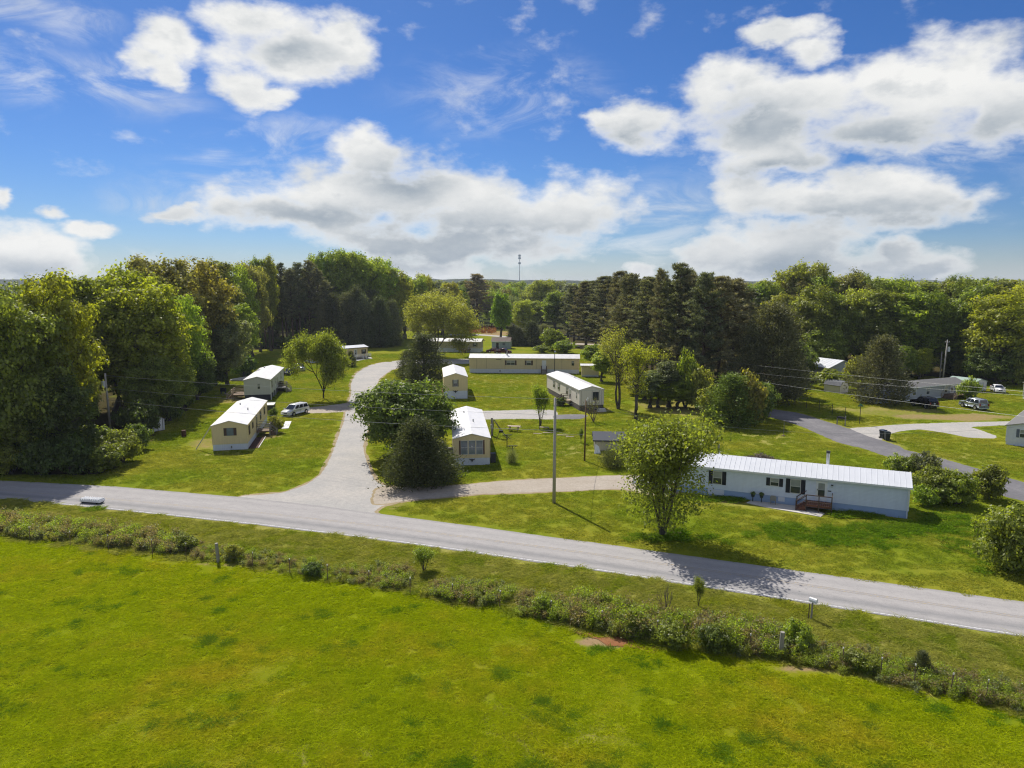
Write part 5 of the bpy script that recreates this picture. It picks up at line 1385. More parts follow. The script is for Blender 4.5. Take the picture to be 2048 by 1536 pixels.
# --- middle distance
stand([(955, 655, 551, 70)], 'big_pine', 'pine_tree', 'big grey pine standing above the orange grass bank', None, ['pinebrown'])
stand([(1000, 686, 587, 46)], 'poplar', 'slim_tree', 'light green tree beside the blue grey shed', None, ['bright'])
stand([(1113, 668, 583, 56)], 'poplar', 'slim_tree', 'pointed bright green tree before the centre pines', None, ['bright'])
stand([(1085, 655, 562, 66), (1060, 648, 572, 50)], 'oak', 'broadleaf_tree', 'dark rounded broadleaf tree below the radio mast', 'rounded trees below the mast', ['mid', 'deep'])
stand([(1030, 662, 590, 46), (1048, 668, 600, 46), (1075, 662, 600, 44), (1010, 655, 580, 40), (985, 650, 580, 40), (1135, 672, 590, 46), (1150, 660, 585, 46), (1160, 676, 610, 50), (1030, 640, 578, 40)], ['poplar', 'oak'], 'broadleaf_tree', 'broadleaf tree in the mixed wood behind the blue grey shed', 'mixed wood in the middle distance', ['mid', 'bright', 'grey', 'brownish'])
stand([(1062, 693, 640, 50), (1085, 694, 650, 44), (1040, 692, 655, 40), (1022, 690, 650, 34)], 'cedar', 'evergreen_tree', 'dark evergreen right of the blue grey shed', 'evergreens by the blue grey shed', ['cedar', 'pine'])
stand([(1105, 702, 656, 58), (1130, 706, 680, 50), (1085, 706, 688, 40)], 'shrub', 'rounded_shrub', 'rounded green shrub above the right end of the long tan home', 'shrubs behind the long tan home', ['bright', 'mid'], 'shrub')
stand([(1150, 690, 570, 60), (1172, 700, 562, 66), (1192, 704, 560, 64), (1210, 712, 552, 70), (1180, 680, 568, 60), (1218, 690, 556, 60)], 'big_pine', 'pine_tree', 'dark pine on the left flank of the tall pine group', 'pines on the left flank of the pine group', ['pine', 'cedarbrown', 'pinebrown'])
stand([(1238, 752, 545, 84), (1262, 764, 548, 80), (1290, 775, 556, 84), (1318, 780, 546, 60), (1348, 790, 526, 92), (1378, 795, 550, 84), (1405, 800, 545, 90), (1432, 800, 556, 92), (1462, 795, 560, 100)], 'big_pine', 'pine_tree', '', 'tall pines in the middle right group', ['pinebrown', 'pine', 'pinebrown', 'cedarbrown'], ordinal='%s pine from the left in the front of the tall pine group')
stand([(1300, 740, 565, 70), (1330, 745, 560, 70), (1372, 750, 540, 80), (1420, 755, 552, 80), (1460, 760, 566, 90), (1270, 720, 560, 70), (1490, 780, 580, 90)], 'big_pine', 'pine_tree', 'tall dark pine standing behind the front of the pine group', 'tall pines in the middle right group', ['pinebrown', 'pine', 'pinebrown', 'cedarbrown'])
T('pine', 'pine_tree', 'thin pine whose ragged top pokes above the tall pine group', 'tree', 1313, 786, 538, 40, 'pinebrown', jitter=0)
stand([(1215, 745, 690, 56), (1190, 735, 690, 50), (1300, 815, 745, 60), (1340, 812, 720, 70), (1372, 815, 700, 60), (1395, 820, 735, 60), (1250, 770, 680, 60), (1285, 800, 740, 70), (1205, 765, 700, 44), (1315, 815, 755, 60), (1360, 820, 760, 70), (1265, 790, 740, 50)], ['shrub', 'poplar'], 'understory_tree', 'light green understory growth at the foot of the tall pine group', 'understory of the pine group', ['bright', 'mid', 'olive', 'grey'])
# --- wood on the right
rowA = [(1560, 735, 590, 90), (1620, 742, 575, 110), (1665, 742, 590, 100), (1712, 745, 580, 100), (1760, 748, 585, 100), (1812, 750, 590, 96), (1850, 750, 585, 90), (1935, 752, 575, 110), (1975, 752, 572, 100), (2035, 756, 575, 110), (2080, 760, 570, 110), (1595, 735, 600, 90), (1690, 738, 600, 90), (2020, 760, 600, 90)]
rowB = [(1505, 715, 566, 80), (1545, 715, 566, 80), (1590, 716, 562, 90), (1640, 716, 556, 90), (1690, 718, 552, 90), (1740, 720, 556, 90), (1790, 720, 560, 90), (1840, 722, 566, 90), (1890, 722, 562, 90), (1930, 724, 556, 90), (1985, 724, 558, 90), (2035, 726, 558, 100), (2090, 728, 560, 100)]
rowC = [(1480, 690, 566, 60), (1520, 690, 562, 60), (1560, 690, 560, 64), (1655, 692, 556, 64), (1700, 692, 550, 70), (1755, 692, 556, 64), (1800, 694, 562, 64), (1850, 694, 566, 64), (1900, 694, 556, 64), (1950, 695, 560, 64), (2000, 695, 562, 64), (2050, 696, 560, 64)]
stand([(1606, 712, 528, 116)], 'oak', 'broadleaf_tree', 'tallest rounded tree topping the right wood', 'broadleaf wood on the right', ['mid'])
stand([(1702, 705, 546, 90)], 'oak', 'broadleaf_tree', 'brownish rounded tree top right of the tallest tree in the right wood', 'broadleaf wood on the right', ['brownish'])
stand(rowA, ['oak', 'poplar'], 'broadleaf_tree', '', 'broadleaf wood on the right', ['bright', 'mid', 'yellow', 'mid'], ordinal='%s broadleaf tree from the left along the front of the right wood')
stand(rowB, ['oak', 'poplar', 'oak'], 'broadleaf_tree', '', 'broadleaf wood on the right', ['yellow', 'mid', 'bright', 'brownish'], ordinal='%s tree from the left in the middle depth of the right wood')
stand(rowC, ['oak', 'poplar'], 'broadleaf_tree', '', 'broadleaf wood on the right', ['yellow', 'mid', 'grey', 'deep'], ordinal='%s tree from the left along the skyline of the right wood')
stand([(1650, 752, 660, 80), (1600, 760, 680, 70), (1800, 758, 690, 60), (1960, 766, 690, 70), (2030, 772, 690, 80), (1840, 760, 700, 60), (1990, 770, 710, 70), (1560, 765, 690, 60), (1815, 752, 718, 50), (1845, 753, 722, 46), (1905, 752, 716, 56), (1932, 756, 722, 46), (1960, 760, 716, 50)], ['shrub', 'oak'], 'understory_tree', 'low shady tree at the foot of the right wood', 'understory of the right wood', ['deep', 'mid', 'yellow', 'deep'])

# --- far woods: one mass, crowns instanced on points
def scatter(name, label, pts, scl, meshes, kind='stuff', tint=None, mats=None):
    """geometry nodes: instances of a mesh on points"""
    outs = []
    groups = np.random.default_rng(len(pts)).integers(0, len(meshes), len(pts))
    root = None
    for gi, src in enumerate(meshes):
        sel = groups == gi
        P_ = pts[sel]; S_ = scl[sel]
        me = bpy.data.meshes.new(name)
        me.vertices.add(len(P_)); me.vertices.foreach_set('co', P_.astype(np.float32).ravel())
        a = me.attributes.new('scl', 'FLOAT_VECTOR', 'POINT'); a.data.foreach_set('vector', S_.astype(np.float32).ravel())
        rt = np.zeros((len(P_), 3), np.float32); rt[:, 2] = np.random.default_rng(gi + 3).uniform(0, 6.28, len(P_))
        b = me.attributes.new('rot', 'FLOAT_VECTOR', 'POINT'); b.data.foreach_set('vector', rt.ravel())
        o = link_mesh(name, me, root)
        if root is None: root = o
        ng = bpy.data.node_groups.new(name, 'GeometryNodeTree')
        ng.interface.new_socket('Geometry', in_out='INPUT', socket_type='NodeSocketGeometry')
        ng.interface.new_socket('Geometry', in_out='OUTPUT', socket_type='NodeSocketGeometry')
        n = ng.nodes
        gi_ = n.new('NodeGroupInput'); go = n.new('NodeGroupOutput')
        ip = n.new('GeometryNodeInstanceOnPoints')
        oi = n.new('GeometryNodeObjectInfo'); oi.inputs['Object'].default_value = src; oi.inputs['As Instance'].default_value = True; oi.transform_space = 'ORIGINAL'
        na = n.new('GeometryNodeInputNamedAttribute'); na.data_type = 'FLOAT_VECTOR'; na.inputs['Name'].default_value = 'scl'
        nb = n.new('GeometryNodeInputNamedAttribute'); nb.data_type = 'FLOAT_VECTOR'; nb.inputs['Name'].default_value = 'rot'
        L = ng.links.new
        L(gi_.outputs[0], ip.inputs['Points']); L(oi.outputs['Geometry'], ip.inputs['Instance'])
        L(na.outputs['Attribute'], ip.inputs['Scale']); L(nb.outputs['Attribute'], ip.inputs['Rotation'])
        L(ip.outputs[0], go.inputs[0])
        md = o.modifiers.new('scatter', 'NODES'); md.node_group = ng
        o['kind'] = kind
        outs.append(o)
    tag(root, label, kind=kind)
    return outs
g = np.random.default_rng(77)
def far_points():
    pts, scl = [], []
    for d0, d1, n in ((330, 520, 1100), (520, 900, 1700), (900, 1500, 1900), (1500, 2300, 1500)):
        d = np.sqrt(g.uniform(d0 * d0, d1 * d1, n)); a = g.uniform(-.72, .72, n)
        x, y = d * np.sin(a), d * np.cos(a)
        h = g.uniform(16, 23.5, n) * np.where(d > 1200, 1.2, 1.0); wd = h * g.uniform(.32, .5, n)
        keep = ~((np.abs(x + .82 * y - 20) < .16 * y) & (y < 1350) & (y > 380) & (np.abs(y - 850) > 60))
        keep &= ~((np.abs(x) < 75) & (y < 420))
        h = np.where((np.abs(x + .82 * y - 20) < .16 * y) & (y < 1000), h * .45, h)
        pts.append(np.c_[x, y, np.zeros(n)][keep]); scl.append(np.c_[wd, wd, h][keep])
    return np.concatenate(pts), np.concatenate(scl)
FP, FS = far_points()
# far crowns of their own, coarse enough for their size in the picture
far_src = []
for i, (key, col) in enumerate((('mid', 'mid'), ('yellow', 'yellow'), ('deep', 'deep'), ('grey', 'grey'))):
    Vv, tb = broadleaf(200 + i, 1.0, .5, .12, 12, 42, .11, lobe=(.30, .46), top=.8)
    V4 = np.concatenate(Vv)
    p = at(870 + 60 * i, 597)
    o = link_mesh('far_tree', quad_mesh('crown', V4, LF), None, (p.x, p.y, 0))
    o.scale = (14, 14, 16)
    o.color = (*GREEN[col], 1)
    tag(o, ['far green tree', 'far yellow green tree', 'far dark tree', 'far grey green tree'][i] + ' at the near side of the distant woods', 'tree')
    far_src.append(o)
scatter('far_woods', 'distant woods running to the horizon', FP, FS, far_src)
#CARS
# ------------------------------------------------------------------ vehicles
def vehicle(name, label, cat, u, v, heading, L, Wd, prof, glassp, roofz, beltz, paintm, wheel_x, wr=0.34, bed=None, group=None, roof_rack=False, plate=False):
    """x forward. prof: body side outline (x, z); glassp: (belt rear, belt front, roof rear, roof front)"""
    p = at(u, v)
    o = thing(name, label, cat, (p.x, p.y, 0.02), heading, group)
    hw = Wd / 2
    bm = bmesh.new()
    # lower body: outline swept across three widths so the flanks bulge
    ring = []
    for k, (wy, dz, sx) in enumerate(((-hw * .93, 0, .985), (-hw, 0, 1), (hw, 0, 1), (hw * .93, 0, .985))):
        ring.append([bm.verts.new((x * sx, wy, z if 0 < k < 3 else z * .97 + .012)) for x, z in prof])
    n = len(prof)
    for k in range(3):
        for i in range(n):
            j = (i + 1) % n
            bm.faces.new((ring[k][i], ring[k][j], ring[k + 1][j], ring[k + 1][i]))
    bm.faces.new(ring[0]); bm.faces.new(list(reversed(ring[3])))
    bmesh.ops.recalc_face_normals(bm, faces=bm.faces)
    bmesh.ops.bevel(bm, geom=[e for e in bm.edges if e.is_manifold and e.calc_face_angle(0) > .35], offset=.045, segments=2, affect='EDGES')
    me = bpy.data.meshes.new('body'); bm.to_mesh(me); bm.free(); me.materials.append(paintm)
    me.polygons.foreach_set('use_smooth', [True] * len(me.polygons))
    link_mesh('body', me, o)
    rb, rf, tr_, tf = glassp
    cw, tw = hw * .95, hw * .76
    bot = [(rb, -cw, beltz), (rf, -cw, beltz), (rf, cw, beltz), (rb, cw, beltz)]
    top = [(tr_, -tw, roofz), (tf, -tw, roofz), (tf, tw, roofz), (tr_, tw, roofz)]
    bm = bmesh.new()
    vs_ = [bm.verts.new(q) for q in bot + top]
    for f in ((3, 2, 1, 0), (4, 5, 6, 7), (0, 1, 5, 4), (1, 2, 6, 5), (2, 3, 7, 6), (3, 0, 4, 7)): bm.faces.new([vs_[i] for i in f])
    bmesh.ops.recalc_face_normals(bm, faces=bm.faces)
    bmesh.ops.bevel(bm, geom=[e for e in bm.edges if min(q.co.z for q in e.verts) > beltz + .01] + [e for e in bm.edges if abs(e.verts[0].co.z - e.verts[1].co.z) > .1], offset=.06, segments=3, affect='EDGES')
    me = bpy.data.meshes.new('cabin'); bm.to_mesh(me); bm.free(); me.materials.append(paintm)
    me.polygons.foreach_set('use_smooth', [True] * len(me.polygons))
    link_mesh('cabin', me, o)
    V3 = lambda i: Vector((bot + top)[i])
    def pane(nm, a, b, c, d, x0, x1, y0, y1, mat=None):
        """glazing set 8 mm proud of the cabin face a b c d"""
        a, b, c, d = map(V3, (a, b, c, d))
        f = lambda s, t: (a * (1 - s) + b * s) * (1 - t) + (d * (1 - s) + c * s) * t
        nrm = (b - a).cross(d - a).normalized()
        if nrm.dot((a + c) / 2 - Vector((0, 0, beltz))) < 0: nrm = -nrm
        q = [f(x0, y0), f(x1, y0), f(x1, y1), f(x0, y1)]
        MB().hexa([w_ - nrm * .02 for w_ in q], [w_ + nrm * .008 for w_ in q]).build(nm, mat or M['car_glass'], o)
    pane('windscreen', 1, 2, 6, 5, .08, .92, .10, .92)
    pane('rear_window', 3, 0, 4, 7, .10, .90, .22, .90)
    cuts = (.05, .36, .40, .66, .70, .95) if (rf - rb) > 2.4 else (.08, .48, .52, .92)
    for s_ in ((0, 1, 5, 4), (3, 2, 6, 7)):
        for i in range(0, len(cuts), 2): pane('side_window', *s_, cuts[i], cuts[i + 1], .14, .88)
    tm = MB().tube([(0, -.11, 0), (0, .11, 0)], wr, 20).mesh('tyre', M['tyre'])
    rm = MB().tube([(0, -.12, 0), (0, .12, 0)], wr * .62, 14).mesh('rim', M['rim'])
    am = MB().tube([(0, -.012, 0), (0, .012, 0)], wr * 1.22, 22).mesh('wheel_arch', M['black'])
    for x in wheel_x:
        for sy in (-1, 1):
            ar = link_mesh('wheel_arch', am, o, (x, sy * (hw - .008), wr * 1.02))
            wh = link_mesh('wheel', tm, o, (x, sy * (hw - .085), wr))
            link_mesh('rim', rm, wh)
    xf, xr = max(q[0] for q in prof), min(q[0] for q in prof)
    zf = wr * 1.9
    for sy in (-1, 1):
        MB().box(xf - .16, xf + .015, sy * hw * .62 - .2, sy * hw * .62 + .2, zf - .02, zf + .13).build('headlight', M['lamp_glass'], o)
        MB().box(xr - .015, xr + .12, sy * hw * .82 - .1, sy * hw * .82 + .1, zf + .08, zf + .42).build('tail_light', M['tail_red'], o)
        MB().box(rf - .28, rf - .08, sy * (hw + .09) - .09, sy * (hw + .09) + .09, beltz + .02, beltz + .17).build('mirror', paintm, o)
    MB().box(xf - .06, xf + .02, -hw * .34, hw * .34, zf - .12, zf + .06).build('grille', M['black'], o)
    MB().box(xf - .10, xf + .05, -hw * .94, hw * .94, .28, .48).build('bumper', paintm, o)
    MB().box(xr - .05, xr + .10, -hw * .94, hw * .94, .30, .52).build('bumper', paintm, o)
    if plate: MB().box(xr - .03, xr + .01, -.16, .16, zf + .12, zf + .28).build('number_plate', M['white'], o)
    for x in ((rb + rf) / 2 + .35,):
        for sy in (-1, 1): MB().box(x - .008, x + .008, sy * hw - .006, sy * hw + .006, .34, beltz - .06).build('door_seam', M['black'], o)
    if roof_rack:
        for sy in (-1, 1): MB().box(tr_ + .25, tf - .2, sy * tw * .86 - .02, sy * tw * .86 + .02, roofz - .005, roofz + .06).build('roof_rail', M['dark_metal'], o)
    if bed:
        MB().box(bed[0], bed[1], -hw * .8, hw * .8, bed[2] - .02, bed[2] + .006).build('truck_bed', M['black'], o)
    return o
def heading(u0, v0, u1, v1):
    a, b = at(u0, v0), at(u1, v1)
    return math.atan2(b.y - a.y, b.x - a.x)
VAN = dict(L=4.9, Wd=1.95, prof=[(-2.40, .32), (-2.42, .95), (-2.34, 1.05), (1.15, 1.06), (1.55, 1.02), (2.25, .84), (2.42, .66), (2.42, .30)], glassp=(-2.34, 1.55, -2.12, .55), roofz=1.76, beltz=1.03, wheel_x=(-1.55, 1.52))
SUVP = dict(L=4.9, Wd=1.95, prof=[(-2.35, .42), (-2.38, 1.05), (-2.30, 1.14), (1.0, 1.15), (2.25, 1.06), (2.40, .90), (2.40, .42)], glassp=(-2.30, 1.05, -2.02, .42), roofz=1.84, beltz=1.12, wheel_x=(-1.45, 1.45), wr=.38)
SEDAN = dict(L=4.7, Wd=1.8, prof=[(-2.30, .32), (-2.32, .86), (-2.2, .97), (-1.5, 1.0), (1.0, .98), (2.15, .80), (2.32, .62), (2.32, .30)], glassp=(-1.75, 1.15, -1.0, .35), roofz=1.44, beltz=.96, wheel_x=(-1.4, 1.4))
PICK = dict(L=5.4, Wd=1.9, prof=[(-2.65, .45), (-2.67, 1.10), (-2.6, 1.14), (1.3, 1.16), (2.45, 1.06), (2.6, .9), (2.6, .44)], glassp=(-.55, 1.3, -.35, .65), roofz=1.76, beltz=1.13, wheel_x=(-1.65, 1.7), wr=.38)
vehicle('minivan', 'white minivan parked on the gravel spur by the nearest tan home', 'minivan', 591, 829, heading(614, 825, 570, 836), paintm=M['car_white'], **VAN)
vehicle('sport_utility', 'black four wheel drive car with its back to the gravel drive', 'car', 1848, 814, heading(1868, 819, 1828, 810), paintm=M['car_black'], roof_rack=True, plate=True, **SUVP)
vehicle('station_wagon', 'silver wagon parked right of the brown porch deck', 'car', 1947, 817, heading(1970, 822, 1926, 812), paintm=M['car_silver'], roof_rack=True, **SUVP)
vehicle('sedan', 'dark blue car behind the far end of the pale grey home', 'car', 580, 749, heading(600, 744, 567, 752), paintm=M['car_navy'], **SEDAN)
vehicle('pickup_truck', 'silver pickup truck parked farthest back by the lawn tree', 'pickup truck', 598, 741, heading(588, 737, 608, 745), paintm=M['car_silver'], bed=(-2.55, -.6, 1.14), **PICK)
vehicle('sedan', 'maroon car parked before the blue grey shed', 'car', 987, 705, heading(1004, 704.5, 972, 705), paintm=M['car_maroon'], **SEDAN)
vehicle('pickup_truck', 'maroon pickup truck behind the long tan home roof', 'pickup truck', 1006, 708, heading(990, 707, 1020, 708.4), paintm=M['car_maroon'], bed=(-2.55, -.6, 1.14), **PICK)
vehicle('sedan', 'white car glimpsed through the bright young tree', 'car', 1312, 977, heading(1335, 984, 1262, 970), paintm=M['car_white'], **SEDAN)
vehicle('sedan', 'small white car end on behind the pale green roofed garage', 'car', 1995, 784, R(-112), paintm=M['car_white'], **SEDAN)

# ------------------------------------------------------------------ poles and wires
def pole(name, label, u, v, h, r0, r1, mat, lean=0.0, cross=None, tank=None, lamp=False, cat='utility pole'):
    p = at(u, v)
    o = thing(name, label, cat, (p.x, p.y, 0))
    MB().tube([(0, 0, -.1), (lean * .5, 0, h * .5), (lean, 0, h)], [r0, (r0 + r1) / 2, r1], 12).build('pole_shaft', mat, o, True)
    if cross:
        MB().box(lean - cross, lean + cross, -.06, .06, h - .45, h - .33).build('cross_arm', M['wood_grey'], o)
        for x in (-cross + .1, 0.0, cross - .1): MB().tube([(lean + x, 0, h - .33 if x else h), (lean + x, 0, h - .15 if x else h + .18)], .045, 8).build('insulator', M['white'], o)
    if tank:
        tz, tx = tank
        MB().tube([(lean * tz / h + tx, -.12, tz - .45), (lean * tz / h + tx, -.12, tz + .45)], .28, 14).build('transformer', M['metal_grey'], o)
        MB().tube([(lean * tz / h + tx, -.12, tz + .45), (lean * tz / h + tx, -.12, tz + .72)], .05, 8).build('insulator', M['white'], o)
    if lamp:
        MB().tube([(lean, 0, h - .3), (lean + .1, -.5, h - .05), (lean + .1, -.9, h - .02)], .04, 8).build('lamp_arm', M['steel'], o)
        MB().tube([(lean + .1, -.9, h - .22), (lean + .1, -.9, h + .02)], [.22, .10], 12).build('lamp_head', M['metal_grey'], o)
    return o, Vector((p.x, p.y, 0))
_, pF = pole('utility_pole', 'tall bare grey pole standing on the front lawn beside the county road', 1108, 1006, 10.4, .17, .115, M['pole_grey'], .03)
_, pL = pole('utility_pole', 'grey pole with a transformer in front of the left grove', 221, 862, 8.5, .16, .12, M['pole_grey'], -.15, tank=(6.9, -.30))
_, pB = pole('utility_pole', 'thin brown pole on the middle lawn near the dark roofed shed', 1169, 922, 7.5, .11, .08, M['pole_brown'], .08)
MB().tube([(.08, 0, 7.3), (.30, -.1, 7.75)], .06, 8).build('meter_head', M['white'], _)
_, pR = pole('utility_pole', 'pole with a transformer and cross arm rising over the long grey home', 1885, 764, 9.2, .16, .12, M['pole_grey'], .35, cross=.55, tank=(7.2, .42))
_, pR2 = pole('utility_pole', 'shorter dark pole beside the transformer pole on the right', 1879, 762, 6.6, .13, .10, M['wood_grey'])
_, pC = pole('utility_pole', 'distant pole at the orange grass bank', 952, 650, 13.0, .19, .13, M['pole_grey'], cross=.9)
_, pD = pole('utility_pole', 'distant thin pole before the centre pines', 1139, 678, 9.5, .16, .11, M['pole_grey'], cross=.6)
pole('street_lamp', 'black lamp post in front of the long tan home', 1109, 757, 6.4, .09, .07, M['dark_metal'], lamp=True, cat='lamp post')
pole('utility_pole', 'pole just past the right edge carrying the long wires', 2150, 1030, 11.2, .17, .12, M['pole_grey'], cross=.8)
pE = at(2150, 1030)
def wire(label, a, b, sag, r=.018, group=None):
    pts = []
    for i in range(41):
        t = i / 40
        q = a.lerp(b, t); q.z -= sag * 4 * t * (1 - t)
        pts.append(q - a)
    o = MB().tube(pts, r, 5).build('overhead_wire', M['wire'], None)
    o.location = a
    tag(o, label, 'wire', group)
fz = lambda v, p: Vector((p.x, p.y, height_at(v, p)))
wire('upper wire from the transformer pole at the left grove to the front pole', fz(751, pL), fz(798, pF), .35, .014)
wire('middle wire from the transformer pole at the left grove to the front pole', fz(776, pL), fz(830, pF), .45, .012)
wire('lowest wire passing over the nearest tan home to the front pole', fz(800, pL), fz(861, pF), .55, .017)
wire('short wire between the front pole and the thin brown pole', fz(861, pF), fz(868, pB), .25, .018)
wire('wire from the front pole running right over the lawn', fz(800, pF), Vector((pE.x, pE.y, 9.0)), 2.2, .008)
far_top = Vector((pC.x, pC.y, 12.6))
wire('topmost long wire crossing the right half', far_top + Vector((.8, 0, 0)), Vector((pE.x, pE.y + .7, 11.0)), 6.0, .009, None)
wire('middle long wire crossing the right half', far_top + Vector((-.8, 0, 0)), Vector((pE.x, pE.y - .7, 10.9)), 8.0, .008, None)
wire('lowest thick wire crossing the right half down to the park road', far_top + Vector((0, 0, -1.4)), Vector((pE.x, pE.y, 8.6)), 6.6, .013, None)
# radio mast on the horizon
pm = at(1039, 601)
o = thing('radio_mast', 'tall thin radio mast far off on the horizon', 'radio mast', (pm.x, pm.y, 0))
k = pm.y / 1000
hm = height_at(509, pm)
MB().tube([(0, 0, 0), (0, 0, hm)], [1.1 * k * .6, .5 * k * .6], 6).build('mast_shaft', M['steel'], o)
for f in (.955, .90, .79): MB().tube([(0, 0, hm * f), (0, 0, hm * f + 2.6 * k)], 2.9 * k * .62, 8).build('antenna_ring', M['metal_grey'], o)

# ------------------------------------------------------------------ field fence
o = thing('field_fence', 'old wire fence with wooden and steel posts along the hayfield', 'fence', (0, 0, 0))
wood = MB().tube([(0, 0, -.1), (0, 0, 1.55)], [.13, .12], 10).mesh('wood_post', M['wood_grey'])
tpost = MB().box(-.02, .02, -.01, .01, 0, 1.15).box(-.01, .01, -.04, -.01, 0, 1.15).mesh('steel_post', M['wood_brown'])
tip = MB().box(-.03, .03, -.045, .014, 1.15, 1.25).mesh('post_tip', M['offwhite'])
posts = [(-60, 1072, 0), (60, 1083, 0), (140, 1092, 0), (217, 1100, 0), (305, 1109, 0), (372, 1117, 0), (437, 1125, 1), (505, 1136, 0), (580, 1149, 0), (655, 1162, 0), (738, 1176, 0), (820, 1190, 0), (907, 1202, 0), (999, 1217, 0), (1100, 1238, 0), (1203, 1258, 0), (1315, 1280, 0), (1426, 1296, 0), (1500, 1308, 0), (1561, 1314, 1), (1686, 1338, 0), (1760, 1358, 0), (1828, 1372, 0), (1900, 1390, 0), (1970, 1404, 0), (2060, 1424, 0)]
pts = []
for u, v, wd in posts:
    p = at(u, v); pts.append(p)
    c = link_mesh('wood_post' if wd else 'steel_post', wood if wd else tpost, o, p, (R(random.uniform(-3, 3)), R(random.uniform(-4, 4)), random.uniform(0, 3)))
    if not wd: link_mesh('post_tip', tip, c)
for z in (.3, .6, .9, 1.1):
    MB().tube([q + Vector((0, 0, z + random.uniform(-.03, .03))) for q in pts], .004, 4).build('wire', M['dark_metal'], o)
# mailbox on the roadside
p = at(1622, 1240)
o = thing('mailbox', 'leaning roadside mailbox post with a white box at its top', 'mailbox', (p.x, p.y, 0))
MB().tube([(0, 0, 0), (.04, 0, 1.2)], .06, 8).build('post', M['wood_grey'], o)
MB().tube([(-.16, .05, 0), (-.12, .03, 1.1)], .035, 6).build('brace', M['wood_brown'], o)
bx = MB().prism([(-.13, 0), (.13, 0), (.13, .14), (.09, .24), (0, .28), (-.09, .24), (-.13, .14)], 'y', -.24, .24).build('box', M['white'], o, False, (.08, 0, 1.2), (0, 0, R(40)))
MB().box(.131, .15, -.15, -.05, .1, .2).build('flag', M['red'], bx)
# mailbox row on the park road
p0, p1 = at(1674, 849), at(1690, 852)
o = thing('mailbox_row', 'row of dark mailboxes on a rail beside the park road', 'mailboxes', p0, math.atan2(p1.y - p0.y, p1.x - p0.x))
Lr = (p1 - p0).length
for x in (0, Lr): MB().box(x - .06, x + .06, -.06, .06, 0, 1.15 if x == 0 else 1.5).build('post', M['wood_grey'], o)
MB().box(-.1, Lr + .1, -.09, .09, 1.0, 1.06).build('rail', M['wood_grey'], o)
bx = MB().prism([(-.12, 0), (.12, 0), (.12, .14), (.08, .23), (0, .26), (-.08, .23), (-.12, .14)], 'y', -.25, .25).mesh('box', M['dark_metal'])
for i in range(5): link_mesh('box', bx, o, (.18 + i * (Lr - .36) / 4, 0, 1.065))
# sign post and low garden fence
p = at(1719, 848)
o = thing('sign_post', 'green street sign post at the gravel entrance', 'street sign', (p.x, p.y, 0))
MB().tube([(0, 0, 0), (0, 0, 2.9)], .05, 8).build('post', M['dark_metal'], o)
MB().box(-.42, .42, -.015, .015, 2.72, 2.92).build('blade', paint('sign_green', (.02, .10, .06), .5), o)
MB().box(-.015, .015, -.42, .42, 2.93, 3.12).build('blade', paint('sign_green_b', (.02, .10, .06), .5), o)
o = thing('garden_fence', 'wire garden fence on thin posts along the park road', 'fence', (0, 0, 0))
fp = [at(u, v) for u, v in ((1590, 811), (1613, 816), (1638, 822), (1664, 830), (1690, 838))]
fm = MB().tube([(0, 0, 0), (0, 0, 1.9)], .045, 6).mesh('post', M['dark_metal'])
for q in fp: link_mesh('post', fm, o, q)
for z in (.5, 1.0, 1.5, 1.85): MB().tube([q + Vector((0, 0, z)) for q in fp], .008, 4).build('wire', M['dark_metal'], o)
o = thing('line_post', 'thin marker post at the left verge of the park road', 'post', at(1567, 872))
MB().tube([(0, 0, 0), (0, 0, 1.9)], .035, 6).build('shaft', M['wood_grey'], o)
MB().box(-.2, .2, -.2, .2, 0, .12).build('foot', M['wood_brown'], o)
# wheeled bins
def bin_(label, u, v, rot, lid, h=1.15):
    p = at(u, v)
    o = thing('wheeled_bin', label, 'trash bin', (p.x, p.y, 0), rot)
    MB().hexa([(-.24, -.27, .06), (.24, -.27, .06), (.24, .27, .06), (-.24, .27, .06)], [(-.33, -.38, h), (.33, -.38, h), (.33, .38, h), (-.33, .38, h)]).build('bin_body', M['bin_green'], o)
    MB().hexa([(-.36, -.42, h + .003), (.36, -.42, h + .003), (.36, .42, h + .003), (-.36, .42, h + .003)], [(-.30, -.34, h + .10), (.30, -.34, h + .10), (.30, .34, h + .10), (-.30, .34, h + .10)]).build('lid', lid, o)
    wm = MB().tube([(-.03, 0, 0), (.03, 0, 0)], .13, 12).mesh('wheel', M['tyre'])
    for sx in (-1, 1): link_mesh('wheel', wm, o, (sx * .29, .30, .13))
    MB().tube([(-.3, .46, h - .06), (.3, .46, h - .06)], .025, 6).build('handle', M['bin_green'], o)
    return o
bin_('dark wheeled bin with a shiny bluish lid, left of the pair', 1765.5, 877, .3, M['bin_blue'])
bin_('dark wheeled bin right of the pair with a closed black lid', 1774, 881, -.2, M['bin_green'])
# ------------------------------------------------------------------ yard things
def tpole(label, u, v, h, base=True):
    p = at(u, v)
    o = thing('clothesline_post', label, 'clothesline post', (p.x, p.y, 0), R(4), 'clothesline posts')
    MB().tube([(0, 0, 0), (0, 0, h)], .055, 8).build('post', M['dark_metal'], o)
    MB().box(-.62, .62, -.05, .05, h - .06, h + .04).build('cross_arm', M['dark_metal'], o)
    for s_ in (-1, 1): MB().tube([(0, 0, h - .5), (s_ * .42, 0, h - .07)], .03, 6).build('brace', M['dark_metal'], o)
tpole('dark clothesline post standing free beside the home with three windows', 1014, 896, 1.75)
tpole('dark clothesline post rising behind the grey green tussock', 1025, 913, 1.35)
p = at(1028, 862)
o = thing('picnic_table', 'weathered picnic table with attached benches on the lawn', 'picnic table', (p.x, p.y, 0), R(-12))
bd = MB().box(-.95, .95, -.065, .065, -.02, .02).mesh('board', M['wood_pale'])
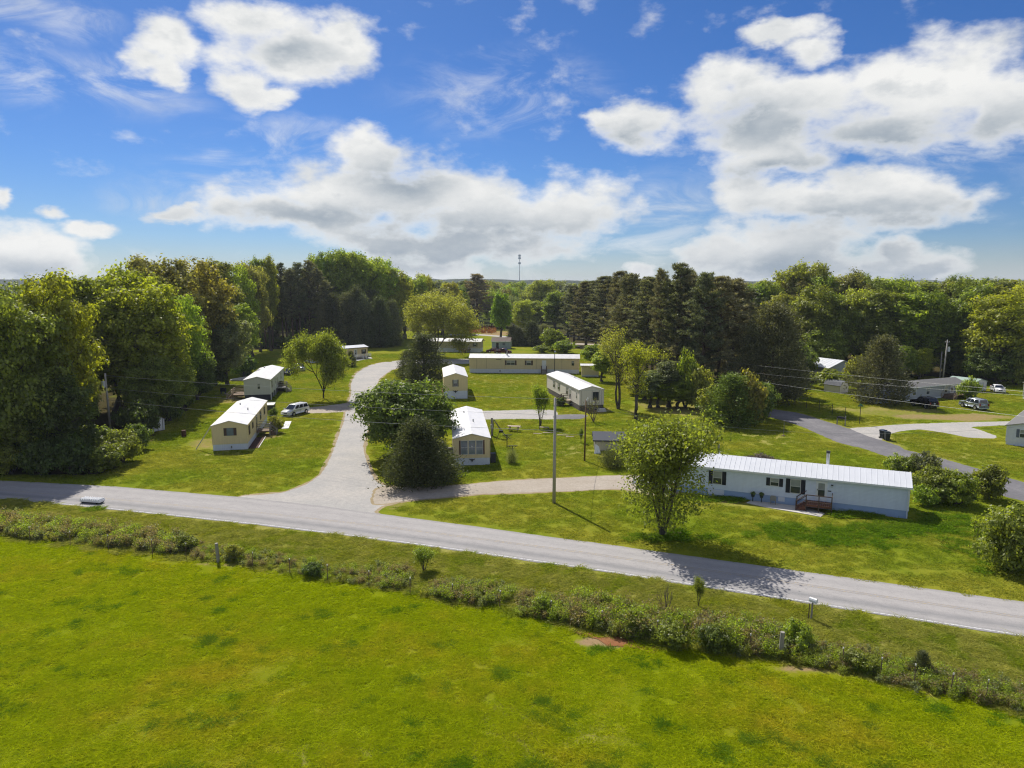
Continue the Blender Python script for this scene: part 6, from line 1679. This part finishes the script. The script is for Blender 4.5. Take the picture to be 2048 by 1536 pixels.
for i in range(5): link_mesh('board', bd, o, (0, -.30 + i * .15, .75))
for s_ in (-1, 1):
    for j in (0, 1): link_mesh('board', bd, o, (0, s_ * (.72 + .14 * j), .45))
    MB().box(s_ * .68 - .04, s_ * .68 + .04, -.86, .86, .36, .43).build('brace', M['wood_brown'], o)
    for t_ in (-1, 1): MB().tube([(s_ * .6, t_ * .62, 0), (s_ * .6, t_ * .2, .73)], .045, 4).build('leg', M['wood_brown'], o)
pa, pb = at(984, 882), at(1011, 898)
o = thing('swing_frame', 'rusty metal swing frame beside the home with three windows', 'swing frame', (pa.x, pa.y, 0))
d = Vector((2.6, 3.4, 0))
MB().tube([(0, 3.0, 0), (0.2, 3.0, 2.4)], .05, 6).build('leg', M['dark_metal'], o)
MB().tube([(2.2, 1.0, 0), (.2, 3.0, 2.4)], .04, 6).build('leg', M['dark_metal'], o)
MB().tube([(.5, .6, 0), (1.1, 1.4, 1.1)], .035, 6).build('leg', M['rust'], o)
MB().tube([(.2, 3.0, 2.4), (1.2, 1.3, 1.1), (2.6, -.3, .3)], .04, 6).build('beam', M['dark_metal'], o)
MB().box(.9, 1.5, 1.2, 1.6, .9, 1.2).build('seat', M['black'], o)
p = at(984, 872)
o = thing('meter_post', 'thick grey meter post behind the right side of the home with three windows', 'post', (p.x, p.y, 0))
MB().tube([(0, 0, 0), (0, 0, 2.6)], .16, 10).build('shaft', M['pole_grey'], o)
MB().box(-.2, .2, -.3, -.15, 1.2, 1.7).build('meter_box', M['steel'], o)
p = at(1088, 860)
o = thing('garden_bench', 'low dark bench frame under the slim sapling on the lawn', 'bench', (p.x, p.y, 0), R(-6))
MB().box(-.7, .7, -.25, .25, .38, .45).build('seat', M['wood_pale'], o)
for s_ in (-1, 1):
    for t_ in (-1, 1): MB().box(s_ * .62 - .04, s_ * .62 + .04, t_ * .2 - .04, t_ * .2 + .04, 0, .378).build('leg', M['dark_metal'], o)
MB().box(-.72, -.64, -.05, .05, .452, 1.5).build('back_post', M['dark_metal'], o)
for i, (u, v, l) in enumerate(((1075, 868, 1.2), (1098, 866, 1.8), (1125, 871, 1.6), (1140, 874, 1.2))):
    p = at(u, v)
    b = MB().hexa([(-l / 2, -.12, 0), (l / 2, -.08, 0), (l / 2, .1, 0), (-l / 2, .12, 0)], [(-l / 2 + .05, -.1, .1), (l / 2 - .05, -.06, .07), (l / 2, .08, .09), (-l / 2, .1, .12)]).build('timber_board', M['wood_pale'])
    b.location = p; b.rotation_euler = (0, 0, R((-4, 5, -3, 8)[i]))
    tag(b, ('short pale board lying nearest the picnic table', 'long pale board lying left of the front pole', 'grey pale board lying right of the front pole', 'short board lying toward the brown pole')[i], 'board', 'boards lying on the middle lawn')
p = at(368, 873)
o = thing('burn_barrel', 'rusty dark burn barrel on the shaded grass left of the nearest tan home', 'barrel', (p.x, p.y, 0))
MB().tube([(0, 0, 0), (0, 0, .9)], .3, 16).build('drum', M['rust'], o)
for z in (.3, .6): MB().tube([(0, 0, z - .02), (0, 0, z + .02)], .315, 16).build('hoop', M['rust'], o)
p = at(388, 767)
o = thing('bucket', 'pale bucket at the shady edge of the left grove', 'bucket', (p.x, p.y, 0))
MB().tube([(0, 0, 0), (0, 0, .75)], [.30, .38], 12).build('bucket_body', M['offwhite'], o)
p = at(588, 729)
o = thing('garden_chair', 'red garden chair on the bare patch behind the pickup truck', 'chair', (p.x, p.y, 0), R(20))
MB().box(-.8, .8, -.35, .35, .35, .45).build('seat', M['red'], o); MB().box(-.8, .8, .27, .35, .452, 1.35).build('backrest', M['red'], o)
for s_ in (-1, 1): MB().box(s_ * .72 - .05, s_ * .72 + .05, -.35, .3, 0, .348).build('leg', M['rust'], o)
# clutter by the grey home
p = at(462, 794)
for i in range(11):
    l = random.uniform(1.4, 3.4)
    b = MB().box(-l / 2, l / 2, -.09, .09, 0, .05).build('timber_plank', (M['wood_brown'], M['wood_pale'], M['wood_grey'])[i % 3])
    b.location = (p.x + random.uniform(-1.8, 1.6), p.y + random.uniform(-1.5, 2.0), .01 + .052 * i)
    b.rotation_euler = (0, 0, random.uniform(0, 3.1))
    tag(b, 'loose plank in the timber heap left of the pale grey home', 'plank', 'planks heaped left of the pale grey home')
p = at(447, 788)
o = thing('kettle_grill', 'black grill standing by the timber heap', 'grill', (p.x, p.y, 0))
MB().box(-.5, .5, -.3, .3, .5, .95).build('grill_box', M['black'], o); MB().tube([(-.5, 0, .952), (.5, 0, .952)], .3, 10).build('lid', M['black'], o)
for s_ in (-1, 1): MB().box(s_ * .42 - .04, s_ * .42 + .04, -.25, .25, 0, .498).build('leg', M['dark_metal'], o)
p = at(483, 760)
tp = MB().hexa([(-2.6, -1.0, 0), (2.4, -1.2, 0), (2.7, 1.1, 0), (-2.2, 1.0, 0)], [(-1.9, -.3, .35), (1.6, -.5, .9), (1.9, .5, .8), (-1.2, .4, .4)]).build('tarp', M['cloth_white'])
tp.location = p; tag(tp, 'pale tarp spread behind the deck of the pale grey home', 'tarp')
p = at(541, 824)
o = thing('cargo_trailer', 'small covered trailer with a pale lid at the far end of the nearest tan home', 'trailer', (p.x, p.y, 0), R(12))
MB().box(-.7, .7, -1.2, 1.2, .45, 1.3).build('trailer_box', M['bin_green'], o); MB().box(-.74, .74, -1.25, 1.25, 1.302, 1.42).build('lid', M['offwhite'], o)
for s_ in (-1, 1): MB().tube([(s_ * .78 - .08, 0, .3), (s_ * .78 + .08, 0, .3)], .3, 14).build('wheel', M['tyre'], o)
MB().prism([(0, 0), (.34, 0), (.34, .08), (0, .08)], 'y', 0, 1.2).build('x', None)
bpy.data.objects.remove(bpy.data.objects['x'])
pp = [at(u, v) for u, v in ((563, 858), (577, 857), (583, 843), (571, 843))]
pad = MB().prism([(q.x, q.y) for q in pp], 'z', .004, .06).build('front_path', M['concrete_pale']); tag(pad, 'pale concrete slab beside the white minivan', kind='structure')
pp = [at(u, v) for u, v in ((712, 722), (745, 717), (742, 715), (712, 719))]
pad = MB().prism([(q.x, q.y) for q in pp], 'z', .004, .06).build('front_path', M['concrete_pale']); tag(pad, 'pale slab before the far tan home', kind='structure')
# things in front of the pale blue home
def chair(label, x, y, rot):
    q = hH.pt(x, y, .052)
    o = thing('patio_chair', label, 'chair', q, hH.r.rotation_euler.z + rot)
    MB().box(-.26, .26, -.25, .25, .40, .44).build('seat', M['plastic_grey'], o)
    MB().prism([(-.27, .442), (.27, .442), (.27, .78), (.18, .9), (-.18, .9), (-.27, .78)], 'y', .2, .25).build('backrest', M['plastic_grey'], o)
    lm = MB().box(-.03, .03, -.03, .03, 0, .398).mesh('leg', M['plastic_grey'])
    for sx in (-1, 1):
        for sy in (-1, 1): link_mesh('leg', lm, o, (sx * .22, sy * .21, 0))
        MB().box(sx * .27 - .03, sx * .27 + .03, -.24, .2, .62, .66).build('armrest', M['plastic_grey'], o)
chair('grey plastic chair on the patio of the pale blue home', -2.7, 11.5, math.pi / 2)
for y_, lb in ((12.6, 'right'), (13.4, 'left')):
    q = hH.pt(-2.55, y_, .052)
    o = thing('plant_pot', f'dark plant pot on a stand by the pale blue skirting, {lb} one of two', 'plant pot', q)
    MB().tube([(0, 0, 0), (0, 0, .45)], .05, 8).build('stand', M['pot'], o)
    MB().tube([(0, 0, .45), (0, 0, .72)], [.14, .2], 12).build('pot', M['pot'], o)
    gg = np.random.default_rng(int(y_ * 10)); dd = sphere(160, gg); dd[:, 2] = np.abs(dd[:, 2])
    f = link_mesh('foliage', quad_mesh('foliage', cards(dd * .28 * gg.uniform(.4, 1, (160, 1)) + np.array([0, 0, .75]), dd, .14, .6, gg), LF), o); f.color = (*GREEN['deep'], 1)
q = hH.pt(-3.1, 9.0, .052)
mt = MB().box(-.55, .55, -.35, .35, 0, .04).build('door_mat', M['navy']); mt.location = q; mt.rotation_euler = hH.r.rotation_euler
tag(mt, 'dark door mat at the foot of the red deck steps', 'mat')
# heap of cut branches behind the blue home
g = np.random.default_rng(9)
mb = MB()
for i in range(260):
    a_ = g.uniform(0, 6.28); rr = g.uniform(0, 1) ** .6 * 2.0
    c = Vector((rr * math.cos(a_), rr * math.sin(a_) * .7, max(.05, (1 - rr / 2.1) * 1.0 * g.uniform(.3, 1))))
    d = Vector(sphere(1, g)[0]) * Vector((1, 1, .35)).length * g.uniform(.3, .7); d.z *= .35
    mb.tube([c - d, c + d], [.03, .012], 4, False)
p = at(1522, 921)
bp = mb.build('brush_pile', M['bare_twigs']); bp.location = p; bp['kind'] = 'stuff'; bp['label'] = 'heap of cut branches behind the ribbed metal roof'
p = at(1437, 909)
o = thing('gate_post', 'grey wooden post behind the left end of the pale blue home', 'post', (p.x, p.y, 0)); MB().tube([(0, 0, 0), (0, 0, 1.3)], .12, 8).build('shaft', M['wood_grey'], o)
# white road smear, taken for a blurred car, built as a ridged wheeled slab
pa, pb = at(161, 1006), at(203, 1009)
o = thing('white_ridged_object', 'long low white ridged object lying at the left end of the road', 'trailer', (pa + pb) / 2 + Vector((0, .25, .02)), math.atan2(pb.y - pa.y, pb.x - pa.x))
MB().box(-1.05, 1.05, -.32, .32, .06, .16).build('dark_base', M['black'], o)
MB().box(-1.12, 1.12, -.36, .36, .162, .36).build('white_slab', M['white'], o)
rb_ = MB().prism([(-.10, 0), (.10, 0), (.03, .13), (-.03, .13)], 'y', -.36, .36).mesh('ridge', M['white'])
for i in range(9): link_mesh('ridge', rb_, o, (-1.0 + i * .25, 0, .362))
wm = MB().tube([(0, -.05, 0), (0, .05, 0)], .08, 10).mesh('wheel', M['tyre'])
for x in (-.8, .8):
    for y_ in (-.34, .34): link_mesh('wheel', wm, o, (x, y_, .08))
# orange grass bank far off
g = np.random.default_rng(15)
V_ = []
for i in range(1700):
    uu, vv = g.uniform(938, 992), g.uniform(655, 667)
    p = at(uu, vv)
    c = np.array([p.x, p.y, g.uniform(.1, 1.1)])[None]
    V_.append(cards(c, g.normal(size=(1, 3)), g.uniform(.6, 1.2, 1), .5, g))
bo = link_mesh('bank_grass', quad_mesh('bank_grass', np.concatenate(V_), leafmat('dry_grass', .3)))
bo.color = (.26, .11, .045, 1); tag(bo, 'orange brown dry grass on the distant bank', kind='stuff')
# far field hedge and other houses at the left are carried by the distant woods

# ------------------------------------------------------------------ weeds and grass
def tuft_mesh(name, seed, n, rad, h, wdt, lean, mat, square=False):
    g = np.random.default_rng(seed)
    if square: base = np.c_[g.uniform(-rad, rad, n), g.uniform(-rad, rad, n), np.zeros(n)]
    else:
        a = g.uniform(0, 6.283, n); rr = rad * np.sqrt(g.random(n))
        base = np.c_[rr * np.cos(a), rr * np.sin(a), np.zeros(n)]
    d = np.c_[g.normal(size=n) * lean, g.normal(size=n) * lean, np.ones(n)]
    L = h * g.uniform(.5, 1.15, n)[:, None]
    t = unit(np.cross(d, g.normal(size=(n, 3))))
    mid = base + d * L * .55; mid[:, 2] = L[:, 0] * .6
    tip = base + d * L * 1.25 * np.array([1.5, 1.5, .78])
    w_ = wdt * g.uniform(.6, 1.3, n)[:, None]
    V_ = np.stack([base, mid + t * w_ * .5, tip, mid - t * w_ * .5], 1)
    return quad_mesh(name, V_, mat)
def grassmat(name, which, mul=(1, 1, 1), transl=.45):
    m, t, out = new_mat(name)
    pos = t.n('ShaderNodeNewGeometry').outputs['Position']
    isl = t.n('ShaderNodeNewGeometry').outputs['Random Per Island']
    cs = grass_cols(t, pos)
    c = cs[which]
    c = t.mix(1.0, c, t.mix(isl, (.72 * mul[0], .76 * mul[1], .8 * mul[2], 1), (1.3 * mul[0], 1.22 * mul[1], 1.1 * mul[2], 1)), 'MULTIPLY')
    d = t.n('ShaderNodeBsdfDiffuse'); t.set(d.inputs[0], c)
    tr = t.n('ShaderNodeBsdfTranslucent'); t.set(tr.inputs[0], t.mix(1.0, c, (1.2, 1.2, .8, 1), 'MULTIPLY'))
    ms = t.n('ShaderNodeMixShader'); ms.inputs[0].default_value = transl
    t.t.links.new(d.outputs[0], ms.inputs[1]); t.t.links.new(tr.outputs[0], ms.inputs[2])
    t.t.links.new(ms.outputs[0], out.inputs[0])
    return m
M['blade_field'] = grassmat('field_blades', 0, (1.58, 1.56, 1.0))
M['blade_lawn'] = grassmat('lawn_blades', 1, (1.56, 1.60, 1.8))
M['blade_dry'] = grassmat('verge_blades', 2, (1.30, 1.45, 1.1))
M['blade_dark'] = grassmat('dark_clump_blades', 1, (.86, 1.28, .9), .45)
def source(name, me, u, v, label, col=None):
    p = at(u, v)
    o = link_mesh(name, me, None, (p.x, p.y, 0)); o['kind'] = 'stuff'; o['label'] = label
    if col: o.color = (*col, 1)
    return o
def inframe(p, m=60):
    dx = p[0]; dep = p[1] * _c + CAMH * _s
    u = 1024 + FPX * dx / dep
    return -m < u < 2048 + m
g = np.random.default_rng(31)
def grid_points(x0, x1, y0, y1, step, ok):
    P_ = []
    for y in np.arange(y0, y1, step):
        for x in np.arange(x0, x1, step):
            q = (x + g.uniform(-.5, .5) * step, y + g.uniform(-.5, .5) * step)
            if inframe(q) and ok(q): P_.append((q[0], q[1], -.01))
    return np.array(P_)
def sc3(n, a, b): 
    s_ = g.uniform(a, b, n); return np.c_[s_, s_, s_ * g.uniform(.75, 1.2, n)]
fy = lambda x: float(poly_y(FENCE, x)); ny = lambda x: float(poly_y(NEAR_PX_, x))
FARP = [at(u, v) for u, v in FAR_PX]
ry = lambda x: float(poly_y(FARP, x))
# not on the bare earth and not under the woods
def grassy(x, y):
    i = min(np.searchsorted(gx, x), len(gx) - 1); j = min(np.searchsorted(gy, y), len(gy) - 1)
    return soil[j, i] < .25 and forest[j, i] < .3
src = [source('field_grass', tuft_mesh('field_grass', 300 + i, 620, .62, .11, .032, .8, M['blade_field'], True), 500 + 200 * i, 1400, 'short hay grass of the near field') for i in range(2)]
FPn = grid_points(-50, 40, 26, 62, .82, lambda q: q[1] < fy(q[0]) - .1 and grassy(*q))
scatter('field_grass', 'sunlit hay grass covering the near field', FPn, sc3(len(FPn), .75, 1.15), src)
src = [source('grass_clump', tuft_mesh('grass_clump', 310 + i, 130, .46, .22, .034, .7, M['blade_dark']), 420 + 900 * i, 1450, 'dark green clump in the hayfield') for i in range(2)]
CP, CS = [], []
for x, y, r in clump_spots:
    for k in range(max(1, int(r * 5))):
        CP.append((x + g.normal() * r * .7, y + g.normal() * r * .45, -.02)); CS.append((.55 + .3 * r,) * 2 + (.5 + .3 * r * g.uniform(.6, 1.2),))
scatter('grass_clumps', 'dark green clumps dotted over the hayfield', np.array(CP), np.array(CS), src)
src = [source('verge_grass', tuft_mesh('verge_grass', 320 + i, 420, .62, .20, .034, .9, mm, True), 700 + 160 * i, 1150, 'rough verge grass') for i, mm in enumerate((M['blade_dry'], M['blade_lawn'], M['blade_dry']))]
VP = grid_points(-60, 40, 32, 76, .80, lambda q: fy(q[0]) - .3 < q[1] < ny(q[0]) - .45 and grassy(*q))
scatter('verge_grass', 'rough drying grass on the verge between road and field', VP, sc3(len(VP), .6, 1.1), src)
src = [source('lawn_grass', tuft_mesh('lawn_grass', 330 + i, 380, .75, .075, .040, 1.0, M['blade_lawn'], True), 1500 + 120 * i, 1100, 'mown lawn grass by the road') for i in range(2)]
def in_poly(q, poly):
    c = False; n = len(poly)
    for i in range(n):
        a, b = poly[i], poly[(i + 1) % n]
        if (a.y > q[1]) != (b.y > q[1]) and q[0] < (b.x - a.x) * (q[1] - a.y) / (b.y - a.y) + a.x: c = not c
    return c
homes_xy = [hH, hD, hA, hE, hG, hB, hP, hK, hF]
def near_home(q):
    for hh in homes_xy:
        a_ = hh.r.rotation_euler.z; dx, dy = q[0] - hh.r.location.x, q[1] - hh.r.location.y
        lx, ly = dx * math.cos(a_) + dy * math.sin(a_), -dx * math.sin(a_) + dy * math.cos(a_)
        if abs(lx) < hh.W / 2 + (.4 if hh is not hH else .3) and -.3 < ly < hh.L + .3: return True
        if hh is hH and -5.0 < lx < 0 and 6 < ly < 14.5: return True
    return False
for hh in (hC, hI, hL, hP2): homes_xy.append(hh)
boxes = [(min(p.x for p in P_), max(p.x for p in P_), min(p.y for p in P_), max(p.y for p in P_), P_) for P_ in PATCHES]
def on_patch(q):
    return any(a < q[0] < b and c < q[1] < d and in_poly(q, P_) for a, b, c, d, P_ in boxes)
LP = grid_points(-95, 125, 44, 222, 1.15, lambda q: q[1] > ry(q[0]) + .5 and grassy(*q) and not any(on_patch((q[0] + i * .62, q[1] + j * .62)) for i in (-1, 1) for j in (-1, 1)) and not near_home(q))
scatter('lawn_grass', 'mown grass of the lawns along the road', LP, sc3(len(LP), .7, 1.15), src)
# taller rough grass by the blue home
src = [source('tall_grass', tuft_mesh('tall_grass', 340, 110, .55, .30, .04, .7, M['blade_dark']), 1700, 1090, 'taller rank grass before the pale blue home')]
TP = []
for (u, v, ru, rv, n) in ((1640, 1075, 150, 22, 80), (1560, 1060, 60, 14, 20), (1780, 1058, 90, 14, 50), (1700, 1032, 80, 5, 60), (1880, 1050, 70, 25, 60), (1960, 1080, 60, 40, 40), (185, 1020, 22, 4, 14), (1460, 1000, 60, 4, 30), (1340, 1075, 60, 10, 50)):
    for i in range(n):
        p = at(u + g.normal() * ru * .5, v + g.normal() * rv * .5)
        if p.y > ry(p.x) + .5 or u == 185:
            if not near_home((p.x, p.y)): TP.append((p.x, p.y, -.02))
TP = np.array(TP)
scatter('tall_grass', 'rank grass patches before the pale blue home', TP, sc3(len(TP), .6, 1.2), src)
# weeds along the fence
def weed_mesh(seed, n, rad, h, leaf):
    g2 = np.random.default_rng(seed)
    Vv = []
    for k in range(9):
        a_ = g2.uniform(0, 6.28); rr = rad * g2.random() ** .5
        st = np.array([rr * math.cos(a_), rr * math.sin(a_), 0]); hh = h * g2.uniform(.5, 1.1); ln = g2.normal(size=2) * .25
        f = g2.random((n // 9, 1)) ** .7
        c = st + f * np.array([ln[0] * hh, ln[1] * hh, hh]) + g2.normal(size=(n // 9, 3)) * np.array([.13, .13, .06]) * h
        Vv.append(cards(c, g2.normal(size=c.shape) + np.array([0, 0, .6]), leaf * g2.uniform(.6, 1.3, len(c)), .5, g2))
    return quad_mesh('weed', np.concatenate(Vv), LF)
wsrc = [source('weed', weed_mesh(350 + i, 520, .5, (.9, .7, 1.1, .8, 1.2)[i], .13), (120, 640, 1250, 1480, 1390)[i], (1062, 1142, 1252, 1280, 1270)[i], lb, GREEN[cn]) for i, (cn, lb) in enumerate((('mid', 'leafy weed at the fence'), ('olive', 'olive weed at the fence'), ('bright', 'bright leafy weed at the fence'), ('grey', 'grey green weed at the fence'), ('dead', 'dry brown weed at the fence')))]
WP, WS = [], []
def weed_band(u0, u1, off0, off1, n, hs):
    for i in range(n):
        u = g.uniform(u0, u1)
        v = np.interp(u, [a_[0] for a_ in FENCE_PX], [a_[1] for a_ in FENCE_PX]) + g.uniform(off0, off1)
        p = at(u, v)
        if vnoise(np.array([p.x * .45]), np.array([p.y * .45]), 61)[0] < .25: continue
        s_ = g.uniform(.6, 1.15) * hs
        WP.append((p.x, p.y, -.03)); WS.append((s_, s_, s_ * g.uniform(.7, 1.2)))
weed_band(-80, 360, -40, -4, 520, .95); weed_band(380, 760, -30, 2, 260, .55); weed_band(760, 1150, -40, 2, 520, .72)
weed_band(1150, 1560, -50, 2, 900, .92); weed_band(1560, 2100, -44, 2, 400, .65); weed_band(1240, 1480, -24, 0, 80, 1.1); weed_band(-80, 330, -48, -22, 90, .5)
for o_, cn in zip(scatter('fence_weeds', 'weeds and brambles grown up along the field fence', np.array(WP), np.array(WS), wsrc), ('mid', 'olive', 'bright', 'grey', 'dead')): o_.color = (*GREEN[cn], 1)
for o_, cn in zip([x for x in bpy.data.objects if x.name.startswith('far_woods')], ('mid', 'yellow', 'deep', 'grey')): o_.color = (*GREEN[cn], 1)
for i, (u, v, vt, wd, c_, lb) in enumerate([(375, 1100, 1070, 44, 'mid', 'leafy shrub left of the wooden fence post'), (625, 1152, 1126, 40, 'deep', 'dark green shrub in the middle of the left fence run'), (470, 1120, 1088, 34, 'olive', 'brownish shrub right of the wooden fence post'), (1085, 1228, 1192, 48, 'bright', 'bright shrub at the centre of the fence line'),
                                         (1265, 1268, 1222, 64, 'mid', 'shrub at the left end of the thickest fence scrub'), (1352, 1296, 1246, 74, 'mid', 'largest shrub in the thickest fence scrub'), (1425, 1302, 1250, 70, 'deep', 'dark shrub right of the largest fence shrub'), (1715, 1336, 1302, 70, 'mid', 'low shrub between the second wooden post and the dark cedar')]):
    T('shrub', 'fence_shrub', lb, 'shrub', u, v, vt, wd, c_, 'shrubs along the field fence')

# ------------------------------------------------------------------ air
HAZE = 0.00010
m, t, out = new_mat('haze')
pv = t.n('ShaderNodeVolumePrincipled')
pv.inputs['Color'].default_value = (0.80, 0.88, 1.0, 1)
pv.inputs['Density'].default_value = HAZE
pv.inputs['Anisotropy'].default_value = 0.2
t.t.links.new(pv.outputs[0], out.inputs['Volume'])
hz = MB().box(-9600, 9600, -650, 15600, -1.2, 66).build('haze', m)
tag(hz, 'thin summer haze over the land', kind='stuff')
